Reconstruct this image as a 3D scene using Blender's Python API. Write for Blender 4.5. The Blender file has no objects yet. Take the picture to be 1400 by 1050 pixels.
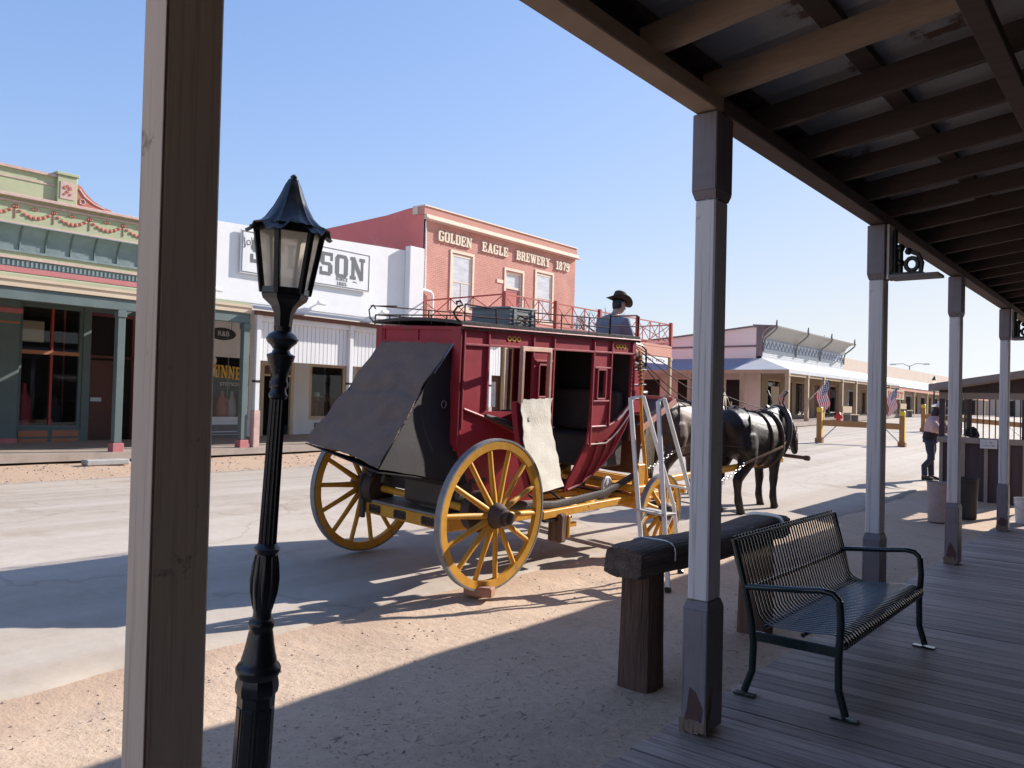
import bpy, bmesh, math, random
from mathutils import Vector, Matrix, Euler, noise
R = math.radians
random.seed(7)
sc = bpy.context.scene
COL = sc.collection
WLOC = {}          # world offset of every parent whose children are modelled in world coordinates

# ------------------------------------------------------------------ materials
def _n(nt, t, **kw):
    n = nt.nodes.new(t)
    for k, v in kw.items(): setattr(n, k, v)
    return n
def mat(name, c1, c2=None, scale=6.0, stretch=(1, 1, 1), rough=.6, bump=.15, bscale=None, metal=0., spec=.5,
        wear=None, wscale=3., wcut=.62, coat=0., detail=7., contrast=(.3, .7), rvar=.12, bdist=.01, grain=None):
    """noise-mottled surface; wear = second colour in worn patches"""
    m = bpy.data.materials.new(name); m.use_nodes = True
    nt = m.node_tree; b = nt.nodes['Principled BSDF']; L = nt.links.new
    tc = _n(nt, 'ShaderNodeTexCoord'); mp = _n(nt, 'ShaderNodeMapping'); mp.inputs['Scale'].default_value = stretch
    L(tc.outputs['Object'], mp.inputs['Vector'])
    no = _n(nt, 'ShaderNodeTexNoise'); no.inputs['Scale'].default_value = scale; no.inputs['Detail'].default_value = detail
    no.inputs['Roughness'].default_value = .62
    L(mp.outputs[0], no.inputs['Vector'])
    if c2 is None: c2 = tuple(x * .72 for x in c1)
    rp = _n(nt, 'ShaderNodeValToRGB'); rp.color_ramp.elements[0].position = contrast[0]; rp.color_ramp.elements[1].position = contrast[1]
    rp.color_ramp.elements[0].color = (*c2, 1); rp.color_ramp.elements[1].color = (*c1, 1)
    L(no.outputs['Fac'], rp.inputs['Fac'])
    col = rp.outputs['Color']
    if wear:
        w = _n(nt, 'ShaderNodeTexNoise'); w.inputs['Scale'].default_value = wscale; w.inputs['Detail'].default_value = 9; w.inputs['Roughness'].default_value = .7
        L(tc.outputs['Object'], w.inputs['Vector'])
        wr = _n(nt, 'ShaderNodeValToRGB'); wr.color_ramp.elements[0].position = wcut; wr.color_ramp.elements[1].position = wcut + .05
        L(w.outputs['Fac'], wr.inputs['Fac'])
        mx = _n(nt, 'ShaderNodeMix', data_type='RGBA'); L(wr.outputs['Color'], mx.inputs['Factor']); L(col, mx.inputs['A']); mx.inputs['B'].default_value = (*wear, 1)
        col = mx.outputs['Result']
    if grain:
        gm = _n(nt, 'ShaderNodeMapping'); gm.inputs['Scale'].default_value = grain[1]; L(tc.outputs['Object'], gm.inputs['Vector'])
        gn = _n(nt, 'ShaderNodeTexNoise'); gn.inputs['Scale'].default_value = 1; gn.inputs['Detail'].default_value = 5; gn.inputs['Roughness'].default_value = .6; L(gm.outputs[0], gn.inputs['Vector'])
        gr = _n(nt, 'ShaderNodeValToRGB'); gr.color_ramp.elements[0].position = grain[2]; gr.color_ramp.elements[1].position = grain[2] + .09; gr.color_ramp.elements[0].color = (*grain[0], 1); gr.color_ramp.elements[1].color = (1, 1, 1, 1)
        L(gn.outputs['Fac'], gr.inputs['Fac'])
        gx = _n(nt, 'ShaderNodeMix', data_type='RGBA', blend_type='MULTIPLY'); gx.inputs['Factor'].default_value = 1; L(col, gx.inputs['A']); L(gr.outputs['Color'], gx.inputs['B']); col = gx.outputs['Result']
    L(col, b.inputs['Base Color'])
    b.inputs['Metallic'].default_value = metal; b.inputs['Specular IOR Level'].default_value = spec
    b.inputs['Coat Weight'].default_value = coat
    mr = _n(nt, 'ShaderNodeMapRange'); mr.inputs['To Min'].default_value = max(.03, rough - rvar); mr.inputs['To Max'].default_value = min(1, rough + rvar)
    L(no.outputs['Fac'], mr.inputs['Value']); L(mr.outputs[0], b.inputs['Roughness'])
    if bump:
        n2 = _n(nt, 'ShaderNodeTexNoise'); n2.inputs['Scale'].default_value = bscale or scale * 4; n2.inputs['Detail'].default_value = 6
        L(mp.outputs[0], n2.inputs['Vector'])
        bp = _n(nt, 'ShaderNodeBump'); bp.inputs['Strength'].default_value = bump; bp.inputs['Distance'].default_value = bdist
        L(n2.outputs['Fac'], bp.inputs['Height']); L(bp.outputs[0], b.inputs['Normal'])
    return m

def ground_mat(name, cols, big=.35, fine=9., bump=.6, bdist=.02, rough=.95, cracks=False, speck=None, stops=(.3, .5, .7), tracks=None, band=None):
    m = bpy.data.materials.new(name); m.use_nodes = True
    nt = m.node_tree; b = nt.nodes['Principled BSDF']; L = nt.links.new
    tc = _n(nt, 'ShaderNodeTexCoord'); V = tc.outputs['Object']
    n1 = _n(nt, 'ShaderNodeTexNoise'); n1.inputs['Scale'].default_value = big; n1.inputs['Detail'].default_value = 10; n1.inputs['Roughness'].default_value = .65; n1.inputs['Distortion'].default_value = .6
    n2 = _n(nt, 'ShaderNodeTexNoise'); n2.inputs['Scale'].default_value = fine; n2.inputs['Detail'].default_value = 8; n2.inputs['Roughness'].default_value = .7
    L(V, n1.inputs['Vector']); L(V, n2.inputs['Vector'])
    mx = _n(nt, 'ShaderNodeMath', operation='MULTIPLY_ADD'); mx.inputs[1].default_value = .5
    ad = _n(nt, 'ShaderNodeMath', operation='MULTIPLY'); ad.inputs[1].default_value = .5
    L(n2.outputs['Fac'], ad.inputs[0]); L(n1.outputs['Fac'], mx.inputs[0]); L(ad.outputs[0], mx.inputs[2])
    rp = _n(nt, 'ShaderNodeValToRGB'); cr = rp.color_ramp
    cr.elements[0].position = stops[0]; cr.elements[0].color = (*cols[0], 1); cr.elements[1].position = stops[2]; cr.elements[1].color = (*cols[2], 1)
    e = cr.elements.new(stops[1]); e.color = (*cols[1], 1)
    L(mx.outputs[0], rp.inputs['Fac']); col = rp.outputs['Color']
    if speck:
        v = _n(nt, 'ShaderNodeTexNoise'); v.inputs['Scale'].default_value = 55; v.inputs['Detail'].default_value = 3
        L(V, v.inputs['Vector'])
        r2 = _n(nt, 'ShaderNodeValToRGB'); r2.color_ramp.elements[0].position = .62; r2.color_ramp.elements[1].position = .7
        L(v.outputs['Fac'], r2.inputs['Fac'])
        m2 = _n(nt, 'ShaderNodeMix', data_type='RGBA'); L(r2.outputs['Color'], m2.inputs['Factor']); L(col, m2.inputs['A']); m2.inputs['B'].default_value = (*speck, 1)
        col = m2.outputs['Result']
    hgt = n2.outputs['Fac']
    if tracks:
        mt = _n(nt, 'ShaderNodeMapping'); mt.inputs['Scale'].default_value = (2.4, .045, 1); mt.inputs['Rotation'].default_value = (0, 0, .03); L(V, mt.inputs['Vector'])
        nt3 = _n(nt, 'ShaderNodeTexNoise'); nt3.inputs['Scale'].default_value = 1.; nt3.inputs['Detail'].default_value = 6; L(mt.outputs[0], nt3.inputs['Vector'])
        r3 = _n(nt, 'ShaderNodeValToRGB'); r3.color_ramp.elements[0].position = .36; r3.color_ramp.elements[1].position = .62; r3.color_ramp.elements[0].color = (*tracks, 1); r3.color_ramp.elements[1].color = (1, 1, 1, 1)
        L(nt3.outputs['Fac'], r3.inputs['Fac'])
        m4 = _n(nt, 'ShaderNodeMix', data_type='RGBA', blend_type='MULTIPLY'); m4.inputs['Factor'].default_value = 1; L(col, m4.inputs['A']); L(r3.outputs['Color'], m4.inputs['B']); col = m4.outputs['Result']
        ns = _n(nt, 'ShaderNodeTexNoise'); ns.inputs['Scale'].default_value = .9; ns.inputs['Detail'].default_value = 8; L(V, ns.inputs['Vector'])
        r4 = _n(nt, 'ShaderNodeValToRGB'); r4.color_ramp.elements[0].position = .6; r4.color_ramp.elements[1].position = .72; r4.color_ramp.elements[0].color = (1, 1, 1, 1); r4.color_ramp.elements[1].color = (.84, .80, .76, 1)
        L(ns.outputs['Fac'], r4.inputs['Fac'])
        m5 = _n(nt, 'ShaderNodeMix', data_type='RGBA', blend_type='MULTIPLY'); m5.inputs['Factor'].default_value = 1; L(col, m5.inputs['A']); L(r4.outputs['Color'], m5.inputs['B']); col = m5.outputs['Result']
    if band:
        sx_ = _n(nt, 'ShaderNodeSeparateXYZ'); L(V, sx_.inputs[0]); nb = _n(nt, 'ShaderNodeTexNoise'); nb.inputs['Scale'].default_value = 1.4; nb.inputs['Detail'].default_value = 7; L(V, nb.inputs['Vector'])
        ma = _n(nt, 'ShaderNodeMath', operation='MULTIPLY_ADD'); ma.inputs[1].default_value = 1.3; L(nb.outputs['Fac'], ma.inputs[0]); L(sx_.outputs['X'], ma.inputs[2])
        rb_ = _n(nt, 'ShaderNodeMapRange'); rb_.inputs['From Min'].default_value = band[0]; rb_.inputs['From Max'].default_value = band[1]; rb_.inputs['To Min'].default_value = .85; rb_.inputs['To Max'].default_value = 0; rb_.clamp = True; L(ma.outputs[0], rb_.inputs['Value'])
        m6 = _n(nt, 'ShaderNodeMix', data_type='RGBA'); L(rb_.outputs[0], m6.inputs['Factor']); L(col, m6.inputs['A']); m6.inputs['B'].default_value = (*band[2], 1); col = m6.outputs['Result']
    if cracks:
        wv = _n(nt, 'ShaderNodeTexVoronoi', feature='DISTANCE_TO_EDGE'); wv.inputs['Scale'].default_value = .33
        dn = _n(nt, 'ShaderNodeTexNoise'); dn.inputs['Scale'].default_value = .9; dn.inputs['Detail'].default_value = 6
        L(V, dn.inputs['Vector'])
        av = _n(nt, 'ShaderNodeVectorMath', operation='MULTIPLY_ADD'); av.inputs[1].default_value = (1.6, 1.6, 1.6)
        L(dn.outputs['Color'], av.inputs[0]); L(V, av.inputs[2]); L(av.outputs[0], wv.inputs['Vector'])
        cr2 = _n(nt, 'ShaderNodeValToRGB'); cr2.color_ramp.elements[0].position = .0; cr2.color_ramp.elements[1].position = .012
        cr2.color_ramp.elements[0].color = (.82, .8, .78, 1); cr2.color_ramp.elements[1].color = (1, 1, 1, 1)
        L(wv.outputs['Distance'], cr2.inputs['Fac'])
        m3 = _n(nt, 'ShaderNodeMix', data_type='RGBA', blend_type='MULTIPLY'); m3.inputs['Factor'].default_value = 1
        L(col, m3.inputs['A']); L(cr2.outputs['Color'], m3.inputs['B']); col = m3.outputs['Result']
    L(col, b.inputs['Base Color']); b.inputs['Roughness'].default_value = rough; b.inputs['Specular IOR Level'].default_value = .25
    bp = _n(nt, 'ShaderNodeBump'); bp.inputs['Strength'].default_value = bump; bp.inputs['Distance'].default_value = bdist
    L(hgt, bp.inputs['Height']); L(bp.outputs[0], b.inputs['Normal'])
    return m

def brick_mat(name, c1, c2, mortar, axes='YZ', bw=.22, bh=.075):
    m = bpy.data.materials.new(name); m.use_nodes = True
    nt = m.node_tree; b = nt.nodes['Principled BSDF']; L = nt.links.new
    tc = _n(nt, 'ShaderNodeTexCoord'); sp = _n(nt, 'ShaderNodeSeparateXYZ'); cb = _n(nt, 'ShaderNodeCombineXYZ')
    L(tc.outputs['Object'], sp.inputs[0]); L(sp.outputs[axes[0]], cb.inputs[0]); L(sp.outputs[axes[1]], cb.inputs[1])
    br = _n(nt, 'ShaderNodeTexBrick'); br.inputs['Scale'].default_value = 1.; br.inputs['Brick Width'].default_value = bw; br.inputs['Row Height'].default_value = bh
    br.inputs['Mortar Size'].default_value = .01; br.inputs['Color1'].default_value = (*c1, 1); br.inputs['Color2'].default_value = (*c2, 1); br.inputs['Mortar'].default_value = (*mortar, 1)
    L(cb.outputs[0], br.inputs['Vector'])
    no = _n(nt, 'ShaderNodeTexNoise'); no.inputs['Scale'].default_value = 1.3; no.inputs['Detail'].default_value = 8
    L(tc.outputs['Object'], no.inputs['Vector'])
    mr = _n(nt, 'ShaderNodeMapRange'); mr.inputs['To Min'].default_value = .7; mr.inputs['To Max'].default_value = 1.25
    L(no.outputs['Fac'], mr.inputs['Value'])
    mx = _n(nt, 'ShaderNodeVectorMath', operation='SCALE'); L(br.outputs['Color'], mx.inputs[0]); L(mr.outputs[0], mx.inputs['Scale'])
    L(mx.outputs[0], b.inputs['Base Color']); b.inputs['Roughness'].default_value = .9
    bp = _n(nt, 'ShaderNodeBump'); bp.inputs['Strength'].default_value = .6; bp.inputs['Distance'].default_value = .01; bp.invert = True
    L(br.outputs['Fac'], bp.inputs['Height']); L(bp.outputs[0], b.inputs['Normal'])
    return m

def glass_mat(name, tint=(.75, .8, .8), refl=.04, rough=.02, clear=.85):
    m = bpy.data.materials.new(name); m.use_nodes = True
    nt = m.node_tree; L = nt.links.new; nt.nodes.remove(nt.nodes['Principled BSDF'])
    out = nt.nodes['Material Output']
    tr = _n(nt, 'ShaderNodeBsdfTransparent'); tr.inputs[0].default_value = (*[t * clear for t in tint], 1)
    gl = _n(nt, 'ShaderNodeBsdfGlossy'); gl.inputs['Roughness'].default_value = rough
    fr = _n(nt, 'ShaderNodeFresnel'); geo = _n(nt, 'ShaderNodeNewGeometry'); io = _n(nt, 'ShaderNodeMath', operation='MULTIPLY_ADD'); io.inputs[1].default_value = 1 / 1.5 - 1.5; io.inputs[2].default_value = 1.5; L(geo.outputs['Backfacing'], io.inputs[0]); L(io.outputs[0], fr.inputs[0])      # a thin sheet: the same from both sides
    tc = _n(nt, 'ShaderNodeTexCoord'); no = _n(nt, 'ShaderNodeTexNoise'); no.inputs['Scale'].default_value = .8; no.inputs['Detail'].default_value = 0
    bp = _n(nt, 'ShaderNodeBump'); bp.inputs['Strength'].default_value = .02
    L(tc.outputs['Object'], no.inputs['Vector']); L(no.outputs['Fac'], bp.inputs['Height']); L(bp.outputs[0], gl.inputs['Normal'])
    ad = _n(nt, 'ShaderNodeMath', operation='ADD'); ad.inputs[1].default_value = refl; L(fr.outputs[0], ad.inputs[0])
    mx = _n(nt, 'ShaderNodeMixShader'); L(ad.outputs[0], mx.inputs[0]); L(tr.outputs[0], mx.inputs[1]); L(gl.outputs[0], mx.inputs[2])
    L(mx.outputs[0], out.inputs['Surface'])
    return m

M = {}
M['dirt'] = ground_mat('dirt', [(.41, .285, .195), (.56, .41, .295), (.66, .505, .375)], big=.5, fine=14, bump=.7, bdist=.018, speck=(.30, .21, .15), band=(-4.2, -3.75, (.46, .32, .225)))
M['street'] = ground_mat('worn_street', [(.40, .335, .275), (.48, .41, .345), (.54, .47, .40)], big=.22, fine=7, bump=.35, bdist=.008, cracks=True, rough=.85, tracks=(.86, .83, .80))
M['walk'] = mat('weathered_deck', (.62, .475, .395), (.36, .275, .235), scale=3, stretch=(1, 9, 4), rough=.55, bump=.35, wear=(.48, .38, .32), wscale=1.7, wcut=.6, spec=.3, rvar=.15, grain=((.55, .52, .5), (1.0, 45, 20), .38))
_nt = M['walk'].node_tree; _b = _nt.nodes['Principled BSDF']; _c = _b.inputs['Base Color'].links[0].from_socket
_tc = _nt.nodes.new('ShaderNodeTexCoord'); _sp = _nt.nodes.new('ShaderNodeSeparateXYZ'); _nt.links.new(_tc.outputs['Object'], _sp.inputs[0])
_ma = _nt.nodes.new('ShaderNodeMath'); _ma.operation = 'MULTIPLY_ADD'; _ma.inputs[1].default_value = 1 / .138; _ma.inputs[2].default_value = 4 / .138; _nt.links.new(_sp.outputs['Y'], _ma.inputs[0])
_fl = _nt.nodes.new('ShaderNodeMath'); _fl.operation = 'FLOOR'; _nt.links.new(_ma.outputs[0], _fl.inputs[0])
_wn = _nt.nodes.new('ShaderNodeTexWhiteNoise'); _wn.noise_dimensions = '1D'; _nt.links.new(_fl.outputs[0], _wn.inputs['W'])
_mr = _nt.nodes.new('ShaderNodeMapRange'); _mr.inputs['To Min'].default_value = .68; _mr.inputs['To Max'].default_value = 1.18; _nt.links.new(_wn.outputs['Value'], _mr.inputs['Value'])
_vm = _nt.nodes.new('ShaderNodeVectorMath'); _vm.operation = 'SCALE'; _nt.links.new(_c, _vm.inputs[0]); _nt.links.new(_mr.outputs[0], _vm.inputs['Scale']); _nt.links.new(_vm.outputs[0], _b.inputs['Base Color'])
M['farwalk'] = mat('far_walk', (.42, .34, .28), (.3, .24, .2), scale=2)
M['white_post'] = mat('white_post_paint', (.86, .82, .81), (.74, .70, .70), scale=7, stretch=(1, 1, .12), rough=.6, wear=(.46, .38, .35), wscale=6, wcut=.66, bump=.35, bscale=22, bdist=.006, grain=((.72, .68, .66), (55, 55, 1.2), .36))
M['tan_post'] = mat('tan_post_paint', (.86, .67, .50), (.72, .56, .43), scale=7, stretch=(1, 1, .12), rough=.65, wear=(.46, .33, .25), wscale=7, wcut=.64, bump=.4, bscale=22, bdist=.006, grain=((.84, .80, .77), (55, 55, 1.2), .36))
M['gray_block'] = mat('gray_block_paint', (.27, .235, .25), (.21, .185, .20), scale=6, rough=.55, grain=((.75, .72, .72), (50, 50, 1.5), .36), wear=(.13, .07, .065), wscale=2.6, wcut=.68, bump=.12)
M['peeled'] = mat('old_red_undercoat', (.13, .065, .06), (.09, .045, .042), scale=20, rough=.7)
M['rust_edge'] = mat('bare_wood_edge', (.28, .2, .15), rough=.8)
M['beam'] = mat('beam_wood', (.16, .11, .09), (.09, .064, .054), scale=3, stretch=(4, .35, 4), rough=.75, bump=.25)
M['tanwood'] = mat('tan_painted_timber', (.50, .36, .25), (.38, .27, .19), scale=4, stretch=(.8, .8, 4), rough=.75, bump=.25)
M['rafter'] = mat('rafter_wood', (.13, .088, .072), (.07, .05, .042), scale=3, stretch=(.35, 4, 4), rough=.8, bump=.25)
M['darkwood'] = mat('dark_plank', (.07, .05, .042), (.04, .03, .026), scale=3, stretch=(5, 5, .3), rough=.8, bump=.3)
M['corr'] = mat('corrugated_metal', (.56, .55, .53), (.42, .38, .35), scale=2.5, rough=.5, metal=.15, wear=(.2, .11, .07), wscale=1.6, wcut=.62)
M['iron'] = mat('black_iron', (.018, .018, .02), (.011, .011, .012), scale=12, rough=.32, bump=.2, spec=.5, rvar=.1)
M['railiron'] = mat('dull_rail_iron', (.07, .035, .03), (.05, .025, .022), scale=12, rough=.85, spec=.15)
M['lampblack'] = mat('black_gloss_paint', (.016, .015, .018), (.010, .010, .012), scale=8, rough=.3, bump=.12, spec=.6, wear=(.035, .03, .028), wscale=9, wcut=.68)
M['frost'] = mat('frosted_glass', (.78, .66, .50), (.70, .59, .45), scale=3, rough=.35, bump=.03)
_nt = M['frost'].node_tree; _tl = _nt.nodes.new('ShaderNodeBsdfTranslucent'); _tl.inputs[0].default_value = (1, .93, .8, 1); _ms = _nt.nodes.new('ShaderNodeMixShader'); _ms.inputs[0].default_value = .97
_nt.links.new(_nt.nodes['Principled BSDF'].outputs[0], _ms.inputs[1]); _nt.links.new(_tl.outputs[0], _ms.inputs[2]); _tp = _nt.nodes.new('ShaderNodeBsdfTransparent'); _tp.inputs[0].default_value = (.96, .92, .85, 1); _m2 = _nt.nodes.new('ShaderNodeMixShader'); _m2.inputs[0].default_value = .3; _nt.links.new(_ms.outputs[0], _m2.inputs[1]); _nt.links.new(_tp.outputs[0], _m2.inputs[2]); _nt.links.new(_m2.outputs[0], _nt.nodes['Material Output'].inputs['Surface'])
M['benchgreen'] = mat('dark_green_coating', (.012, .03, .03), (.008, .02, .02), scale=10, rough=.22, bump=.05, coat=.4, rvar=.06)
M['log'] = mat('charred_log', (.24, .165, .125), (.075, .055, .045), scale=4, stretch=(5, .5, 5), rough=.9, bump=1., bscale=14, bdist=.03)
M['oldpost'] = mat('old_timber', (.22, .125, .085), (.08, .046, .034), scale=5, stretch=(6, 6, .35), rough=.9, bump=1., bscale=16, bdist=.02)
M['strap'] = mat('steel_strap', (.5, .5, .5), rough=.35, metal=.9)
M['maroon'] = mat('maroon_paint', (.39, .028, .044), (.30, .02, .033), scale=3, rough=.48, bump=.12, coat=.05, spec=.4, wear=(.20, .05, .05), wscale=3.2, wcut=.62)
M['redlit'] = mat('red_paint', (.36, .026, .034), (.27, .018, .026), scale=4, rough=.45, bump=.1, coat=.05, wear=(.24, .06, .05), wscale=4, wcut=.64)
M['trim'] = mat('red_trim', (.36, .035, .05), (.28, .025, .04), scale=8, rough=.6)
M['doorframe'] = mat('door_frame_wood', (.58, .36, .26), (.46, .24, .17), scale=6, rough=.55)
M['leather'] = mat('black_leather', (.095, .078, .070), (.060, .050, .046), scale=2.2, rough=.68, bump=.5, bscale=38, spec=.3, wear=(.12, .10, .09), wscale=3, wcut=.6)
M['bootcover'] = mat('faded_boot_leather', (.215, .148, .115), (.15, .105, .082), scale=1.7, rough=.75, bump=.6, bscale=34, spec=.2, wear=(.20, .138, .107), wscale=3, wcut=.5)
M['inner'] = mat('dark_lining', (.03, .024, .024), rough=.8)
M['canvas'] = mat('canvas', (.60, .55, .47), (.50, .45, .38), scale=7, rough=.95, bump=.5, bscale=40, wear=(.40, .36, .3), wscale=4, wcut=.68)
M['yellow'] = mat('yellow_ochre_paint', (.72, .36, .03), (.58, .26, .022), scale=5, rough=.55, bump=.2, wear=(.40, .22, .09), wscale=4.5, wcut=.6)
M['tyre'] = mat('iron_tyre', (.30, .29, .28), (.2, .19, .19), scale=9, rough=.6, metal=.3)
M['hub'] = mat('hub_dark', (.075, .04, .03), (.04, .025, .02), scale=9, rough=.6)
M['chock'] = mat('chock_wood', (.42, .21, .13), (.3, .15, .1), scale=7, rough=.9)
M['alu'] = mat('white_ladder_paint', (.78, .76, .74), (.66, .64, .62), scale=9, rough=.4, bump=.05)
M['steptread'] = mat('ladder_tread', (.55, .5, .45), (.4, .36, .32), scale=9, rough=.6)
M['trunk'] = mat('gray_trunk', (.30, .30, .28), (.17, .17, .16), scale=5, stretch=(.5, .5, 4), rough=.7, bump=.3)
M['blackhorse'] = mat('black_coat', (.030, .017, .013), (.009, .007, .006), scale=3.2, rough=.54, bump=.6, bscale=20, spec=.42, rvar=.16, wear=(.055, .032, .022), wscale=2.4, wcut=.6)
M['bay'] = mat('dark_bay_coat', (.13, .065, .035), (.045, .022, .013), scale=2.4, rough=.6, bump=.4, bscale=26, spec=.5)
M['blond'] = mat('blond_mane', (.72, .58, .36), (.5, .38, .2), scale=20, rough=.6)
M['harness'] = mat('harness_leather', (.10, .05, .03), (.06, .03, .02), scale=12, rough=.4)
M['chain'] = mat('chain_steel', (.55, .53, .5), rough=.3, metal=.9)
M['skin'] = mat('skin', (.50, .29, .21), (.44, .24, .17), scale=12, rough=.5, bump=.05)
M['hair'] = mat('dark_hair', (.02, .014, .011), scale=30, rough=.5)
M['hatbrown'] = mat('brown_felt', (.085, .052, .033), (.06, .038, .026), scale=10, rough=.9)
M['hatwhite'] = mat('pale_straw', (.62, .6, .58), scale=20, rough=.9)
M['denimshirt'] = mat('gray_blue_shirt', (.24, .25, .29), (.18, .19, .22), scale=5, rough=.9, bump=.4, bscale=9, bdist=.03)
M['pink'] = mat('pink_blouse', (.60, .40, .38), (.5, .32, .31), scale=5, rough=.9, bump=.4, bscale=12, bdist=.03)
M['jeans'] = mat('dark_jeans', (.035, .042, .07), rough=.9)
M['vest'] = mat('dark_vest', (.03, .025, .025), rough=.9)
M['boots'] = mat('brown_boots', (.04, .025, .018), rough=.5)
M['stucco'] = mat('white_stucco', (.74, .73, .72), (.68, .67, .66), scale=1.2, rough=.9, bump=.25, bscale=8, wear=(.60, .585, .57), wscale=.8, wcut=.68)
M['whiteboard'] = mat('white_boards', (.72, .71, .71), (.62, .61, .61), scale=2, stretch=(1, 1, .2), rough=.7)
M['green'] = mat('pale_green_paint', (.42, .44, .27), (.35, .37, .23), scale=2, rough=.75)
M['cream'] = mat('cream_paint', (.62, .50, .36), (.52, .41, .29), scale=3, stretch=(1, .3, 1), rough=.75)
M['teal'] = mat('gray_teal_paint', (.115, .155, .15), (.085, .115, .112), scale=2, rough=.7)
M['cove'] = mat('blue_gray_pressed_metal', (.20, .25, .26), (.14, .18, .19), scale=4, stretch=(1, .6, 1), rough=.6, bump=.4, bscale=9, bdist=.03)
M['pinktrim'] = mat('pink_red_trim', (.50, .17, .17), (.42, .13, .14), scale=3, rough=.7)
M['pinkpale'] = mat('pale_pink_trim', (.62, .42, .37), rough=.7)
M['ornred'] = mat('red_ornament', (.52, .17, .12), rough=.7)
M['orange'] = mat('orange_brown_panel', (.42, .17, .075), (.34, .13, .06), scale=3, rough=.6)
M['redwood'] = mat('red_mullion', (.36, .045, .03), rough=.6)
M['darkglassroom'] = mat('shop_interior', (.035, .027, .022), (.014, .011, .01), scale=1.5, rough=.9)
M['glass'] = glass_mat('shop_glass', refl=0., clear=1.)
M['winglass'] = glass_mat('upper_window_glass', tint=(.97, .98, .98), refl=.03, clear=1.)
M['blind'] = mat('pale_blind', (.86, .87, .88), (.55, .58, .62), scale=1.5, stretch=(1, 1, 5), rough=.8)
M['brick'] = brick_mat('red_brick', (.56, .25, .19), (.49, .205, .155), (.62, .40, .33))
M['redwall'] = mat('red_painted_plaster', (.74, .21, .18), (.66, .175, .15), scale=1., rough=.85, wear=(.78, .26, .22), wscale=.7, wcut=.6)
M['palebrick'] = mat('pinkish_parapet', (.55, .27, .21), (.48, .22, .17), scale=1.5, rough=.85)
M['ivory'] = mat('ivory_trim', (.70, .60, .46), (.60, .5, .38), scale=3, rough=.6)
M['railred'] = mat('red_rail_paint', (.38, .06, .045), (.3, .045, .035), scale=5, rough=.6)
M['salmon'] = mat('salmon_beam', (.58, .26, .18), (.5, .21, .15), scale=2, rough=.7)
M['browndoor'] = mat('brown_door', (.15, .055, .035), (.1, .035, .025), scale=3, rough=.6)
M['tanwall'] = mat('tan_boards', (.34, .24, .15), (.25, .17, .1), scale=2, stretch=(1, 3, .2), rough=.8)
M['tan'] = mat('tan_paint', (.46, .34, .22), (.38, .28, .18), scale=3, rough=.75)
M['roofwhite'] = mat('pale_metal_roof', (.60, .61, .60), (.52, .53, .53), scale=1.5, rough=.55, metal=.1)
M['roofblue'] = mat('blue_gray_roof', (.27, .32, .40), rough=.6)
M['lilac'] = mat('pale_lilac_wall', (.88, .80, .70), (.82, .74, .65), scale=1, rough=.85)
M['siding'] = mat('pale_siding', (.55, .56, .56), (.47, .48, .49), scale=3, rough=.75)
M['taupe'] = mat('gray_taupe_trim', (.22, .2, .19), rough=.7)
M['cornice'] = mat('cornice_taupe', (.40, .37, .33), (.34, .31, .28), scale=3, rough=.7)
M['peach'] = mat('peach_plaster', (.58, .45, .36), (.5, .39, .31), scale=1, rough=.85)
M['barricade'] = mat('orange_barrier_wood', (.40, .19, .07), (.3, .14, .05), scale=5, rough=.8)
M['ylw'] = mat('bright_yellow_paint', (.75, .50, .04), (.62, .4, .03), scale=6, rough=.6)
M['hydrant'] = mat('red_enamel', (.6, .03, .02), rough=.4)
M['kiosk'] = mat('brown_plank', (.085, .055, .06), (.05, .033, .036), scale=3, stretch=(6, 6, .3), rough=.8)
M['kioskframe'] = mat('kiosk_frame', (.34, .28, .24), (.27, .22, .19), scale=5, rough=.8)
M['barrelpale'] = mat('pale_barrel', (.5, .4, .38), rough=.7)
M['bucket'] = mat('white_plastic', (.75, .75, .74), rough=.4)
M['barreldark'] = mat('dark_barrel', (.04, .04, .045), rough=.6)
M['letter'] = mat('dark_gray_lettering', (.12, .125, .13), rough=.7)
M['goldletter'] = mat('gold_lettering', (.78, .42, .03), rough=.5)
M['paleletter'] = mat('pale_lettering', (.7, .68, .62), rough=.6)
M['redletter'] = mat('red_lettering', (.5, .1, .06), rough=.6)
M['blackletter'] = mat('black_lettering', (.03, .03, .03), rough=.6)
M['flagred'] = mat('flag_red', (.55, .03, .04), rough=.85)
M['flagwhite'] = mat('flag_white', (.75, .74, .72), rough=.85)
M['flagblue'] = mat('flag_blue', (.04, .05, .17), rough=.85)
M['bark'] = mat('bark', (.13, .1, .085), (.08, .06, .05), scale=8, rough=.95)
M['leaf'] = mat('dry_leaf', (.10, .12, .05), (.07, .08, .035), scale=3, rough=.9)
M['pebble'] = mat('pebble', (.48, .37, .29), (.27, .2, .155), scale=15, rough=.9)
M['straw'] = mat('straw_litter', (.36, .30, .22), (.2, .16, .12), scale=9, rough=.9)
M['concrete'] = mat('concrete', (.4, .39, .37), rough=.9)
M['plastic'] = mat('white_camera_plastic', (.8, .8, .8), rough=.4)

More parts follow.
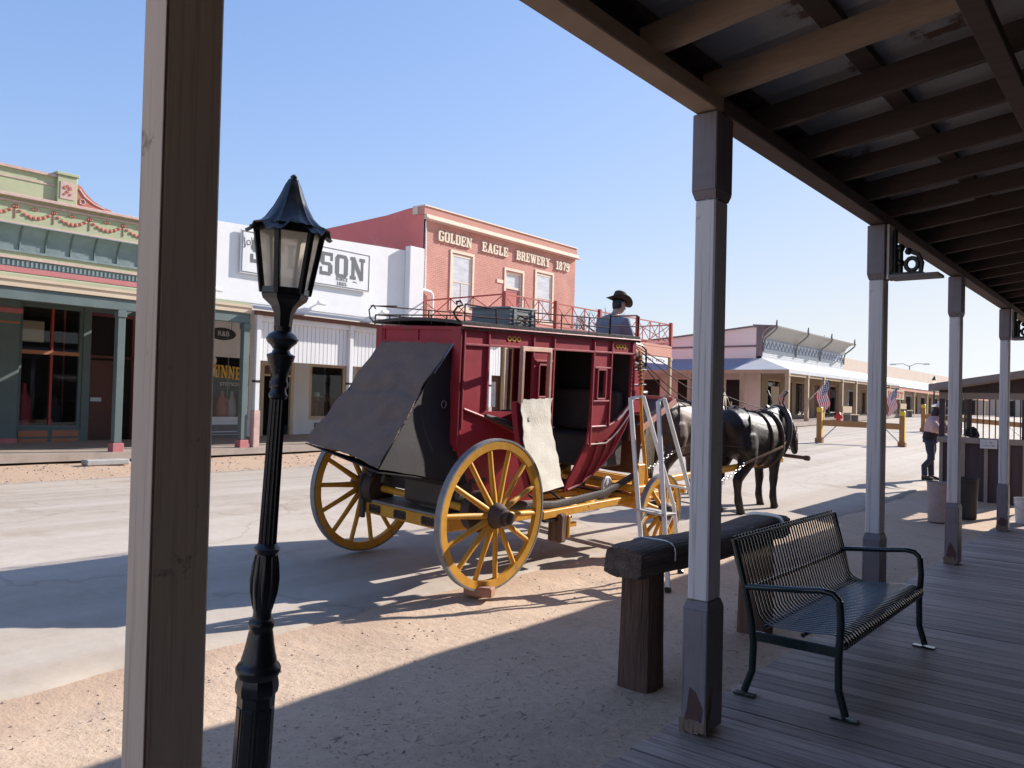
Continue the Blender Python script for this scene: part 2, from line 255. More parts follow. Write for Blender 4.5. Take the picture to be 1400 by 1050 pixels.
# ------------------------------------------------------------------ mesh builder
class MB:
    def __init__(self, T=None):
        self.bm = bmesh.new(); self.T = T; self.mi = 0
    def _v(self, p):
        p = Vector(p)
        return self.bm.verts.new(self.T @ p if self.T else p)
    def face(self, vs):
        try:
            f = self.bm.faces.new(vs); f.material_index = self.mi; return f
        except ValueError: return None
    def quad(self, *ps): return self.face([self._v(p) for p in ps])
    def box(self, a, b, bev=0.):
        x0, y0, z0 = [min(a[i], b[i]) for i in range(3)]; x1, y1, z1 = [max(a[i], b[i]) for i in range(3)]
        self.obox(((x0 + x1) / 2, (y0 + y1) / 2, (z0 + z1) / 2), (x1 - x0, y1 - y0, z1 - z0), None, bev)
    def obox(self, c, s, rot=None, bev=0.):
        m = (rot.to_matrix() if hasattr(rot, 'to_matrix') else rot) if rot is not None else Matrix.Identity(3)
        h = [x / 2 for x in s]
        vs = []
        for sx in (-1, 1):
            for sy in (-1, 1):
                for sz in (-1, 1):
                    vs.append(self._v(Vector(c) + m @ Vector((sx * h[0], sy * h[1], sz * h[2]))))
        F = [(0, 1, 3, 2), (4, 6, 7, 5), (0, 4, 5, 1), (2, 3, 7, 6), (0, 2, 6, 4), (1, 5, 7, 3)]
        fs = [self.face([vs[i] for i in f]) for f in F]
        if bev > 0:
            es = set(e for f in fs for e in f.edges)
            bmesh.ops.bevel(self.bm, geom=list(es), offset=min(bev, min(s) * .45), segments=1, affect='EDGES', profile=.5)
    def bar(self, p, q, w, h=None, up=(0, 0, 1), bev=0.):
        p, q = Vector(p), Vector(q); d = q - p; L = d.length
        if L < 1e-6: return
        y = d / L; u = Vector(up)
        if abs(y.dot(u)) > .98: u = Vector((1, 0, 0))
        x = y.cross(u).normalized(); z = x.cross(y)
        self.obox((p + q) / 2, (w, L, h or w), Matrix((x, y, z)).transposed(), bev)
    def loft(self, pts, rad, seg=10, caps=True, up=(0, 0, 1), closed=False):
        """tube through pts; rad = per point radius or (rx, rz)"""
        pts = [Vector(p) for p in pts]; n = len(pts); rings = []
        if not hasattr(rad, '__len__'): rad = [rad] * n
        prev = None
        for i in range(n):
            if closed: d = pts[(i + 1) % n] - pts[i - 1]
            else: d = pts[min(i + 1, n - 1)] - pts[max(i - 1, 0)]
            if d.length < 1e-9: d = Vector((0, 1, 0))
            d.normalize()
            if prev is None:
                u = Vector(up)
                if abs(d.dot(u)) > .95: u = Vector((0, 1, 0)) if abs(d.y) < .9 else Vector((1, 0, 0))
                x = d.cross(u).normalized()
            else:
                x = (prev - d * prev.dot(d)).normalized()
            prev = x; z = x.cross(d)
            r = rad[i]; rx, rz = r if hasattr(r, '__len__') else (r, r)
            rings.append([self._v(pts[i] + x * (rx * math.cos(a)) + z * (rz * math.sin(a))) for a in [2 * math.pi * k / seg for k in range(seg)]])
        m = n if closed else n - 1
        for i in range(m):
            A, B = rings[i], rings[(i + 1) % n]
            for k in range(seg): self.face([A[k], A[(k + 1) % seg], B[(k + 1) % seg], B[k]])
        if caps and not closed:
            self.face(rings[0][::-1]); self.face(rings[-1])
    tube = loft
    def lathe(self, prof, c=(0, 0, 0), axis='Z', seg=24, sx=1., sy=1., caps=True, rot=None, phase=0.):
        rings = []
        for r, h in prof:
            ring = []
            for k in range(seg):
                a = 2 * math.pi * k / seg + phase
                u, v = r * math.cos(a) * sx, r * math.sin(a) * sy
                p = Vector({'Z': (u, v, h), 'X': (h, u, v), 'Y': (v, h, u)}[axis])
                if rot: p = rot @ p
                ring.append(self._v(Vector(c) + p))
            rings.append(ring)
        for A, B in zip(rings, rings[1:]):
            for k in range(seg): self.face([A[k], A[(k + 1) % seg], B[(k + 1) % seg], B[k]])
        if caps:
            self.face(rings[0][::-1]); self.face(rings[-1])
    def ball(self, c, r, seg=12):
        rx, ry, rz = r if hasattr(r, '__len__') else (r, r, r)
        n = max(5, seg // 2 + 1)
        self.lathe([(max(1e-4, math.sin(math.pi * i / (n - 1))), -math.cos(math.pi * i / (n - 1)) * rz) for i in range(n)], c, 'Z', seg, rx, ry, caps=False)
    def prism(self, poly, axis, a, b):
        """poly = 2-D outline; axis X: (y,z) Y: (x,z) Z: (x,y)"""
        f = {'X': lambda p, h: (h, p[0], p[1]), 'Y': lambda p, h: (p[0], h, p[1]), 'Z': lambda p, h: (p[0], p[1], h)}[axis]
        A = [self._v(f(p, a)) for p in poly]; B = [self._v(f(p, b)) for p in poly]; n = len(poly)
        for i in range(n): self.face([A[i], A[(i + 1) % n], B[(i + 1) % n], B[i]])
        self.face(A[::-1]); self.face(B)
    def grid(self, fn, nu, nv, thick=0.):
        P = [[Vector(fn(i / nu, j / nv)) for j in range(nv + 1)] for i in range(nu + 1)]
        V = [[self._v(p) for p in r] for r in P]
        for i in range(nu):
            for j in range(nv): self.face([V[i][j], V[i + 1][j], V[i + 1][j + 1], V[i][j + 1]])
        if thick:
            def nrm(i, j):
                a = P[min(i + 1, nu)][j] - P[max(i - 1, 0)][j]; b = P[i][min(j + 1, nv)] - P[i][max(j - 1, 0)]
                c = a.cross(b); return c.normalized() if c.length > 1e-12 else Vector((0, 0, 1))
            W = [[self._v(P[i][j] - nrm(i, j) * thick) for j in range(nv + 1)] for i in range(nu + 1)]
            for i in range(nu):
                for j in range(nv): self.face([W[i][j], W[i][j + 1], W[i + 1][j + 1], W[i + 1][j]])
            for i in range(nu):
                self.face([V[i][0], W[i][0], W[i + 1][0], V[i + 1][0]]); self.face([V[i][nv], V[i + 1][nv], W[i + 1][nv], W[i][nv]])
            for j in range(nv):
                self.face([V[0][j], V[0][j + 1], W[0][j + 1], W[0][j]]); self.face([V[nu][j], W[nu][j], W[nu][j + 1], V[nu][j + 1]])
    def build(self, name, material, parent=None, smooth=None, world=True, fixn=True):
        if fixn: bmesh.ops.recalc_face_normals(self.bm, faces=self.bm.faces)
        me = bpy.data.meshes.new(name); self.bm.to_mesh(me); self.bm.free()
        for m in (material if isinstance(material, (list, tuple)) else [material]): me.materials.append(m)
        if smooth is not None:
            for p in me.polygons: p.use_smooth = True
            me.set_sharp_from_angle(angle=R(smooth))
        o = bpy.data.objects.new(name, me); COL.objects.link(o)
        if parent is not None:
            o.parent = parent
            off = WLOC.get(parent.name, Vector((0, 0, 0)))
            if world and off.length > 0: me.transform(Matrix.Translation(-off))
            WLOC[o.name] = off if world else Vector((0, 0, 0))
        return o

def tag(o, label=None, cat=None, group=None, kind=None):
    if label: o['label'] = label
    if cat: o['category'] = cat
    if group: o['group'] = group
    if kind: o['kind'] = kind
    return o
def thing(name, loc, label, cat, group=None, rot=None):
    o = bpy.data.objects.new(name, None); COL.objects.link(o); o.location = loc; o.empty_display_size = .2
    if rot is None: WLOC[o.name] = Vector(loc)
    else: o.rotation_euler = rot
    return tag(o, label, cat, group)
def solo(mb, name, material, base, label, cat, group=None, smooth=None, kind=None):
    """a thing that is one mesh, its origin at its base"""
    o = mb.build(name, material, None, smooth); o.data.transform(Matrix.Translation(-Vector(base))); o.location = base
    return tag(o, label, cat, group, kind)
KIDS = {}
def copy_tree(o, parent=None):
    c = o.copy(); COL.objects.link(c); c.parent = parent
    for ch in [x for x in bpy.data.objects if x.parent == o]: copy_tree(ch, c)
    return c
def remesh_obj(o, voxel, smooth_it=6, fac=.5):
    """melt overlapping volumes of o into one continuous skin"""
    m = o.modifiers.new('r', 'REMESH'); m.mode = 'VOXEL'; m.voxel_size = voxel; m.use_smooth_shade = True
    s = o.modifiers.new('s', 'SMOOTH'); s.iterations = smooth_it; s.factor = fac
    dg = bpy.context.evaluated_depsgraph_get(); dg.update()
    me = bpy.data.meshes.new_from_object(o.evaluated_get(dg))
    o.modifiers.clear(); old = o.data; me.materials.clear()
    for mm in old.materials: me.materials.append(mm)
    o.data = me
    for p in me.polygons: p.use_smooth = True; p.material_index = 0
    return o

# ------------------------------------------------------------------ slab-serif lettering (rectangles and diagonals)
S_, H_ = .24, .15
def _D(x0, y0, x1, y1, w=.22): return ('d', x0, y0, x1, y1, w)
def _r(x0, y0, x1, y1): return ('r', x0, y0, x1, y1)
def glyphs():
    s = S_; h = H_; g = {}
    LS = [_r(.06, 0, .06 + s, 1)]; base = lambda x, w=.42: [_r(x - w / 2, 0, x + w / 2, h)]; top = lambda x, w=.42: [_r(x - w / 2, 1 - h, x + w / 2, 1)]
    ring = [_r(0, .14, s, .86), _r(.78 - s, .14, .78, .86), _r(.12, 0, .66, h), _r(.12, 1 - h, .66, 1), _D(.09, .16, .2, .06, .16), _D(.58, .06, .69, .16, .16), _D(.09, .84, .2, .94, .16), _D(.58, .94, .69, .84, .16)]
    g['O'] = (.78, ring)
    g['D'] = (.8, [_r(.08, 0, .08 + s, 1), _r(0, 0, .62, h), _r(0, 1 - h, .62, 1), _r(.8 - s, .14, .8, .86), _D(.58, .07, .71, .17, .16), _D(.58, .93, .71, .83, .16)])
    g['G'] = (.8, [x for x in ring if x[1:] != (.78 - s, .14, .78, .86)] + [_r(.54, .14, .78, .46), _r(.42, .36, .8, .48), _r(.54, .7, .78, .9)])
    g['C'] = (.76, [x for x in ring if x[1:] != (.78 - s, .14, .78, .86)] + [_r(.54, .14, .78, .32), _r(.54, .68, .78, .9)])
    g['L'] = (.7, [_r(.08, 0, .08 + s, 1), _r(0, 1 - h, .42, 1), _r(0, 0, .7, h), _r(.56, 0, .7, .34)])
    g['E'] = (.74, [_r(.08, 0, .08 + s, 1), _r(0, 0, .74, h), _r(0, 1 - h, .74, 1), _r(.3, .43, .56, .57), _r(.48, .35, .58, .65), _r(.6, 0, .74, .32), _r(.6, .68, .74, 1)])
    g['F'] = (.72, g['E'][1][:1] + [_r(0, 0, .44, h)] + g['E'][1][2:5] + [_r(.6, .68, .74, 1)])
    g['N'] = (.92, [_r(.08, 0, .08 + s * .8, 1), _r(.68, 0, .68 + s * .6, 1), _r(0, 0, .36, h), _r(0, 1 - h, .3, 1), _r(.58, 1 - h, .92, 1), _D(.16, .97, .74, .03, .24)])
    g['A'] = (.9, [_D(.2, .06, .43, .97, .15), _D(.7, .06, .46, .97, .22), _r(.26, .27, .66, .27 + h), _r(0, 0, .36, h), _r(.52, 0, .9, h), _r(.28, 1 - h * .8, .62, 1)])
    g['B'] = (.78, [_r(.08, 0, .08 + s, 1), _r(0, 0, .64, h), _r(0, 1 - h, .62, 1), _r(.3, .43, .64, .57), _r(.78 - s, .12, .78, .45), _r(.75 - s, .55, .75, .88)])
    g['R'] = (.86, [_r(.08, 0, .08 + s, 1), _r(0, 0, .42, h), _r(0, 1 - h, .64, 1), _r(.3, .43, .62, .57), _r(.76 - s, .52, .76, .9), _D(.56, .48, .7, .06, .22), _r(.58, 0, .88, h)])
    g['W'] = (1.2, [_D(.18, .97, .36, .03, .2), _D(.6, .9, .42, .03, .14), _D(.6, .9, .82, .03, .2), _D(1.04, .97, .88, .03, .14), _r(0, 1 - h, .38, 1), _r(.46, 1 - h, .76, 1), _r(.84, 1 - h, 1.2, 1)])
    g['Y'] = (.9, [_D(.18, .96, .46, .46, .2), _D(.74, .96, .48, .46, .16), _r(.34, 0, .34 + s, .5), _r(.22, 0, .72, h), _r(0, 1 - h, .36, 1), _r(.56, 1 - h, .92, 1)])
    g['T'] = (.82, [_r(.41 - s / 2, 0, .41 + s / 2, 1), _r(0, 1 - h, .82, 1), _r(0, .66, .13, 1), _r(.69, .66, .82, 1), _r(.2, 0, .62, h)])
    g['S'] = (.76, [_r(.1, 0, .64, h), _r(.1, 1 - h, .64, 1), _r(.12, .43, .62, .57), _r(.02, .54, .02 + s, .9), _r(.74 - s, .1, .74, .46), _r(0, 0, .13, .34), _r(.62, .66, .75, 1), _D(.1, .6, .2, .5, .16), _D(.56, .5, .66, .4, .16)])
    g['I'] = (.44, [_r(.1, 0, .1 + s, 1), _r(0, 0, .44, h), _r(0, 1 - h, .44, 1)])
    g['U'] = (.86, [_r(.08, .14, .08 + s, 1), _r(.58, .14, .58 + s * .8, 1), _r(.2, 0, .68, h), _r(0, 1 - h, .4, 1), _r(.5, 1 - h, .86, 1), _D(.16, .18, .3, .06, .16), _D(.6, .06, .72, .18, .16)])
    g['1'] = (.5, [_r(.15, 0, .15 + s, 1), _r(0, 0, .52, h), _r(.02, .76, .2, .9)])
    g['8'] = (.7, [_r(.02, .1, .02 + s, .45), _r(.45, .1, .45 + s, .45), _r(.05, .55, .05 + s * .9, .9), _r(.43, .55, .43 + s * .9, .9), _r(.12, 0, .58, h), _r(.12, 1 - h, .58, 1), _r(.12, .43, .58, .57)])
    g['7'] = (.68, [_r(0, 1 - h, .68, 1), _r(0, .7, .14, 1), _D(.56, .9, .3, .03, .22)])
    g['9'] = (.7, [_r(.03, .5, .03 + s, .9), _r(.45, .12, .45 + s, .9), _r(.1, 1 - h, .6, 1), _r(.1, .4, .5, .4 + h), _r(.1, 0, .58, h), _r(.02, .06, .2, .26)])
    g['6'] = (.7, [_r(.02, .1, .02 + s, .88), _r(.45, .1, .45 + s, .5), _r(.1, 1 - h, .6, 1), _r(.1, .46, .6, .46 + h), _r(.1, 0, .6, h), _r(.5, .74, .68, .94)])
    g['5'] = (.7, [_r(.04, .5, .04 + s * .7, 1), _r(.04, 1 - h, .66, 1), _r(.45, .1, .45 + s, .5), _r(.1, .46, .58, .46 + h), _r(.1, 0, .58, h), _r(0, .06, .2, .26)])
    return g
G_ = glyphs()
def letters(mb, text, org, u, v, n, h, gap=.16, depth=.04, stretch=1., total=None, curve=0.):
    """text in the plane org + a*u + b*v, extruded along n"""
    u, v, n = Vector(u), Vector(v), Vector(n); org = Vector(org)
    adv = [(.5 if ch == ' ' else G_[ch][0]) + gap for ch in text]
    W = sum(adv) - gap
    if total: stretch = total / (W * h)
    x = 0.; k = 0
    for ch, a in zip(text, adv):
        if ch != ' ':
            for sdef in G_[ch][1]:
                k += 1
                dd = depth + .0006 * (k % 7)
                if sdef[0] == 'r':
                    _, x0, y0, x1, y1 = sdef; P = [(x0, y0), (x1, y0), (x1, y1), (x0, y1)]
                else:
                    _, x0, y0, x1, y1, w = sdef; dx, dy = x1 - x0, y1 - y0; l = math.hypot(dx, dy); px, py = -dy / l * w / 2, dx / l * w / 2
                    P = [(x0 + px, y0 + py), (x1 + px, y1 + py), (x1 - px, y1 - py), (x0 - px, y0 - py)]
                A = []; B = []
                for (a_, b_) in P:
                    s = (x + a_) / W - .5; lift = curve * (.25 - s * s)
                    p = org + u * ((x + a_) * h * stretch) + v * ((b_ + lift) * h)
                    A.append(mb._v(p)); B.append(mb._v(p + n * dd))
                for i in range(4): mb.face([A[i], A[(i + 1) % 4], B[(i + 1) % 4], B[i]])
                mb.face(A[::-1]); mb.face(B)
        x += a
def font_text(name, text, material, parent, loc, rotm, size, extrude=.004, align='CENTER', width=None, world=True):
    cu = bpy.data.curves.new(name, 'FONT'); cu.body = text; cu.size = size; cu.extrude = extrude; cu.align_x = align; cu.align_y = 'CENTER'
    o = bpy.data.objects.new(name, cu); COL.objects.link(o)
    dg = bpy.context.evaluated_depsgraph_get(); dg.update()
    me = bpy.data.meshes.new_from_object(o.evaluated_get(dg)); bpy.data.objects.remove(o)
    me.materials.clear(); me.materials.append(material)
    if width:
        xs = [v.co.x for v in me.vertices]; s = width / (max(xs) - min(xs)); me.transform(Matrix.Diagonal((s, 1, 1, 1)))
    me.transform(Matrix.Translation(loc) @ rotm.to_4x4())
    o = bpy.data.objects.new(name, me); COL.objects.link(o); o.parent = parent
    off = WLOC.get(parent.name, Vector((0, 0, 0)))
    if world: me.transform(Matrix.Translation(-off))
    return o
def faint_marks(mb, org, u, v, n, w, h, count, seed, d=.003):
    """worn lettering too faint to read: a row of short strokes"""
    rnd = random.Random(seed); org, u, v, n = Vector(org), Vector(u), Vector(v), Vector(n)
    for i in range(count):
        if rnd.random() < .12: continue
        x = w * (i + .15) / count; hh = h * rnd.uniform(.55, 1); ww = w / count * rnd.uniform(.3, .65)
        P = [org + u * (x + dx) + v * dy for dx, dy in ((0, 0), (ww, 0), (ww, hh), (0, hh))]
        A = [mb._v(p) for p in P]; B = [mb._v(p + n * d) for p in P]
        for k in range(4): mb.face([A[k], A[(k + 1) % 4], B[(k + 1) % 4], B[k]])
        mb.face(B)
FACE_PX = Matrix(((0, 0, 1), (1, 0, 0), (0, 1, 0)))     # text lying in the YZ plane, read from +X
FACE_MY = Matrix(((1, 0, 0), (0, 0, -1), (0, 1, 0)))    # text in the XZ plane, read from -Y

# ------------------------------------------------------------------ ground shape
def smooth(a, b, x):
    t = max(0., min(1., (x - a) / (b - a))); return t * t * (3 - 2 * t)
def grade(y):
    y = min(y, 62.)
    return .026 * 1.5 * math.log1p(math.exp((y - 14.) / 1.5)) if y < 40 else .026 * (y - 14)
def gz(x, y):
    c = .30 * smooth(-3.6, -9.3, x) - .20 * smooth(-9.3, -15.8, x) + .06 * smooth(-15.8, -18, x)
    return c + grade(y)
# ------------------------------------------------------------------ camera
f_px = 1115.; vp = Vector((1603 - 700, 573 - 525, f_px)); u = vp.normalized()
a_ = .026; b_ = ((573 - 525) - (1603 - 700) * a_) / f_px
up = Vector((a_, -1, b_)); up -= u * up.dot(u); up.normalize()
X_ = u.cross(up)
if X_.x < 0: X_ = -X_
Rw = Matrix((X_, u, up))                       # image axes (right, down, forward) -> world
cr = Rw @ Vector((1, 0, 0)); cu = Rw @ Vector((0, -1, 0)); cb = Rw @ Vector((0, 0, -1))
cam = bpy.data.cameras.new('Camera'); co = bpy.data.objects.new('Camera', cam); COL.objects.link(co)
co.matrix_world = Matrix.Translation((0, 0, 1.74)) @ Matrix((cr, cu, cb)).transposed().to_4x4()
cam.sensor_width = 36; cam.lens = f_px / 1400 * 36; cam.clip_end = 3000; cam.clip_start = .05
sc.camera = co

# ------------------------------------------------------------------ light
EL, AZ = R(28.5), R(17.5)                      # azimuth from +Y towards +X
sd = Vector((math.sin(AZ) * math.cos(EL), math.cos(AZ) * math.cos(EL), math.sin(EL)))
sun = bpy.data.lights.new('Sun', 'SUN'); sun.energy = 3.45; sun.angle = R(.5); sun.color = (1, .955, .89)
so = bpy.data.objects.new('Sun', sun); COL.objects.link(so); so.rotation_euler = sd.to_track_quat('Z', 'Y').to_euler()
w = bpy.data.worlds.new('World'); sc.world = w; w.use_nodes = True
nt = w.node_tree; bg = nt.nodes['Background']
sk = nt.nodes.new('ShaderNodeTexSky'); sk.sky_type = 'NISHITA'; sk.sun_disc = False
sk.sun_elevation = EL; sk.sun_rotation = AZ; sk.altitude = 1300; sk.air_density = 1.0; sk.dust_density = 1.0; sk.ozone_density = 1.0
lum = nt.nodes.new('ShaderNodeRGBToBW'); dv = nt.nodes.new('ShaderNodeMath'); dv.operation = 'MULTIPLY_ADD'; dv.inputs[1].default_value = 1 / 4.0; dv.inputs[2].default_value = 1
inv = nt.nodes.new('ShaderNodeMath'); inv.operation = 'DIVIDE'; inv.inputs[0].default_value = 1
sc1 = nt.nodes.new('ShaderNodeVectorMath'); sc1.operation = 'SCALE'; tn = nt.nodes.new('ShaderNodeVectorMath'); tn.operation = 'MULTIPLY'; tn.inputs[1].default_value = (.90, .93, 1.04)
nt.links.new(sk.outputs[0], lum.inputs[0]); nt.links.new(lum.outputs[0], dv.inputs[0]); nt.links.new(dv.outputs[0], inv.inputs[1])
nt.links.new(sk.outputs[0], sc1.inputs[0]); nt.links.new(inv.outputs[0], sc1.inputs['Scale']); nt.links.new(sc1.outputs[0], tn.inputs[0])
mrs = nt.nodes.new('ShaderNodeMapRange'); mrs.inputs['From Min'].default_value = 1.6; mrs.inputs['From Max'].default_value = 8; mrs.inputs['To Max'].default_value = .85; nt.links.new(lum.outputs[0], mrs.inputs['Value'])
l2 = nt.nodes.new('ShaderNodeRGBToBW'); nt.links.new(tn.outputs[0], l2.inputs[0]); gr = nt.nodes.new('ShaderNodeVectorMath'); gr.operation = 'SCALE'; gr.inputs[0].default_value = (.93, .96, 1.0); nt.links.new(l2.outputs[0], gr.inputs['Scale'])
mxs = nt.nodes.new('ShaderNodeMix'); mxs.data_type = 'RGBA'; nt.links.new(mrs.outputs[0], mxs.inputs['Factor']); nt.links.new(tn.outputs[0], mxs.inputs['A']); nt.links.new(gr.outputs[0], mxs.inputs['B'])
nt.links.new(mxs.outputs['Result'], bg.inputs[0]); bg.inputs[1].default_value = .15
sc.view_settings.view_transform = 'Standard'; sc.view_settings.look = 'None'; sc.view_settings.exposure = 1.3; sc.view_settings.gamma = 1
try: sc.cycles.max_bounces = 8
except Exception: pass

# ------------------------------------------------------------------ ground
def span(*segs):
    out = []
    for a, b, st in segs:
        n = max(1, round((b - a) / st)); out += [a + (b - a) * i / n for i in range(n)]
    return out + [segs[-1][1]]
def sheet(name, xs, ys, fn, material):
    me = bpy.data.meshes.new(name); nx, ny = len(xs), len(ys)
    V = [fn(x, y) for x in xs for y in ys]
    F = [(i * ny + j, (i + 1) * ny + j, (i + 1) * ny + j + 1, i * ny + j + 1) for i in range(nx - 1) for j in range(ny - 1)]
    me.from_pydata(V, [], F); me.materials.append(material)
    for p in me.polygons: p.use_smooth = True
    o = bpy.data.objects.new(name, me); COL.objects.link(o); o['kind'] = 'structure'; return o
def dirt_z(x, y):
    z = gz(x, y)
    if -15.5 < x < -5.3: return z - .05
    if -5.3 <= x < -2.0 and -1 < y < 22:
        k = smooth(-5.2, -4.6, x)
        nz = noise.fractal(Vector((x * 1.1, y * 1.1, 0)), 1., 2., 4) * .018 + noise.noise(Vector((x * 7, y * 7, 3))) * .006
        rut = -.02 * math.exp(-((x + 4.55 + .06 * math.sin(y * .7)) / .22) ** 2)
        z += k * nz + rut * k - .012
    if x <= -15.5 and x > -19:
        z += noise.noise(Vector((x * 1.5, y * 1.5, 1))) * .02
    return z
xs = span((-900, -60, 120), (-60, -20, 8), (-20, -15.2, .4), (-15.2, -5.4, 1.2), (-5.4, -1.9, .055), (-1.9, 4, .8), (4, 60, 10), (60, 900, 140))
ys = span((-400, -20, 60), (-20, 0, 1.), (0, 14, .07), (14, 24, .25), (24, 70, 1.5), (70, 130, 8), (130, 1500, 150))
sheet('ground', xs, ys, lambda x, y: (x, y, dirt_z(x, y)), M['dirt'])
def edge_n(y): return -4.98 + .10 * noise.noise(Vector((y * .5, 0, 5))) + .05 * noise.noise(Vector((y * 2.3, 0, 5))) + .9 * smooth(9, 15, y)
def edge_f(y): return -15.6 + .12 * noise.noise(Vector((y * .6, 9, 5))) + .06 * noise.noise(Vector((y * 2.6, 4, 5)))
us = [0, .003] + [i / 28 for i in range(1, 28)] + [.997, 1]
def street_pt(uu, y):
    a, b = edge_n(y), edge_f(y); x = a + (b - a) * uu
    e = -.03 if uu in (0, 1) else .012
    return (x, y, gz(x, y) + e)
sheet('street', us, span((-60, -5, 2.), (-5, 24, .12), (24, 110, 1.)), street_pt, M['street'])
# loose stones and litter
def scatter(name, n, region, size, material, seed, flat=.6, straw=False, dens=None):
    rnd = random.Random(seed); mb = MB()
    for i in range(n):
        x = rnd.uniform(region[0], region[1]); y = region[2] + (region[3] - region[2]) * rnd.random() ** 1.5
        if dens and rnd.random() > dens(x, y): continue
        s = size[0] * (size[1] / size[0]) ** (rnd.random() ** 2.2); z = dirt_z(x, y)
        rot = Euler((rnd.uniform(-.3, .3), rnd.uniform(-.3, .3), rnd.uniform(0, 6.3)))
        if straw: mb.obox((x, y, z + s * .05), (s * 2.2, s * .16, s * .06), rot)
        else:
            m = rot.to_matrix(); c = Vector((x, y, z + s * .15)); T0 = [mb._v(c + m @ Vector((s * a * rnd.uniform(.7, 1.2), s * b * rnd.uniform(.7, 1.2), s * cc * flat))) for a, b, cc in ((1, 0, 0), (0, 1, 0), (-1, 0, 0), (0, -1, 0), (.1, .1, 1), (0, 0, -1))]
            for q in ((0, 1, 4), (1, 2, 4), (2, 3, 4), (3, 0, 4), (1, 0, 5), (2, 1, 5), (3, 2, 5), (0, 3, 5)): mb.face([T0[k] for k in q])
    o = mb.build(name, material); o['kind'] = 'stuff'
    return o
tag(scatter('gravel', 3000, (-5.1, -2.05, 1.2, 13), (.003, .014), M['pebble'], 3), 'small loose stones strewn over the sandy verge', 'gravel')
tag(scatter('far_gravel', 1500, (-18.3, -15.4, 3, 22), (.01, .04), M['pebble'], 4), 'pale gravel along the far side of the street', 'gravel')
tag(scatter('straw_litter', 900, (-3.4, -2.02, 2.6, 8.5), (.012, .03), M['straw'], 5, straw=True), 'dry straw and bark chips on the shaded dirt by the hitching rail', 'litter')

# ------------------------------------------------------------------ boardwalk and porch
mb = MB(); y = -4.; rnd = random.Random(2)
while y < 20.5:
    wd = .138
    mb.obox(((-2.0 + 2.3) / 2 + rnd.uniform(-.012, .012), y + wd / 2, .072 + rnd.uniform(-.002, .002)), (4.32, wd - .009, .05), Euler((rnd.uniform(-.012, .012), 0, 0)), .004)
    y += wd
mb.box((-1.985, -4, -.1), (-1.945, 20.5, .044)); mb.box((-1.9, -4, -.1), (2.3, 20.5, .02))
bw = mb.build('boardwalk', M['walk']); bw['kind'] = 'structure'
mb = MB(); rnd = random.Random(8)
for i in range(170):                                     # nail heads in rows
    pass
wl = thing('porch_building', (2.45, 8, .1), 'dark plank front of the building along the back of the boardwalk', 'building')
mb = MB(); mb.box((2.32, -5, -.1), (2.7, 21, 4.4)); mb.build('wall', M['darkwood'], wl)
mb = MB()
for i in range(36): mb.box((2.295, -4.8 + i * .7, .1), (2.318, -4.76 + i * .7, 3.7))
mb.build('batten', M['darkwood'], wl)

roof = thing('porch_roof', (-1.86, 8, 3.25), 'porch roof of rafters and corrugated metal over the boardwalk', 'porch roof')
RS = .131
def rz(x): return 3.335 + (x + 1.78) * RS
def slope_box(mb, x0, x1, y0, y1, zo0, zo1):
    P = [(x0, rz(x0) + zo0), (x1, rz(x1) + zo0), (x1, rz(x1) + zo1), (x0, rz(x0) + zo1)]
    mb.prism(P, 'Y', y0, y1)
POST_Y = [-5.1, -2.05, .92, 3.81, 6.9, 9.95, 13.35, 16.5, 19.7]
for i in range(len(POST_Y) - 1):
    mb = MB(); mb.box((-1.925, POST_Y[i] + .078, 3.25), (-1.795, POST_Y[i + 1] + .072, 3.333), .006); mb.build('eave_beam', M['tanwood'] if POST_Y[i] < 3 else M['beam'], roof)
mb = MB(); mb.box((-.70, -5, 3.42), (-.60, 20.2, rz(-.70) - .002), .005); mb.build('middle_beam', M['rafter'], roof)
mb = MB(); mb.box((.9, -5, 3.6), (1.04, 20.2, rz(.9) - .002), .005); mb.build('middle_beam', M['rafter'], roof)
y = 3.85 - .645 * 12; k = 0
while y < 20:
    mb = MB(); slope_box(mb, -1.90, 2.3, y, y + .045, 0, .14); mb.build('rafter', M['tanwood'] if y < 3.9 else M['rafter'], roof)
    y += .645
mb = MB()
for xc in (-1.93, -1.3, -.35, .5, 1.4):
    slope_box(mb, xc, xc + .1, -5, 20.2, .142, .18)
mb.build('purlin', M['rafter'], roof)
mb = MB(); slope_box(mb, -1.945, -1.925, -5, 20.2, -.02, .14); mb.build('fascia', M['beam'], roof)
mb = MB(); ny = int(25.2 / .019)
mb.grid(lambda a, b: (-1.97 + 4.28 * b, -5 + 25.2 * a, rz(-1.97 + 4.28 * b) + .198 + .014 * math.sin((-5 + 25.2 * a) / .076 * 2 * math.pi)), ny, 1, .002)
mb.build('metal_sheet', M['corr'], roof, smooth=40)

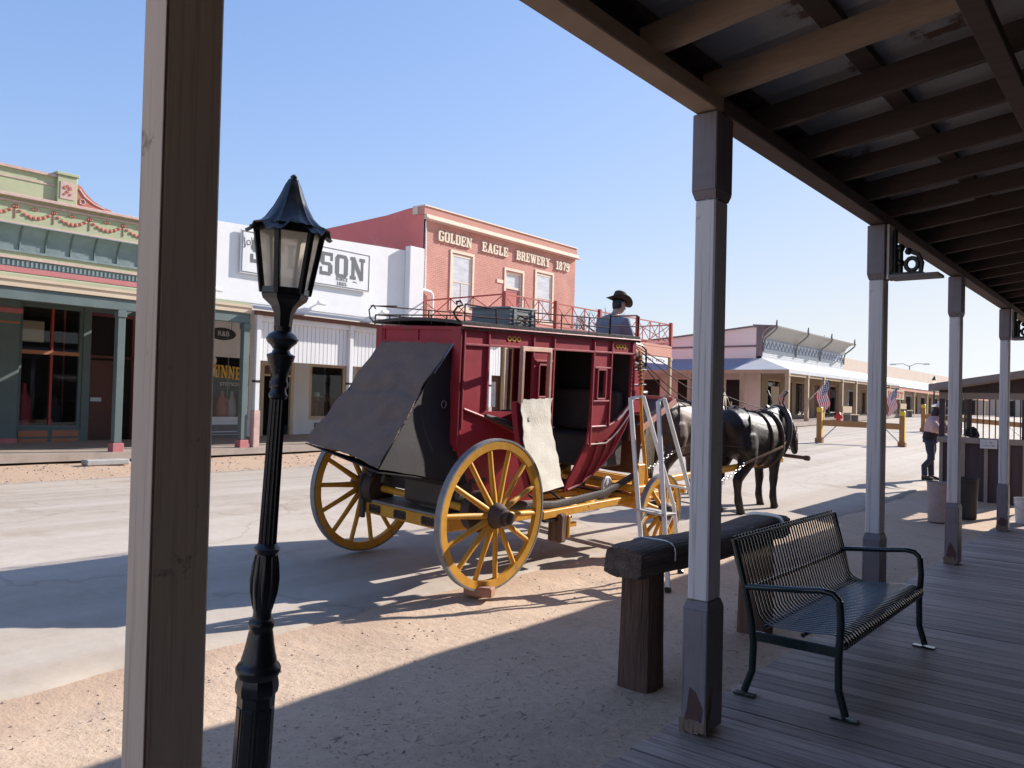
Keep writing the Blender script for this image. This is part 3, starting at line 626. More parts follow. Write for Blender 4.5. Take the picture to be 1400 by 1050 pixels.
PL = ['tan porch post nearest the camera, bare lower shaft filling the left of the view', 'white porch post with peeling gray base at the near end of the bench',
      'white porch post behind the bench, bracket on its cap', 'white porch post in front of the pale trash barrel',
      'white porch post beside the plank kiosk and white bucket', 'white porch post standing past the kiosk post near the end of the walk']
pi = 0
for i, yp in enumerate(POST_Y[1:8]):
    tan = yp < 1.5; near = .92 <= yp
    o = thing('porch_post', (-1.86, yp + .08, .1), PL[pi] if near else 'white porch post of the row, behind the viewpoint', 'porch post', 'porch posts along the boardwalk')
    if near: pi += 1
    ms = M['tan_post'] if tan else M['white_post']
    T = Matrix.Translation((-1.86 + (.012 if tan else 0), yp + .09, .1)) @ Matrix.Rotation(R(.25 * math.sin(yp * 5)), 4, 'X') @ Matrix.Rotation(-.017 if tan else 0, 4, 'Y')
    zb = .66
    mb = MB(T); mb.box((-.056, -.075, zb), (.056, .075, 2.70), .008); mb.build('shaft', ms, o)
    for z0, z1, nm in ((.012, zb, 'base_block'), (2.70, 3.14, 'cap_block')):
        mb = MB(T)
        lo = z0 == .012
        mb.box((-.068, -.098, z0 + (0 if lo else .04)), (.068, .098, z1 - (.04 if lo else 0)), .006)
        a = (z1 - .0405, z1) if lo else (z0 + .0405, z0)
        P0 = [(-.066, -.096), (.066, -.096), (.066, .096), (-.066, .096)]; P1 = [(-.0565, -.0755), (.0565, -.0755), (.0565, .0755), (-.0565, .0755)]
        A = [mb._v((p[0], p[1], a[0])) for p in P0]; B = [mb._v((p[0], p[1], a[1])) for p in P1]
        for q in range(4): mb.face([A[q], A[(q + 1) % 4], B[(q + 1) % 4], B[q]])
        mb.build(nm, M['gray_block'], o)
    if tan:
        mb = MB(T); mb.box((.020, -.0785, zb + .002), (.0585, -.0752, 2.70), .0012); mb.build('corner_board', ms, o)
    if near and not tan:
        mb = MB(T); rr = random.Random(int(yp * 7)); n_ = 13
        A = [(-.058 + .10 * k / 6, .018) for k in range(7)] + [(.05 - .03 * k + rr.uniform(-.012, .012), .06 + (.16 if k in (1, 2) else .10) * rr.uniform(.6, 1.2)) for k in range(4)]
        mb.face([mb._v((x, -.0986, z)) for x, z in A]); mb.build('peeled_paint', M['peeled'], o, fixn=False)
        mb = MB(T); rr = random.Random(int(yp * 10))
        for q in range(5):
            yy = rr.uniform(-.095, -.0); 
            mb.obox((.0684, -.09 + q * .012, .05 + q * .03), (.003, .016, .07 + .1 * rr.random()), Euler((rr.uniform(-.1, .1), 0, 0)))
            mb.obox((-.06 + q * .026, -.0984, .03 + .02 * rr.random()), (.03, .003, .04 + .05 * rr.random()), Euler((0, rr.uniform(-.2, .2), 0)))
        mb.build('bare_patch', M['rust_edge'], o)
# iron bracket shelves on two caps
def bracket(yp, label):
    o = thing('bracket_shelf', (-1.78, yp + .09, 2.80), label, 'bracket', 'bracket shelves fixed to the porch posts')
    mb = MB(); mb.box((-1.788, yp + .02, 2.80), (-1.766, yp + .16, 3.24), .004); mb.build('back_board', M['white_post'], o)
    mb = MB(); mb.box((-1.764, yp - .02, 2.80), (-1.40, yp + .19, 2.825), .004); mb.build('shelf_board', M['gray_block'], o)
    mb = MB(); yc = yp + .09
    mb.box((-1.76, yc - .04, 2.827), (-1.53, yc + .04, 2.85)); mb.tube([(-1.74, yc, 2.85), (-1.74, yc, 3.2)], .02, 8)
    mb.tube([(-1.70, yc, 2.85), (-1.70, yc, 3.04)], .022, 8); mb.ball((-1.70, yc, 3.05), .036, 8); mb.ball((-1.70, yc, 2.93), .034, 8)
    mb.tube([(-1.615 + .045 * math.cos(t * .5236), yc, 2.915 + .05 * math.sin(t * .5236)) for t in range(12)], .018, 6, closed=True)
    mb.tube([(-1.55, yc, 2.85), (-1.54, yc, 2.92), (-1.57, yc, 2.99), (-1.63, yc, 3.02)], .018, 6); mb.ball((-1.64, yc, 3.02), .03, 8)
    mb.build('iron_scroll', M['iron'], o, smooth=50)
bracket(6.9, 'gray bracket shelf with dark iron scrollwork on the post behind the bench')
bracket(13.35, 'gray bracket shelf with dark iron scrollwork at the far post by the kiosk')

# ------------------------------------------------------------------ bench
bn = thing('metal_bench', (-1.62, 5.4, .1), 'dark green slatted metal bench on the boardwalk', 'bench')
Y0, Y1 = 4.52, 6.30
back = [(-1.985, .965), (-1.995, .985), (-1.975, .995), (-1.955, .96), (-1.88, .70), (-1.835, .56), (-1.805, .527)]
seat = [(-1.805, .527), (-1.765, .512), (-1.70, .508), (-1.55, .515), (-1.42, .528), (-1.365, .52), (-1.34, .497), (-1.345, .465), (-1.37, .455)]
for nm, prof in (('backrest', back), ('seat', seat)):
    mb = MB(); n = 38
    for i in range(n):
        yy = Y0 + .045 + (Y1 - Y0 - .09) * i / (n - 1)
        mb.loft([(x, yy, z) for x, z in prof], [(.0125, .0045)] * len(prof), 6, up=(1, 0, .3))
    for x, z in (((-1.97, .972), (-1.893, .70)) if nm == 'backrest' else ((-1.79, .50), (-1.57, .50), (-1.37, .475))):
        mb.tube([(x, Y0 + .01, z), (x, Y1 - .01, z)], .013, 8)
    mb.build(nm, M['benchgreen'], bn, smooth=50)
for s, yy in ((-1, Y0), (1, Y1)):
    mb = MB(); mb.tube([(-1.975, yy, .975), (-1.90, yy, .70), (-1.86, yy, .53), (-1.845, yy, .40), (-1.85, yy, .25), (-1.895, yy, .125)], .021, 10); mb.box((-1.95, yy - .025, .101), (-1.83, yy + .025, .112)); mb.build('leg', M['benchgreen'], bn, smooth=50)
    mb = MB(); mb.tube([(-1.375, yy, .72), (-1.365, yy, .6), (-1.375, yy, .42), (-1.372, yy, .25), (-1.335, yy, .12)], .021, 10); mb.box((-1.41, yy - .025, .101), (-1.27, yy + .025, .112)); mb.build('leg', M['benchgreen'], bn, smooth=50)
    mb = MB(); mb.tube([(-1.90, yy, .715), (-1.8, yy, .725), (-1.6, yy, .745), (-1.47, yy, .762), (-1.41, yy, .755), (-1.38, yy, .728), (-1.374, yy, .7)], .018, 10); mb.build('armrest', M['benchgreen'], bn, smooth=50)
    mb = MB(); mb.box((-1.845, yy - .006, .42), (-1.375, yy + .006, .475), .003); mb.build('side_rail', M['benchgreen'], bn)

# ------------------------------------------------------------------ hitching rail
hr = thing('hitching_rail', (-2.55, 5.4, 0), 'low hitching rail of a thick charred log on old timber posts', 'hitching rail')
mb = MB(); n = 34; pts = []; rr = []
for i in range(n + 1):
    t = i / n; pts.append((-2.56 + .03 * math.sin(t * 5), 4.26 + 2.5 * t, 00.79 - .03 * t + .012 * math.sin(t * 9)))
def logring(mb, pts):
    rings = []; sg = 20
    for i, p in enumerate(pts):
        ring = []
        for k in range(sg):
            a = 2 * math.pi * k / sg; c_, s_ = math.cos(a), math.sin(a); q = .62
            e = (abs(c_) ** 5.5 + abs(s_) ** 5.5) ** (-1 / 5.5)
            e *= 1 + .07 * noise.noise(Vector((c_ * 2, s_ * 2, i * .35))) + .05 * noise.noise(Vector((c_ * 9, s_ * 9, i * .8)))
            if i in (0, len(pts) - 1): e *= .9
            ring.append(mb._v((p[0] + .138 * e * c_, p[1] + (.04 * noise.noise(Vector((c_ * 3, s_ * 3, 8))) if i < 2 else 0), p[2] + .096 * e * s_)))
        rings.append(ring)
    for A, B in zip(rings, rings[1:]):
        for k in range(sg): mb.face([A[k], A[(k + 1) % sg], B[(k + 1) % sg], B[k]])
    mb.face(rings[0][::-1]); mb.face(rings[-1])
logring(mb, pts); mb.build('log', M['log'], hr, smooth=55)
for yp, x in ((4.52, -2.57), (6.22, -2.53)):
    mb = MB()
    def pf(u_, v_):
        a = u_ * 2 * math.pi; c_, s_ = math.cos(a), math.sin(a); e = (abs(c_) ** 6 + abs(s_) ** 6) ** (-1 / 6)
        nz = noise.noise(Vector((c_ * 3, s_ * 3, v_ * .6))) * .06 + noise.noise(Vector((c_ * 14, s_ * 14, v_ * .8))) * .055
        return (x + (.108 + .012 * (1 - v_)) * e * c_ * (1 + nz), yp + (.105 + .01 * (1 - v_)) * e * s_ * (1 + nz), -.08 + .80 * v_)
    mb.grid(pf, 48, 12); mb.build('post', M['oldpost'], hr, smooth=40)
for yp in (4.62, 6.44):
    mb = MB(); mb.loft([(-2.56 + .144 * ((abs(math.cos(t)) ** 5 + abs(math.sin(t)) ** 5) ** (-1 / 5)) * math.cos(t), yp, .777 + .101 * ((abs(math.cos(t)) ** 5 + abs(math.sin(t)) ** 5) ** (-1 / 5)) * math.sin(t)) for t in [math.pi * k / 16 for k in range(17)]], [(.022, .004)] * 17, 6, up=(0, 1, 0)); mb.build('strap', M['strap'], hr, smooth=40)

# ------------------------------------------------------------------ street lamp
LB = Vector((-2.745, 1.84, 0.)); LT = Vector((-2.60, 1.86, 2.585))
lamp = thing('street_lamp', LB, 'black cast iron lamp post with six sided frosted lantern', 'street lamp')
ax = (LT - LB).normalized(); hgt = (LT - LB).length
Rl = Vector((0, 0, 1)).rotation_difference(ax).to_matrix() @ Matrix.Rotation(R(39 - 30 + 25), 3, 'Z')
TL = Matrix.Translation(LB) @ Rl.to_4x4()
ZK = [(-1, -1), (.67, .67), (.745, .74), (1.262, 1.18), (1.80, 1.73), (2.025, 1.96), (2.19, 2.135), (2.395, 2.375), (2.6, 2.59), (9, 9)]
def zm(z):
    for (a, b), (c, d) in zip(ZK, ZK[1:]):
        if z <= c: return b + (d - b) * (z - a) / (c - a)
def lz(prof, nm, m, seg=24, sm=40, ph=0.):
    mb = MB(TL); mb.lathe([(r_, zm(h_)) for r_, h_ in prof], seg=seg, phase=ph); return mb.build(nm, m, lamp, smooth=sm)
lz([(.09, -.1), (.09, .06), (.082, .075), (.073, .10), (.070, .60), (.078, .61), (.081, .63), (.079, .65), (.074, .67)], 'base', M['lampblack'], 8, 20, R(22.5))
mb = MB(TL)
for k in range(8):                                       # raised panels on the base
    a = R(45 * k); c_ = Vector((.066 * math.cos(a), .066 * math.sin(a), .35)); mb.obox(c_, (.006, .034, .42), Matrix.Rotation(a, 3, 'Z'), .002)
mb.build('base_panel', M['lampblack'], lamp)
lz([(.074, .67), (.083, .69), (.085, .705), (.077, .72), (.068, .73), (.066, .745), (.060, .77), (.053, .81), (.046, .86), (.043, .875), (.047, .885), (.050, .90), (.046, .915), (.036, .925), (.034, .95), (.039, .985), (.046, 1.05), (.047, 1.10), (.043, 1.17), (.038, 1.215), (.047, 1.225), (.049, 1.24), (.040, 1.25), (.034, 1.262)], 'pedestal', M['lampblack'])
mb = MB(TL)
for k in range(10):                                      # acanthus leaves on the bulb
    a = 2 * math.pi * k / 10
    mb.loft([(r_ * math.cos(a), r_ * math.sin(a), zm(z_)) for r_, z_ in ((.036, .97), (.047, 1.05), (.048, 1.1), (.044, 1.17), (.040, 1.21))], [(.003, .003), (.008, .005), (.0095, .005), (.007, .004), (.003, .003)], 6)
for k in range(12):                                      # flutes along the pole
    a = 2 * math.pi * k / 12; mb.tube([((.0295) * math.cos(a), .0295 * math.sin(a), zm(1.262)), (.0255 * math.cos(a), .0255 * math.sin(a), zm(1.80))], .0052, 6)
mb.build('fluting', M['lampblack'], lamp, smooth=50)
lz([(.029, 1.26), (.025, 1.80), (.033, 1.805), (.036, 1.815), (.031, 1.825), (.028, 1.84), (.036, 1.846), (.036, 1.862), (.031, 1.87), (.034, 1.90), (.045, 1.935), (.051, 1.955), (.053, 1.965), (.036, 1.972), (.029, 1.985), (.042, 2.0), (.056, 2.012), (.060, 2.025), (.051, 2.04), (.032, 2.052), (.034, 2.07)], 'pole', M['lampblack'])
SG, P6 = 6, R(30)
lz([(.033, 2.07), (.037, 2.115), (.05, 2.14), (.082, 2.165), (.088, 2.18), (.086, 2.19)], 'lantern_cup', M['lampblack'], 6, 20, P6)
zl, zh, rl, rh = 2.135, 2.375, .086, .125
def hexp(r, z, k): a = R(30 + 60 * k); return Vector((r * math.cos(a), r * math.sin(a), z))
mb = MB(TL)
for k in range(6):
    mb.bar(hexp(rl, zl - .004, k), hexp(rh, zh + .004, k), .021, .021, up=hexp(1, 0, k), bev=.003)
    mb.bar(hexp(rh, zh - .004, k), hexp(rh, zh - .004, k + 1), .016, .03); mb.bar(hexp(rl, zl + .006, k), hexp(rl, zl + .006, k + 1), .016, .022)
mb.build('lantern_frame', M['lampblack'], lamp)
for k in range(6):
    mb = MB(TL); s = .93; A, B, C_, D_ = [hexp(r_ * s, z_, kk) for r_, z_, kk in ((rl, zl, k), (rl, zl, k + 1), (rh, zh, k + 1), (rh, zh, k))]
    nrm = (B - A).cross(D_ - A).normalized() * .003
    mb.quad(A, B, C_, D_); mb.build('glass_pane', M['frost'], lamp)
mb = MB(TL)
def roof_pt(u_, v_):
    r = [.165, .13, .095, .068, .046, .030, .017][0:]; zz = [2.375, 2.39, 2.42, 2.46, 2.505, 2.545, 2.568]
    t = v_ * 6; i = min(5, int(t)); fr = t - i; rr_ = r[i] + (r[i + 1] - r[i]) * fr; z_ = zz[i] + (zz[i + 1] - zz[i]) * fr
    ang = u_ * 2 * math.pi + P6; sect = ((u_ * 6) % 1) - .5
    hexf = math.cos(math.pi / 6) / math.cos(sect * math.pi / 3); hexf = 1 + (hexf - 1) * .75
    sc_ = (1 - v_) ** 3
    z_ += -.02 * sc_ * (abs(math.sin(u_ * 6 * math.pi * 3)) * .5) + .018 * sc_ * math.cos(sect * 2 * math.pi)
    return (rr_ * hexf * math.cos(ang), rr_ * hexf * math.sin(ang), z_)
mb.grid(roof_pt, 72, 12, .005); mb.build('lamp_roof', M['lampblack'], lamp, smooth=35)
lz([(.017, 2.562), (.02, 2.568), (.02, 2.576), (.012, 2.58), (.013, 2.588), (.004, 2.596)], 'finial', M['lampblack'], 12)
# ------------------------------------------------------------------ stagecoach
def RYXZ(yaw, pit, lean): return Matrix.Rotation(yaw, 4, 'Z') @ Matrix.Rotation(pit, 4, 'X') @ Matrix.Rotation(lean, 4, 'Y')
GM = Matrix.Translation((-5.58, 5.571, .123)) @ RYXZ(-.036, .012, .066)
BMx = Matrix.Translation((-5.62, 5.50, 2.45)) @ RYXZ(-.03, .03, .05)
TB = GM.inverted() @ BMx                                  # coach-body frame -> coach root frame
coach = thing('stagecoach', (-5.58, 5.571, .123), 'maroon stagecoach with yellow running gear and black rear boot, door open', 'stagecoach', rot=(.012, .066, -.036))
coach.rotation_mode = 'YXZ'
def cp(mb, nm, m, parent=None, sm=None): return mb.build(nm, m, parent or coach, smooth=sm)
def make_wheel(x, y, r, side, ns):
    mb = MB(); w_, t_ = .06, .09
    mb.lathe([(r - .018, -w_ / 2), (r - .018, w_ / 2), (r - t_, w_ / 2 - .006), (r - t_, -w_ / 2 + .006), (r - .018, -w_ / 2)], axis='X', seg=64, caps=False)
    rim = mb.build('wheel', M['yellow'], coach, smooth=30); rim.location = (x, y, r)
    mb = MB(); mb.lathe([(r - .0175, -w_ / 2 - .002), (r, -w_ / 2 - .002), (r, w_ / 2 + .002), (r - .0175, w_ / 2 + .002)], axis='X', seg=64, caps=False); mb.build('tyre', M['tyre'], rim, smooth=30)
    s = side; mb = MB()
    mb.lathe([(.075, -s * .15), (.10, -s * .10), (.115, -s * .03), (.118, s * .05), (.105, s * .09), (.085, s * .12), (.075, s * .16), (.058, s * .165), (.055, s * .215), (.03, s * .22)], axis='X', seg=24); mb.build('hub', M['hub'], rim, smooth=40)
    first = None
    for k in range(ns):
        if first is None:
            mb = MB(); mb.loft([(s * .03, 0, .09), (s * .028, 0, .16), (s * .012, 0, r * .55), (0, 0, r - t_ + .004)], [(.03, .025), (.031, .025), (.025, .021), (.023, .022)], 8, up=(1, 0, 0)); first = o = mb.build('spoke', M['yellow'], rim, smooth=50)
        else:
            o = first.copy(); COL.objects.link(o); o.parent = rim
        o.rotation_euler = (2 * math.pi * (k + .35) / ns, 0, 0)
    return rim
make_wheel(.87, 0, .675, 1, 14); make_wheel(-.87, 0, .675, -1, 14)
make_wheel(.86, 2.9, .43, 1, 12); make_wheel(-.86, 2.9, .43, -1, 12)
for s in (1, -1):
    mb = MB(); mb.lathe([(.05, s * .62), (.17, s * .63), (.185, s * .66), (.185, s * .74), (.15, s * .76)], (0, 0, .675), 'X', 28); cp(mb, 'brake_drum', M['hub'], sm=40)
for y, r in ((0, .675), (2.9, .43)):
    mb = MB(); mb.tube([(-.86, y, r), (.86, y, r)], .035, 10); cp(mb, 'axle', M['yellow'], sm=50)
# rear bolster, thick painted plank with iron plates
mb = MB(TB); mb.box((-.62, -.10, -1.885), (.60, .2, -1.765), .008); rb = cp(mb, 'rear_bolster', M['yellow'])
mb = MB(TB); mb.box((-.64, -.11, -1.763), (.62, .24, -1.738), .004); mb.build('top_board', M['tyre'], rb)
for x in (-.43, -.06, .33):
    mb = MB(TB)
    for dx in (-.06, -.02, .02, .06):
        for dz in (-.017, .017): mb.lathe([(.027, -.1075), (.027, -.1005)], (x + dx, 0, -1.825 + dz), 'Y', 14)
    for dx in (-.06, .06):
        for dz in (-.017, .017): mb.ball((x + dx, -.109, -1.825 + dz), .008, 8)
    mb.build('iron_plate', M['hub'], rb)
mb = MB(TB); mb.tube([(-.58, -.13, -1.90), (-.60, -.14, -1.75), (-.62, -.14, -1.6), (-.60, -.14, -1.5), (-.53, -.14, -1.46), (-.47, -.12, -1.5)], .018, 8); mb.box((-.61, -.15, -1.93), (-.56, -.112, -1.74)); cp(mb, 'iron_loop', M['leather'], sm=40)
# perches and front gear
for x in (-.36, 0, .36):
    mb = MB(); mb.bar((x, .1, .47), (x * .8, 2.85, .46), .075, .085, bev=.006); cp(mb, 'perch', M['yellow'])
for s in (-1, 1):
    mb = MB(); mb.loft([(s * .52, -.1, .80), (s * .5, .4, .66), (s * .48, 1.4, .565), (s * .48, 2.3, .62), (s * .5, 3.05, .84)], [(.03, .045)] * 5, 8); cp(mb, 'thoroughbrace', M['leather'], sm=40)
    mb = MB(); mb.bar((s * .55, 1.1, .50), (s * .50, 3.5, .53), .06, .08, bev=.006); cp(mb, 'side_bar', M['yellow'])
    mb = MB(); mb.tube([(s * .56, 1.9, .52), (s * .30, 2.8, .62)], .012, 6); cp(mb, 'brace_rod', M['iron'])
    mb = MB(); mb.box((s * .50, 2.82, .44), (s * .58, 2.98, .93), .01); cp(mb, 'front_standard', M['yellow'])
mb = MB(); mb.box((-.68, 2.80, .455), (.68, 2.99, .56), .01); mb.box((-.62, 2.76, .60), (.62, 3.03, .68), .01); mb.box((-.5, 3.2, .50), (.5, 3.28, .58), .008); cp(mb, 'front_bolster', M['yellow'])
mb = MB(); mb.lathe([(.33, .568), (.36, .572), (.36, .592), (.33, .597), (.33, .568)], (0, 2.9, 0), 'Z', 32, caps=False); cp(mb, 'fifth_wheel', M['iron'], sm=40)
mb = MB(); mb.bar((0, 2.9, .52), (.04, 8.25, .66), .075, .09, bev=.012); tg = cp(mb, 'tongue', M['yellow'])
mb = MB(); mb.bar((-.7, 3.75, .58), (.7, 3.75, .58), .06, .09, bev=.01); mb.bar((-.95, 3.95, .58), (-.25, 3.95, .58), .05, .06, bev=.01); mb.bar((.25, 3.95, .58), (.95, 3.95, .58), .05, .06, bev=.01); cp(mb, 'doubletree', M['yellow'])
mb = MB(); mb.bar((-.65, 8.22, .74), (.52, 8.22, .74), .06, .06, bev=.012); mb.lathe([(.04, .44), (.045, .47), (.045, .52), (.03, .535)], (0, 8.22, .74), 'X', 10); cp(mb, 'neck_yoke', M['oldpost'])
# brake
mb = MB(TB); mb.box((.62, 1.34, -2.16), (.80, 1.455, -1.86), .02); bb = cp(mb, 'brake_block', M['oldpost'])
mb = MB(TB); mb.box((.60, 1.457, -2.12), (.81, 1.50, -1.88), .012); mb.build('block_face', M['yellow'], bb)
mb = MB(TB); mb.bar((-.7, 1.56, -1.93), (.72, 1.56, -1.93), .07, .09, bev=.01); mb.bar((.66, 1.5, -2.02), (.66, 1.78, -2.03), .035, .05); cp(mb, 'brake_beam', M['yellow'])
mb = MB(TB); lv = [(.62, 2.97, -.12), (.62, 3.02, -.4), (.62, 3.05, -.7), (.62, 3.12, -1.1), (.62, 3.2, -1.4), (.62, 3.34, -1.95)]
mb.tube(lv, [.016, .018, .02, .022, .024, .022], 8); bl = cp(mb, 'brake_lever', M['yellow'], sm=50)
mb = MB(TB)
for k in range(8):
    zc = -.2 - .045 * k; yc = 2.97 + .05 * (k + 1) / 6; mb.loft([(.62 + .024 * math.cos(t), yc + .024 * math.sin(t), zc + .012 * math.cos(t)) for t in [2 * math.pi * q / 10 for q in range(10)]], .008, 6, closed=True)
mb.build('lever_rope', M['leather'], bl, smooth=50)
mb = MB(TB); mb.tube([(.60 + .0, 2.44 + .085 * math.sin(t), -1.69 + .10 * math.cos(t)) for t in [2 * math.pi * q / 20 for q in range(20)]], .017, 8, closed=True); mb.box((.585, 2.42, -1.86), (.615, 2.46, -1.60)); cp(mb, 'pulley_ring', M['alu'], sm=50)
mb = MB(TB)
for y in (1.16, 1.52): mb.tube([(.50, y, -1.68), (.62, y + .02, -1.74), (.66, y + .02, -1.90)], .012, 6)
mb.box((.60, 1.14, -1.925), (.76, 1.58, -1.905)); cp(mb, 'step', M['iron'], sm=40)

# --- body shell
PROF = [(0, -.95), (.03, -1.18), (.12, -1.36), (.28, -1.53), (.55, -1.68), (.9, -1.77), (1.33, -1.79), (1.75, -1.76), (2.1, -1.68), (2.4, -1.53), (2.62, -1.33), (2.80, -1.05), (2.90, -.82), (2.95, -.62)]
def prof(y):
    y = max(0, min(2.95, y))
    for (a, b), (c, d) in zip(PROF, PROF[1:]):
        if y <= c: return b + (d - b) * (y - a) / (c - a)
    return PROF[-1][1]
def sx(z): return .585 - (.17 * ((-.75 - z) / 1.04) ** 1.7 if z < -.75 else 0)
def belt_f(y): return -1.0 if y < 2.43 else -1.0 + .34 * ((y - 2.43) / .52) ** 1.5
def shell(mb, y0, y1, top, bot, s=1, n=None, m=8, off=0., th=-.022):
    T_ = top if callable(top) else (lambda y: top); B_ = bot if callable(bot) else (lambda y: bot)
    n = n or max(1, int((y1 - y0) / .06))
    def fn(a, b):
        y = y0 + (y1 - y0) * (a if s > 0 else 1 - a); z = T_(y) + (B_(y) - T_(y)) * b
        return (s * (sx(z) + off), y, z)
    mb.grid(fn, n, m, th)
def side_panel(s):
    mb = MB(TB)
    shell(mb, 0, .34, 0, prof, s, m=16); shell(mb, .34, 2.86, 0, -.155, s, n=12, m=1)
    if s > 0:
        shell(mb, .34, 1.03, lambda y: -.79 - .03 * (y - .34), prof, s, m=12)
        shell(mb, 1.03, 1.35, -.155, -.33, s, m=1); shell(mb, 1.03, 1.12, -.33, -.66, s, m=1); shell(mb, 1.27, 1.35, -.33, -.66, s, m=1); shell(mb, 1.03, 1.35, -.66, prof, s, m=12)
        shell(mb, 2.08, 2.42, -.155, -.36, s, m=1); shell(mb, 2.08, 2.17, -.36, -.69, s, m=1); shell(mb, 2.33, 2.42, -.36, -.69, s, m=1); shell(mb, 2.08, 2.42, -.69, -1.0, s, m=3)
        shell(mb, 1.86, 2.08, lambda y: max(prof(y) + .02, -1.20 - 1.9 * (2.08 - y)), prof, s, m=6)
        shell(mb, 2.86, 2.95, 0, prof, s, m=10)
    else:
        shell(mb, .34, 1.35, -.155, prof, s, m=12); shell(mb, 2.08, 2.95, 0 if s > 0 else -.155, prof, s, m=12); shell(mb, 2.86, 2.95, 0, -.155, s, m=1)
    o = cp(mb, 'side_panel', M['maroon'], sm=40)
    if s > 0:
        mb = MB(TB); shell(mb, 2.08, 2.86, belt_f, lambda y: max(prof(y), -1.22 + .0 * y) if y < 2.4 else prof(y), s, m=6, off=.002); shell(mb, 2.08, 2.42, -1.2, prof, s, m=6, off=.001); mb.build('lower_front_panel', M['redlit'], o, smooth=40)
    return o
side = side_panel(1); side2 = side_panel(-1)
def trim(parent, paths, w=.016, h=.03, nm='moulding', m='trim'):
    mb = MB(TB)
    for P in paths:
        for p, q in zip(P, P[1:]): mb.bar(p, q, w, h, up=(1, 0, 0), bev=.003)
    return mb.build(nm, M[m], parent)
X = .592
vert = [[(X, y, z0), (X, y, z1)] for y, z0, z1 in ((.02, -.0, -.95), (.35, 0, -.78), (1.02, 0, -1.0), (1.36, 0, -1.1), (2.08, 0, -1.22), (2.43, -0, -1.0), (2.86, 0, -.84))]
hor = [[(X, .03, z), (X, 2.94, z)] for z in (-.012, -.165)]
frames = [[(X, y0, z0), (X, y1, z0), (X, y1, z1), (X, y0, z1), (X, y0, z0)] for y0, y1, z0, z1 in ((1.12, 1.27, -.33, -.66), (2.17, 2.33, -.36, -.69))]
small = [[(X, 2.1, -.34), (X, 2.41, -.34)], [(X, 2.1, -.715), (X, 2.41, -.715)], [(X, 1.05, -.29), (X, 1.34, -.29)], [(X, 1.05, -.70), (X, 1.34, -.70)]]
trim(side, vert + hor + frames + small, .02, .024)
def skin(y, z, off=.012): return (sx(z) + off, y, z)
belt = [skin(.04, -.76), skin(.35, -.85), skin(.7, -.97), skin(1.0, -1.10), skin(1.34, -1.27)]
mb = MB(TB); mb.tube(belt, .014, 6)
fb = [skin(y, belt_f(y)) for y in (2.09, 2.25, 2.43, 2.55, 2.66, 2.76, 2.86, 2.93)]; fb2 = [skin(y, belt_f(y) - .20 + .10 * max(0, (y - 2.43) / .5)) for y in (2.09, 2.25, 2.43, 2.55, 2.66, 2.76, 2.86, 2.92)]
mb.tube(fb, .014, 6); mb.tube(fb2, .012, 6)
for y0 in (2.30, 2.48, 2.66):
    zt = belt_f(y0) - .17; mb.tube([skin(y0 - .16 * t ** 2 - .02, zt + (prof(y0 - .18) - zt) * t) for t in (0, .25, .5, .75, 1)], .012, 6)
mb.tube([skin(y, prof(y) + .02, .006) for y in (0, .03, .12, .28, .55, .9, 1.33)], .016, 6); mb.tube([skin(y, prof(y) + .02, .006) for y in (1.9, 2.1, 2.4, 2.62, 2.8, 2.9, 2.95)], .016, 6)
mb.build('curved_moulding', M['trim'], side, smooth=50)
mb = MB(TB); mb.tube([skin(y, belt_f(y) - .20 + .10 * max(0, (y - 2.43) / .5), .02) for y in (2.10, 2.25, 2.43, 2.55, 2.66, 2.76, 2.86, 2.92)], .009, 6); mb.tube([skin(y, belt_f(y) - .0, .022) for y in (2.6, 2.7, 2.8, 2.88, 2.95)], .014, 6); mb.build('curtain_cord', M['canvas'], side, smooth=50)
for yc in (.72, 2.62):
    mb = MB(TB)
    for dy in (-.07, 0, .07): mb.tube([(.5875, yc + dy + .026 * math.cos(t), -.085 + .022 * math.sin(t)) for t in [2 * math.pi * q / 12 for q in range(12)]], .005, 5, closed=True)
    mb.build('gilt_ornament', M['ylw'], side)
# end walls
mb = MB(TB); mb.box((-.585, -.012, -1.15), (.585, .012, -.002)); mb.box((-.59, -.03, -.035), (.59, -.013, -.004)); mb.box((-.59, -.028, -.165), (.59, -.013, -.14))
for x in (-.49, 0, .49): mb.box((x - .014, -.024, -.139), (x + .014, -.013, -.036))
rw = cp(mb, 'rear_wall', M['maroon'])
mb = MB(TB); mb.box((.50, -.034, -1.1), (.596, -.013, -.004), .004); mb.build('corner_post', M['redlit'], rw); mb = MB(TB); mb.box((-.596, -.034, -1.1), (-.50, -.013, -.004), .004); mb.build('corner_post', M['redlit'], rw)
mb = MB(TB); mb.box((-.56, 2.93, -1.2), (.56, 2.955, -.002)); cp(mb, 'front_wall', M['maroon'])
# lining, seats and far curtains
mb = MB(TB); mb.box((-.55, .015, -1.6), (.55, .03, -.02)); mb.box((-.55, 2.90, -1.2), (.55, 2.925, -.02)); mb.box((-.40, .45, -1.70), (.40, 2.3, -1.66)); mb.box((-.56, .02, -.012), (.56, 2.93, -.004)); cp(mb, 'lining', M['inner'])
for y0, y1 in ((.05, .52), (2.35, 2.88)):
    mb = MB(TB); mb.box((-.52, y0, -1.5), (.50, y1, -1.13), .02); mb.box((-.52, y0 if y0 < 1 else y1 - .12, -1.12), (.50, y0 + .12 if y0 < 1 else y1, -.62), .03); cp(mb, 'seat', M['leather'])
mb = MB(TB); mb.box((-.48, 1.15, -1.42), (.48, 1.33, -1.33), .02); cp(mb, 'middle_bench', M['leather'])
mb = MB(TB); mb.box((-.602, 2.12, -1.0), (-.59, 2.9, -.14)); mb.box((-.602, .1, -1.0), (-.59, 1.3, -.14)); cp(mb, 'far_curtain', M['leather'])
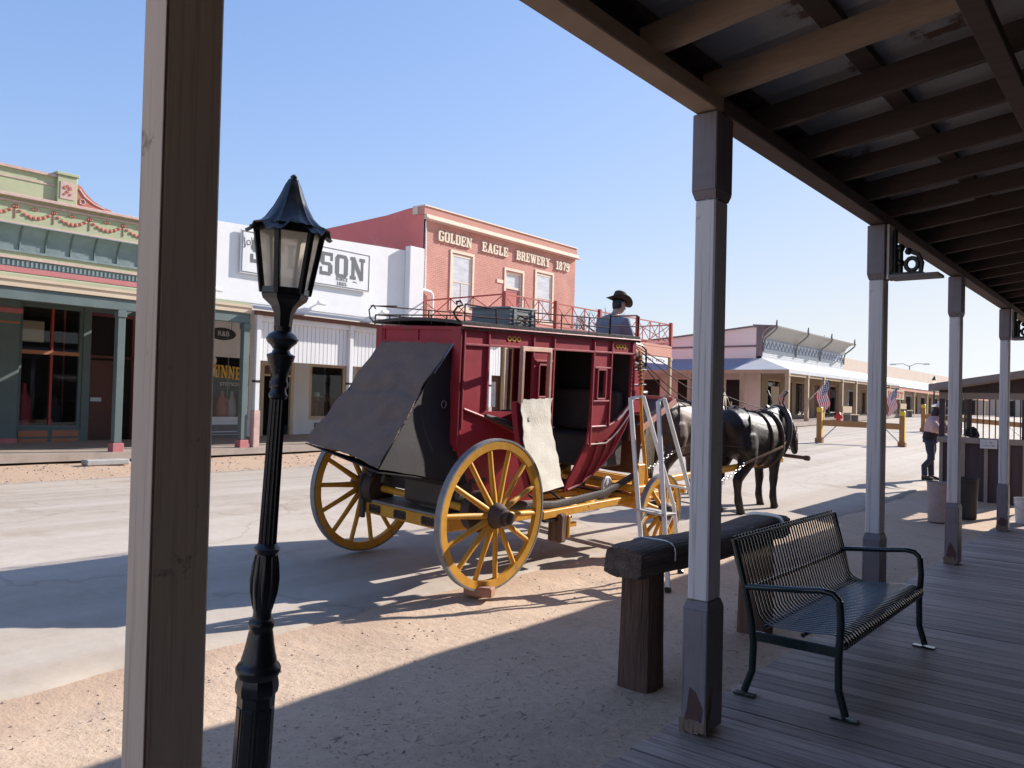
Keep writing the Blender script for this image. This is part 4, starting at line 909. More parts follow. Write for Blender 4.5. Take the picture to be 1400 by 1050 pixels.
mb = MB(TB); mb.box((-.63, 1.38, -1.6), (-.59, 1.44, -.17)); mb.box((-.63, 2.0, -1.6), (-.59, 2.06, -.17)); cp(mb, 'far_door_jamb', M['doorframe'])
mb = MB(TB)
def rolled(a, b): return (.50 + .05 * math.sin(b * 3.1), .36 + .66 * a, -.80 - .012 * math.sin(a * 9) - .42 * b)
mb.grid(rolled, 14, 5, .015); mb.tube([(.60, .34, -.83), (.615, .6, -.90), (.61, .85, -.98), (.60, 1.03, -1.05)], [.02, .035, .03, .02], 8); cp(mb, 'rolled_curtain', M['leather'], sm=50)
# roof
mb = MB(TB)
mb.grid(lambda a, b: (.615 * (2 * b - 1), -.05 + 3.03 * a, .012 + .035 * (1 - (2 * b - 1) ** 2)), 20, 10, .03); rf = cp(mb, 'roof', M['leather'], sm=40)
mb = MB(TB)
for k in range(95): mb.ball((.612, -.03 + 3.0 * k / 94, -.012), (.012, .012, .022), 6)
mb.build('roof_fringe', M['leather'], rf)
mb = MB(TB); mb.tube([(.62, -.05, 0), (.62, 2.98, 0)], .010, 6); mb.build('roof_edge', M['trim'], rf)
mb = MB(TB)
rail = lambda pts, r=.007: mb.tube(pts, r, 6)
rail([(.60, 0, .20), (.60, .42, .185)]); rail([(.60, .42, .185), (.60, .44, .02)]); rail([(.60, 0, .095), (.60, 2.35, .115)]); rail([(.60, 1.0, .19), (.60, 2.0, .205), (.60, 2.35, .22)]); rail([(.6, 1.0, .19), (.6, 1.02, .02)])
for y in (0, 1.45, 1.95, 2.35): rail([(.60, y, .01), (.60, y, .20 + .01 * (y > 1.4))])
rail([(-.62, -.03, .10), (.60, -.03, .095)]); rail([(-.62, -.03, .10), (-.62, 2.9, .12)]); rail([(-.62, -.02, .19), (-.62, 2.9, .22)]); rail([(-.70, -.03, .19), (-.3, -.03, .185)])
for x in (-.62, -.4, -.25, .2, .40): rail([(x, -.03, .01), (x, -.03, .095)])
rail([(-.62, -.03, .01), (-.68, -.05, .07), (-.70, -.05, .15), (-.65, -.04, .20), (-.62, -.03, .16)])
for y in (.7, 1.5, 2.3): rail([(-.62, y, .01), (-.62, y, .2)])
rail([(.60, -.02, .02), (.57, -.07, .06), (.545, -.09, .12), (.56, -.06, .17), (.60, -.03, .19), (.585, -.05, .225), (.555, -.07, .215), (.56, -.06, .195)], .011)
cp(mb, 'roof_rail', M['railiron'], sm=50)
mb = MB(TB)
rail([(.60, 2.36, .25), (.60, 2.9, .29), (.60, 2.95, .28), (.60, 2.95, .02)], .011); rail([(.60, 2.36, .14), (.60, 2.95, .16)]); rail([(.60, 2.36, .26), (.60, 2.36, .02)], .011)
cp(mb, 'seat_rail', M['railiron'], sm=50)
# open door folded back against the side
def dx_(z, a=1.): return .66 + .13 * (1 - a) + (.17 * ((-.68 - z) / .85) ** 1.8 if z < -.68 else 0)
def dy0(z): return .60 + (.07 * ((-.68 - z) / .9) if z < -.68 else .03 * (-.18 - z) / .5)
door = MB(TB)
door.bar((.79, .60, -.178), (.66, 1.22, -.178), .035, .045, up=(0, 0, 1), bev=.003)
door.bar((.785, .622, -.20), (.785, .622, -.70), .045, .035, up=(0, 1, 0), bev=.003); door.bar((.664, 1.20, -.20), (.664, 1.20, -.70), .045, .035, up=(0, 1, 0), bev=.003)
dr = cp(door, 'door', M['doorframe'])
mb = MB(TB); mb.grid(lambda a, b: (dx_(-.69 - .85 * b, a) - .01, dy0(-.69 - .85 * b) - .035 + .62 * a, -.69 - .85 * b), 8, 14, -.055); mb.build('door_shell', M['maroon'], dr, smooth=40)
mb = MB(TB)
def cv(a, b):
    z = -.665 - .89 * b + .004 * math.sin(a * 25) * (1 - b) ** 6
    wv = .012 * noise.noise(Vector((a * 3, b * 5, 2))) + .008 * math.sin(b * 9 + a * 2)
    return (dx_(z, a) + .012 + wv, dy0(z) + .62 * a + .006 * math.sin(b * 40), z)
mb.grid(cv, 18, 26, .008); cv_o = mb.build('canvas_lining', M['canvas'], dr, smooth=60)
mb = MB(TB)
for k in range(12):
    a = 6.283 * k / 12; mb.loft([(.795, .70 + .012 * math.cos(a), -.86 + .012 * math.sin(a)), (.80, .70 + .05 * math.cos(a) * (1 + .4 * (k % 3)), -.86 + .03 * math.sin(a))], [(.012, .006), (.002, .002)], 5)
mb.build('torn_patch', M['leather'], dr)
# rear boot
bt = MB(TB)
RE = [(.49, -.02, -.165), (.495, -.16, -.31), (.49, -.30, -.46), (.50, -.46, -.68), (.53, -.62, -.86), (.57, -.78, -1.04), (.60, -.95, -1.24)]
LE = [(-.49, -.02, -.165), (-.52, -.13, -.30), (-.54, -.26, -.46), (-.55, -.40, -.65), (-.57, -.54, -.83), (-.60, -.68, -.99), (-.63, -.80, -1.13)]
def lerp3(E, t):
    i = min(len(E) - 2, int(t * (len(E) - 1))); f = t * (len(E) - 1) - i; return Vector(E[i]).lerp(Vector(E[i + 1]), f)
def boot(a, b):
    p = lerp3(LE, b).lerp(lerp3(RE, b), a); s = math.sin(math.pi * a)
    p.z += .035 * s * b * (1 - .3 * b) - .03 * math.sin(b * 3.14) * math.sin(a * 6.283) * .6 + .035 * noise.noise(Vector((a * 2.6, b * 3.4, 1))) + .014 * noise.noise(Vector((a * 8 + b * 5, b * 9 - a * 3, 4))); p.z -= .03 * math.exp(-((b - .47) / .03) ** 2); p.x += .022 * noise.noise(Vector((b * 7, a * 2, 9))) + .03 * math.exp(-((b - .62) / .1) ** 2) * (a - .5); p.y += .03 * noise.noise(Vector((a * 4, b * 6, 12))); fold = math.sin((a * 1.3 + b * 2.2) * 7 + 2 * noise.noise(Vector((a * 2, b * 2, 3)))); p.z += .013 * max(0, fold) ** 3 * b
    p.z -= .05 * max(0, b - .9) * 10 * s * .35
    return p
bt.grid(boot, 44, 48, .012); bo = cp(bt, 'rear_boot', M['bootcover'], sm=60)
mb = MB(TB)
def flank(E, xo):
    def fn(a, b):
        p = lerp3(E, b); q = Vector((p.x * .93, .0 + .14 * b, p.z - (.02 + .20 * b)))
        r = p.lerp(q, a); r.z += .012 * noise.noise(Vector((a * 4, b * 4, 7))) ; r.x -= .02 * math.sin(3.14 * a) * (1 if xo > 0 else -1); return r
    return fn
mb.grid(flank(RE, 1), 10, 20, .012); mb.grid(flank(LE, -1), 10, 20, .012); mb.grid(lambda a, b: lerp3(LE, 1).lerp(lerp3(RE, 1), a).lerp(Vector((-.55 + 1.08 * a, .14, -1.43)), b) + Vector((0, 0, -.02)), 8, 6, .012); mb.build('boot_flank', M['inner'], bo, smooth=60)
mb = MB(TB)
for b in (.47, .475): mb.tube([boot(a / 20, b) + Vector((0, -.003, .004)) for a in range(21)], .004, 5)
for k in range(26):
    mb.ball(boot(1, k / 25) + Vector((.002, 0, .002)), .005, 6)
for k in range(18): mb.ball(boot(k / 17, .99) + Vector((0, -.003, .003)), .006, 6)
for k in range(14): mb.ball(boot(k / 13, .012) + Vector((0, -.005, .005)), .007, 6)
mb.build('rivets', M['hub'], bo, smooth=50)
mb = MB(TB)
for (x, y, z) in ((.505, -.52, -.90), (.52, -.40, -1.05), (.50, -.12, -.72)):
    mb.tube([(x, y + .03 * math.cos(t), z + .035 * math.sin(t)) for t in [6.283 * q / 8 for q in range(8)]], .006, 5, closed=True)
mb.tube([(.498, -.02, -.16), (.50, -.14, -.30), (.50, -.26, -.44)], .008, 5)
mb.build('buckle', M['strap'], bo, smooth=50)
mb = MB(TB); mb.box((-.1, -.05, -1.70), (.52, .32, -1.44), .04); mb.box((.1, -.02, -1.73), (.5, .30, -1.69), .01); cp(mb, 'lower_boot', M['leather'])
# driver's box, footboard
mb = MB(TB); mb.box((-.46, 2.97, -.90), (.46, 3.40, -.33), .03); dbx = cp(mb, 'driver_box', M['maroon'])
mb = MB(TB); mb.box((-.47, 2.96, -.325), (.47, 3.42, -.255), .02); mb.build('seat_cushion', M['leather'], dbx)
mb = MB(TB)
for z in (-.345, -.53, -.70): mb.box((-.462, 2.975, z - .006), (.468, 3.408, z + .006))
mb.build('pinstripe', M['alu'], dbx)
mb = MB(TB); mb.tube([(.46, 3.0, -.02), (.47, 3.25, -.05), (.47, 3.36, -.1), (.47, 3.38, -.3)], .012, 6); mb.tube([(-.46, 3.0, -.02), (-.47, 3.25, -.05), (-.47, 3.36, -.1), (-.47, 3.38, -.3)], .012, 6); cp(mb, 'seat_iron', M['iron'], sm=50)
mb = MB(TB); mb.quad; mb.grid(lambda a, b: (-.52 + 1.04 * a, 3.27 + .72 * b, -1.03 + .30 * b), 2, 2, .035); fbd = cp(mb, 'footboard', M['leather'])
mb = MB(TB)
for s in (-1, 1): mb.bar((s * .545, 3.22, -1.07), (s * .545, 4.02, -.735), .035, .075, bev=.006)
mb.bar((-.52, 4.0, -.72), (.52, 4.0, -.72), .03, .06); mb.build('footboard_cheek', M['salmon'], fbd)
mb = MB(TB); mb.grid(lambda a, b: (-.46 + .92 * a, 3.40 - .10 * b + .03 * math.sin(a * 7), -.92 - .72 * b), 10, 8, .012); cp(mb, 'front_boot', M['harness'], sm=50)

# ------------------------------------------------------------------ things on and round the coach
def BW(p): return BMx @ Vector(p)
def RT(M4): return M4
tr = thing('trunk', BW((.30, .86, .045)), 'gray planked trunk strapped on the coach roof', 'trunk', rot=(0, 0, 0)); tr.rotation_euler = BMx.to_euler()
mb = MB(); mb.box((-.25, -.20, 0), (.27, .20, .16), .008); mb.build('trunk_body', M['trunk'], tr)
mb = MB(); mb.box((-.26, -.21, .162), (.28, .21, .185), .008); mb.build('lid', M['trunk'], tr)
mb = MB()
for z in (.03, .07, .11, .15): mb.box((-.254, -.204, z - .004), (.274, .204, z + .004))
for y in (-.13, .14): mb.box((.2745, y - .02, 0), (.281, y + .02, .16))
mb.build('slat', M['trunk'], tr)
mb = MB(); mb.tube([(.272, -.05, .10), (.30, -.03, .085), (.30, .05, .085), (.272, .07, .10)], .008, 6); mb.build('handle', M['railiron'], tr)

ck = MB(); ck.obox((0, 0, .04), (.26, .12, .085), Euler((0, 0, .35)), .012)
o = solo(ck, 'wheel_chock', M['chock'], (0, 0, 0), 'brown wooden chock wedged behind the near rear coach wheel', 'wheel chock'); o.location = (-4.70, 5.42, gz(-4.70, 5.42) + .012)

lad = thing('stepladder', (-3.9, 7.2, .02), 'white folding stepladder standing beside the front coach wheel', 'stepladder')
tl, tr_ = Vector((-4.58, 7.70, 1.82)), Vector((-4.24, 7.70, 1.79)); fl, fr_ = Vector((-4.30, 7.59, .06)), Vector((-3.96, 7.48, .02))
bl0, br0 = Vector((-4.45, 7.75, 1.84)), Vector((-4.18, 7.72, 1.82)); bl1, br1 = Vector((-4.27, 8.35, .05)), Vector((-3.97, 8.26, .03))
KL = .93
def near(p, ground=False):
    q = Vector((p.x * KL, p.y * KL, 1.74 + (p.z - 1.74) * KL))
    if ground: q.z = gz(q.x, q.y) + .02
    return q
tl, tr_, bl0, br0 = [near(p) for p in (tl, tr_, bl0, br0)]; fl, fr_, bl1, br1 = [near(p, True) for p in (fl, fr_, bl1, br1)]
for a, b in ((tl, fl), (tr_, fr_)):
    mb = MB(); mb.bar(a, b, .045, .022, up=(0, 1, 0), bev=.003); mb.build('front_rail', M['alu'], lad)
for a, b in ((bl0, bl1), (br0, br1)):
    k = a.lerp(b, .62) + Vector((.05, .06, 0))
    mb = MB(); mb.bar(a, k, .04, .022, up=(0, 1, 0), bev=.003); mb.bar(k, b, .04, .022, up=(0, 1, 0), bev=.003); mb.build('back_rail', M['alu'], lad)
for t in (.62, .80):
    a, b = tl.lerp(fl, t), tr_.lerp(fr_, t); d = (b - a) * .06
    mb = MB(); mb.bar(a - d * 2 + Vector((0, .08, 0)), b + d + Vector((0, .08, 0)), .20, .022, bev=.004); mb.build('tread', M['steptread'], lad)
    mb = MB(); mb.bar(a + Vector((0, .17, -.02)), a + Vector((.0, .02, -.16)), .012); mb.bar(b + Vector((0, .17, -.02)), b + Vector((.0, .02, -.16)), .012); mb.build('tread_brace', M['alu'], lad)
for p_, q_ in ((tl, bl0), (tr_, br0), (bl0.lerp(bl1, .5) + Vector((.04, .05, 0)), br0.lerp(br1, .5) + Vector((.04, .05, 0)))):
    mb = MB(); mb.bar(p_, q_, .02, .02); mb.build('hinge_bar', M['alu'], lad)
for p in (fl, fr_, bl1, br1):
    mb = MB(); mb.obox(p + Vector((0, 0, -.01)), (.06, .05, .05), None, .01); mb.build('foot', M['iron'], lad)
# ------------------------------------------------------------------ horses
def make_horse(loc, yaw, coat, label, mane, headlow=0., k=1.0, hoof=None, legs=0.):
    h = thing('horse', loc, label, 'horse', 'harness horses drawing the stagecoach', rot=(0, 0, yaw)); h.scale = (k, k, k)
    S = MB(); L = S.loft
    L([(0, y, z) for y, z in ((-.06, 1.25), (-.02, 1.27), (.08, 1.30), (.28, 1.27), (.55, 1.21), (.85, 1.15), (1.15, 1.14), (1.42, 1.16), (1.62, 1.18), (1.74, 1.20), (1.80, 1.18))],
      [(.06, .10), (.17, .22), (.27, .33), (.335, .38), (.34, .40), (.37, .44), (.36, .45), (.31, .45), (.25, .38), (.17, .26), (.06, .1)], 20)
    L([(0, .16, 1.52), (0, .3, 1.58), (0, .5, 1.53), (0, .8, 1.50)], [(.05, .05), (.13, .09), (.11, .08), (.05, .05)], 12)           # croup
    L([(0, 1.15, 1.48), (0, 1.35, 1.56), (0, 1.55, 1.54)], [(.06, .06), (.08, .10), (.10, .10)], 12)                                    # withers
    nk = [(0, 1.45, 1.33), (0, 1.68, 1.45), (0, 1.92, 1.60 - headlow * .4), (0, 2.10, 1.70 - headlow), (0, 2.2, 1.72 - headlow)]
    L(nk, [(.19, .34), (.15, .27), (.115, .20), (.095, .15), (.08, .10)], 14)
    hz = 1.70 - headlow
    L([(0, 2.10, hz + .02), (0, 2.22, hz - .02), (0, 2.34, hz - .16), (0, 2.45, hz - .32), (0, 2.53, hz - .46), (0, 2.55, hz - .54)], [(.07, .08), (.105, .135), (.095, .13), (.07, .095), (.065, .075), (.045, .05)], 14)
    for s in (-1, 1):
        L([(s * .06, 2.13, hz + .05), (s * .075, 2.12, hz + .13), (s * .08, 2.14, hz + .20), (s * .075, 2.15, hz + .24)], [(.03, .02), (.042, .022), (.028, .014), (.006, .005)], 8)
        f = .05 * s * legs
        L([(s * .17, .30, 1.22), (s * .20, .30, 1.02), (s * .19, .34 + f, .84), (s * .175, .18 + f, .66), (s * .165, .06 + f, .52), (s * .16, .09 + f, .34), (s * .16, .12 + f, .19), (s * .16, .17 + f, .10)], [(.19, .26), (.18, .26), (.135, .19), (.09, .115), (.075, .092), (.056, .062), (.068, .072), (.062, .066)], 12, up=(0, 1, 0))
        L([(s * .16, .16 + f, .115), (s * .16, .19 + f, .05), (s * .16, .20 + f, 0.)], [(.055, .058), (.068, .075), (.075, .085)], 12, up=(0, 1, 0))
        L([(s * .16, 1.42, 1.2), (s * .175, 1.43, .98), (s * .165, 1.43 - f, .80), (s * .155, 1.44 - f, .58), (s * .15, 1.445 - f, .50), (s * .15, 1.435 - f, .34), (s * .15, 1.43 - f, .19), (s * .15, 1.47 - f, .10)], [(.15, .22), (.135, .18), (.10, .125), (.072, .082), (.075, .085), (.054, .06), (.064, .07), (.06, .064)], 12, up=(0, 1, 0))
        L([(s * .15, 1.46 - f, .115), (s * .15, 1.49 - f, .05), (s * .15, 1.50 - f, 0.)], [(.053, .056), (.066, .074), (.073, .083)], 12, up=(0, 1, 0))
    body = S.build('body', coat, h); remesh_obj(body, .022, 5, .5)
    t = MB(); t.loft([(0, -.03, 1.46), (0, -.10, 1.40), (0, -.13, 1.2), (0, -.12, .95), (0, -.10, .72), (.01, -.09, .55)], [(.035, .03), (.05, .045), (.07, .06), (.075, .06), (.05, .045), (.01, .01)], 10, up=(1, 0, 0))
    for q in range(26):
        a = 6.283 * q / 26; t.loft([(.04 * math.cos(a), -.10 + .035 * math.sin(a), 1.36), (.075 * math.cos(a), -.13 + .06 * math.sin(a), 1.0), (.06 * math.cos(a + .2), -.11 + .05 * math.sin(a), .62 - .08 * (q % 3))], [(.012, .012), (.014, .014), (.003, .003)], 5)
    t.build('tail', mane if mane is M['blond'] else M['hair'], h, smooth=60)
    m = MB()
    for q in range(30):
        b = q / 29; p = Vector((0, 1.50 + .62 * b, 1.66 + (.19 - headlow * .9) * b ** .8 + .02)); sd_ = 1 if mane is M['blond'] and q % 2 else -1
        m.loft([p + Vector((0, 0, -.05)), p + Vector((sd_ * .03, 0, .02)), p + Vector((sd_ * .11, -.01, -.10)), p + Vector((sd_ * .15, -.02, -.26 - .05 * (q % 3)))], [(.02, .02), (.028, .022), (.025, .015), (.005, .004)], 6)
    m.build('mane', mane, h, smooth=60)
    # harness
    def hoop(y, rx, rz_, zc, w_, m_, nm, tilt=0., a0=0., a1=6.283, r_=None):
        mb = MB(); n = 40; P = []
        for i in range(n + 1):
            a = a0 + (a1 - a0) * i / n
            P.append((rx * math.cos(a), y + tilt * math.sin(a), zc + rz_ * math.sin(a)))
        closed = abs(a1 - a0) > 6.2
        if closed: P = P[:-1]
        mb.loft(P, [(w_, .008) if r_ is None else r_] * len(P), 6 if r_ is None else 10, up=(0, 1, 0), closed=closed); return mb.build(nm, m_, h, smooth=50)
    hoop(1.66, .28, .45, 1.22, .02, M['harness'], 'collar', .16, r_=(.062, .05))
    mb = MB()
    for s in (-1, 1): mb.loft([(s * .10, 1.50, .90), (s * .25, 1.56, 1.1), (s * .275, 1.68, 1.35), (s * .19, 1.78, 1.62), (s * .10, 1.80, 1.76), (s * .12, 1.80, 1.86), (s * .17, 1.80, 1.93)], [.016, .02, .02, .018, .015, .014, .016], 8); mb.ball((s * .175, 1.80, 1.945), .026, 8)
    mb.build('hames', M['strap'] if coat is not M['blackhorse'] else M['harness'], h, smooth=50)
    hoop(1.24, .368, .46, 1.145, .035, M['harness'], 'girth_strap')
    hoop(.86, .378, .45, 1.15, .02, M['harness'], 'belly_strap')
    mb = MB(); mb.loft([(0, 1.5, 1.645), (0, 1.25, 1.615), (0, .85, 1.60), (0, .5, 1.655), (0, .25, 1.685), (0, .05, 1.6), (0, -.03, 1.5)], [(.022, .007)] * 7, 6)
    for s in (-1, 1):
        mb.loft([(s * .06, .5, 1.655), (s * .26, .30, 1.5), (s * .322, .2, 1.28), (s * .30, .12, 1.05)], [(.02, .007)] * 4, 6, up=(0, 1, 0))
        mb.loft([(s * .27, 1.6, 1.12), (s * .385, 1.24, 1.05), (s * .395, .85, .98), (s * .375, .45, .90), (s * .33, .0, .80)], [(.008, .024)] * 5, 6)
        mb.loft([(s * .30, .12, 1.06), (s * .22, -.06, 1.06), (0, -.12, 1.07)], [(.022, .007)] * 3, 6, up=(0, 0, 1))
    mb.build('harness_strap', M['harness'], h, smooth=50)
    for s in (-1, 1):
        mb = MB(); a_, b__ = Vector((s * .33, .0, .80)), Vector((s * .33, -.95, .56))
        for q in range(16):
            p = a_.lerp(b__, q / 15) + Vector((0, 0, -.05 * math.sin(3.14 * q / 15)))
            mb.tube([p + Vector((.016 * math.cos(t) * (q % 2), .034 * math.sin(t), .016 * math.cos(t) * ((q + 1) % 2))) for t in [6.283 * i / 8 for i in range(8)]], .006, 4, closed=True)
        mb.build('trace_chain', M['chain'], h, smooth=50)
    mb = MB()
    for s in (-1, 1):
        mb.loft([(0, 2.16, hz + .10), (s * .10, 2.20, hz + .02), (s * .11, 2.30, hz - .14), (s * .085, 2.43, hz - .36), (s * .07, 2.49, hz - .46)], [(.014, .006)] * 5, 6, up=(0, 1, 0))
        mb.obox((s * .13, 2.31, hz - .09), (.01, .11, .11), Euler((0, 0, s * .3)))
        mb.tube([(s * .075, 2.49, hz - .46), (s * .2, 2.2, 1.30 - headlow * .3), (s * .16, 1.80, 1.50), (s * .10, 1.3, 1.62)], .007, 5)
    mb.loft([(-.09, 2.42, hz - .30), (0, 2.50, hz - .27), (.09, 2.42, hz - .30)], [(.014, .006)] * 3, 6); mb.loft([(-.10, 2.2, hz + .03), (0, 2.28, hz + .08), (.10, 2.2, hz + .03)], [(.012, .006)] * 3, 6)
    mb.build('bridle', M['harness'], h, smooth=50)
    return h
make_horse((-5.40, 11.95, gz(-5.44, 12.6) + .0), -.07, M['blackhorse'], 'black draft horse in harness, nearer the boardwalk', M['hair'], .30, 1.0, legs=1.)
make_horse((-6.55, 11.8, gz(-6.5, 12.4) + .012), -.05, M['bay'], 'dark bay draft horse with blond mane, behind the ladder', M['blond'], .04, 1.03, legs=-.8)

# ------------------------------------------------------------------ people
def seg_chain(S, pts, rad, n=12): S.loft([Vector(p) for p in pts], rad, n, up=(0, 1, 0))
def hand(S, wrist, dirv, palm_n, s=1., curl=.5):
    d = Vector(dirv).normalized(); n = Vector(palm_n).normalized(); n = (n - d * n.dot(d)).normalized(); sd_ = d.cross(n)
    w_ = Vector(wrist)
    S.loft([w_ - d * .02, w_ + d * .03, w_ + d * .085], [(.024, .018), (.038, .016), (.040, .013)], 10, up=n)
    for i, (o, ln) in enumerate(((-.030, .062), (-.010, .074), (.011, .070), (.030, .054))):
        b = w_ + d * .08 + sd_ * o; k1 = b + (d * math.cos(curl * .6) + n * math.sin(curl * .6)) * ln * .5; k2 = k1 + (d * math.cos(curl * 1.5) + n * math.sin(curl * 1.5)) * ln * .32; k3 = k2 + (d * math.cos(curl * 2.3) + n * math.sin(curl * 2.3)) * ln * .25
        S.loft([b - d * .01, k1, k2, k3], [.0095, .0088, .0080, .0065], 7)
    t0 = w_ + d * .03 + sd_ * -.034; t1 = t0 + (d * .6 - sd_ * .7 + n * .3).normalized() * .038; t2 = t1 + (d * .85 - sd_ * .25 + n * .4).normalized() * .03
    S.loft([t0, t1, t2], [.013, .011, .008], 7)
def head(S, c, fwd, upv, r=1.):
    f = Vector(fwd).normalized(); u_ = Vector(upv); u_ = (u_ - f * u_.dot(f)).normalized(); s = f.cross(u_); c = Vector(c)
    L_ = lambda a, b, e: c + s * a * r + f * b * r + u_ * e * r
    S.loft([L_(0, -.01, .115), L_(0, -.015, .10), L_(0, -.012, .05), L_(0, -.005, 0), L_(0, .01, -.05), L_(0, .035, -.085), L_(0, .05, -.11)], [(.02, .02), (.055, .065), (.074, .094), (.073, .096), (.062, .082), (.045, .055), (.022, .028)], 16, up=f)
    S.loft([L_(0, .088, .015), L_(0, .112, -.022), L_(0, .09, -.034)], [(.010, .008), (.015, .012), (.012, .008)], 8)
    for q in (-1, 1):
        S.loft([L_(q * .072, -.005, .02), L_(q * .083, -.012, .0), L_(q * .074, .0, -.03)], [(.012, .008), (.016, .008), (.008, .006)], 8)
    S.loft([L_(-.02, .085, -.058), L_(0, .094, -.058), L_(.02, .085, -.058)], [.007, .009, .007], 6)
    for q in (-1, 1): S.ball(L_(q * .03, .078, .008), .013, 8)
    return L_
def hat(parent, c, fwd, upv, m, brim=.155, crown=.115, nm='hat'):
    f = Vector(fwd).normalized(); u_ = Vector(upv); u_ = (u_ - f * u_.dot(f)).normalized(); s = f.cross(u_)
    T = Matrix.Translation(c) @ Matrix((s, f, u_)).transposed().to_4x4()
    mb = MB(T)
    def fn(a, b):
        th = 2 * math.pi * a
        prof_ = [(.0, crown - .025), (.035, crown - .02), (.062, crown), (.078, crown - .015), (.088, .05), (.094, .0), (.125, -.006), (brim, .004)]
        t = b * (len(prof_) - 1); i = min(len(prof_) - 2, int(t)); q = t - i
        r_ = prof_[i][0] + (prof_[i + 1][0] - prof_[i][0]) * q; z_ = prof_[i][1] + (prof_[i + 1][1] - prof_[i][1]) * q
        if b > .72: z_ += .045 * ((b - .72) / .28) * (math.cos(th) ** 2) - .025 * ((b - .72) / .28) * (math.sin(th) ** 2)
        return (r_ * .92 * math.cos(th), r_ * 1.12 * math.sin(th), z_)
    mb.grid(fn, 32, 21, .004); o = mb.build(nm, m, parent, smooth=60)
    mb = MB(T); mb.lathe([(.0905, .004), (.092, .004), (.0905, .024), (.089, .024)], seg=28, sx=.93, sy=1.13, caps=False); mb.build('hat_band', M['leather'], o, smooth=50)
    return o
# driver on the box (coach-body frame -> world)
def drv():
    B = lambda x, y, z: BW((x, y, z))
    root = thing('person', B(0, 3.2, -.25), 'driver in brown hat and gray blue shirt sitting on the coach box', 'person')
    root.scale = (.94, .94, .94); S = MB(); z0 = -.20
    hip = (.02, 3.22, z0); 
    body = [(.02, 3.20, -.20), (.02, 3.22, -.06), (.02, 3.23, .08), (.03, 3.25, .22), (.03, 3.28, .31), (.03, 3.30, .36)]
    RB = [(.17, .12), (.155, .11), (.165, .115), (.185, .12), (.15, .09), (.06, .06)]
    S.loft([B(*p) for p in body], RB, 16, up=(0, 1, 0))
    S.loft([B(.03, 3.30, .34), B(.035, 3.35, .44)], [.058, .054], 10)
    hc = B(.04, 3.385, .50); L_ = head(S, hc, (.35, .9, -.28), (0, .28, .95), 1.)
    arms = {}
    for s in (-1, 1):
        sh = (.03 + s * .19, 3.27, .27); el = (.03 + s * .26, 3.34, .0); wr = (.03 + s * .12, 3.58, -.02); arms[s] = (sh, el, wr)
        S.loft([B(*sh), B(*[(a + b) / 2 for a, b in zip(sh, el)]), B(*el), B(*wr)], [.055, .048, .042, .028], 10)
        hand(S, B(*wr), (-s * .5, .8, -.05), (-s * .6, -.2, -.7), 1., .9)
        kn = (.03 + s * .15, 3.66, -.18); an = (.03 + s * .14, 3.74, -.62)
        S.loft([B(.03 + s * .1, 3.22, -.18), B(*[(a + b) / 2 for a, b in zip((.03 + s * .1, 3.22, -.18), kn)]), B(*kn), B(*an)], [.09, .085, .065, .045], 12)
        S.loft([B(an[0], an[1] - .04, an[2] - .05), B(an[0], an[1] + .1, an[2] - .065), B(an[0], an[1] + .2, an[2] - .05)], [(.045, .04), (.045, .035), (.035, .025)], 10)
    bd = S.build('body', M['skin'], root); remesh_obj(bd, .011, 3, .5)
    C_ = MB(); C_.loft([B(*p) for p in body[:-1]] + [B(.03, 3.30, .345)], [(a + .022, b + .022) for a, b in RB[:-1]] + [(.075, .072)], 18, up=(0, 1, 0))
    for s in (-1, 1):
        sh, el, wr = arms[s]; C_.loft([B(.03 + s * .1, 3.27, .27), B(*sh), B(*[(a + b) / 2 for a, b in zip(sh, el)]), B(*el), B(*wr)], [(.09, .08), .078, .066, .058, .042], 12)
    sh_ = C_.build('shirt', M['denimshirt'], root); remesh_obj(sh_, .014, 3, .5)
    P_ = MB()
    for s in (-1, 1): P_.loft([B(.03 + s * .08, 3.14, -.2), B(.03 + s * .12, 3.4, -.18), B(.03 + s * .15, 3.67, -.17), B(.03 + s * .14, 3.73, -.6)], [.115, .10, .08, .06], 12)
    p_ = P_.build('trousers', M['jeans'], root); remesh_obj(p_, .014, 3, .5)
    for s in (-1, 1):
        b = MB(); b.loft([B(.03 + s * .14, 3.73, -.5), B(.03 + s * .14, 3.74, -.64)], [.062, .055], 10); b.loft([B(.03 + s * .14, 3.70, -.665), B(.03 + s * .14, 3.86, -.69), B(.03 + s * .14, 3.97, -.675)], [(.052, .05), (.052, .045), (.035, .03)], 10); o = b.build('boot', M['boots'], root); remesh_obj(o, .012, 3)
    hr_ = MB(); hr_.loft([L_(0, -.015, .10), L_(0, -.02, .05), L_(0, -.024, 0), L_(0, -.036, -.04), L_(0, -.05, -.075), L_(0, -.052, -.09)], [(.055, .065), (.0775, .087), (.077, .084), (.070, .066), (.052, .038), (.02, .015)], 16, up=(.35, .9, -.28)); hr_.build('hair', M['hair'], root, smooth=60)
    hat(root, hc + Vector((0, 0, .055)), (.35, .9, -.28), (0, .28, .95), M['hatbrown'], .175, .125)
    return arms, B
arms, BF = drv()
rn = thing('reins', BF(.05, 3.7, 0), 'dark leather reins running from the driver down to the horses', 'reins')
for s, tgt in ((-1, (-6.45, 13.3, 1.72)), (1, (-5.36, 13.45, 1.72)), (.6, (-5.5, 12.3, 1.74)), (-.5, (-6.3, 12.4, 1.74))):
    a = BF(.03 + s * .05, 3.68, -.03); b = Vector(tgt)
    mb = MB(); mb.loft([a.lerp(b, t / 12) + Vector((0, 0, -.10 * math.sin(math.pi * t / 12))) for t in range(13)], [(.011, .006)] * 13, 6); mb.build('rein', M['leather'], rn, smooth=50)

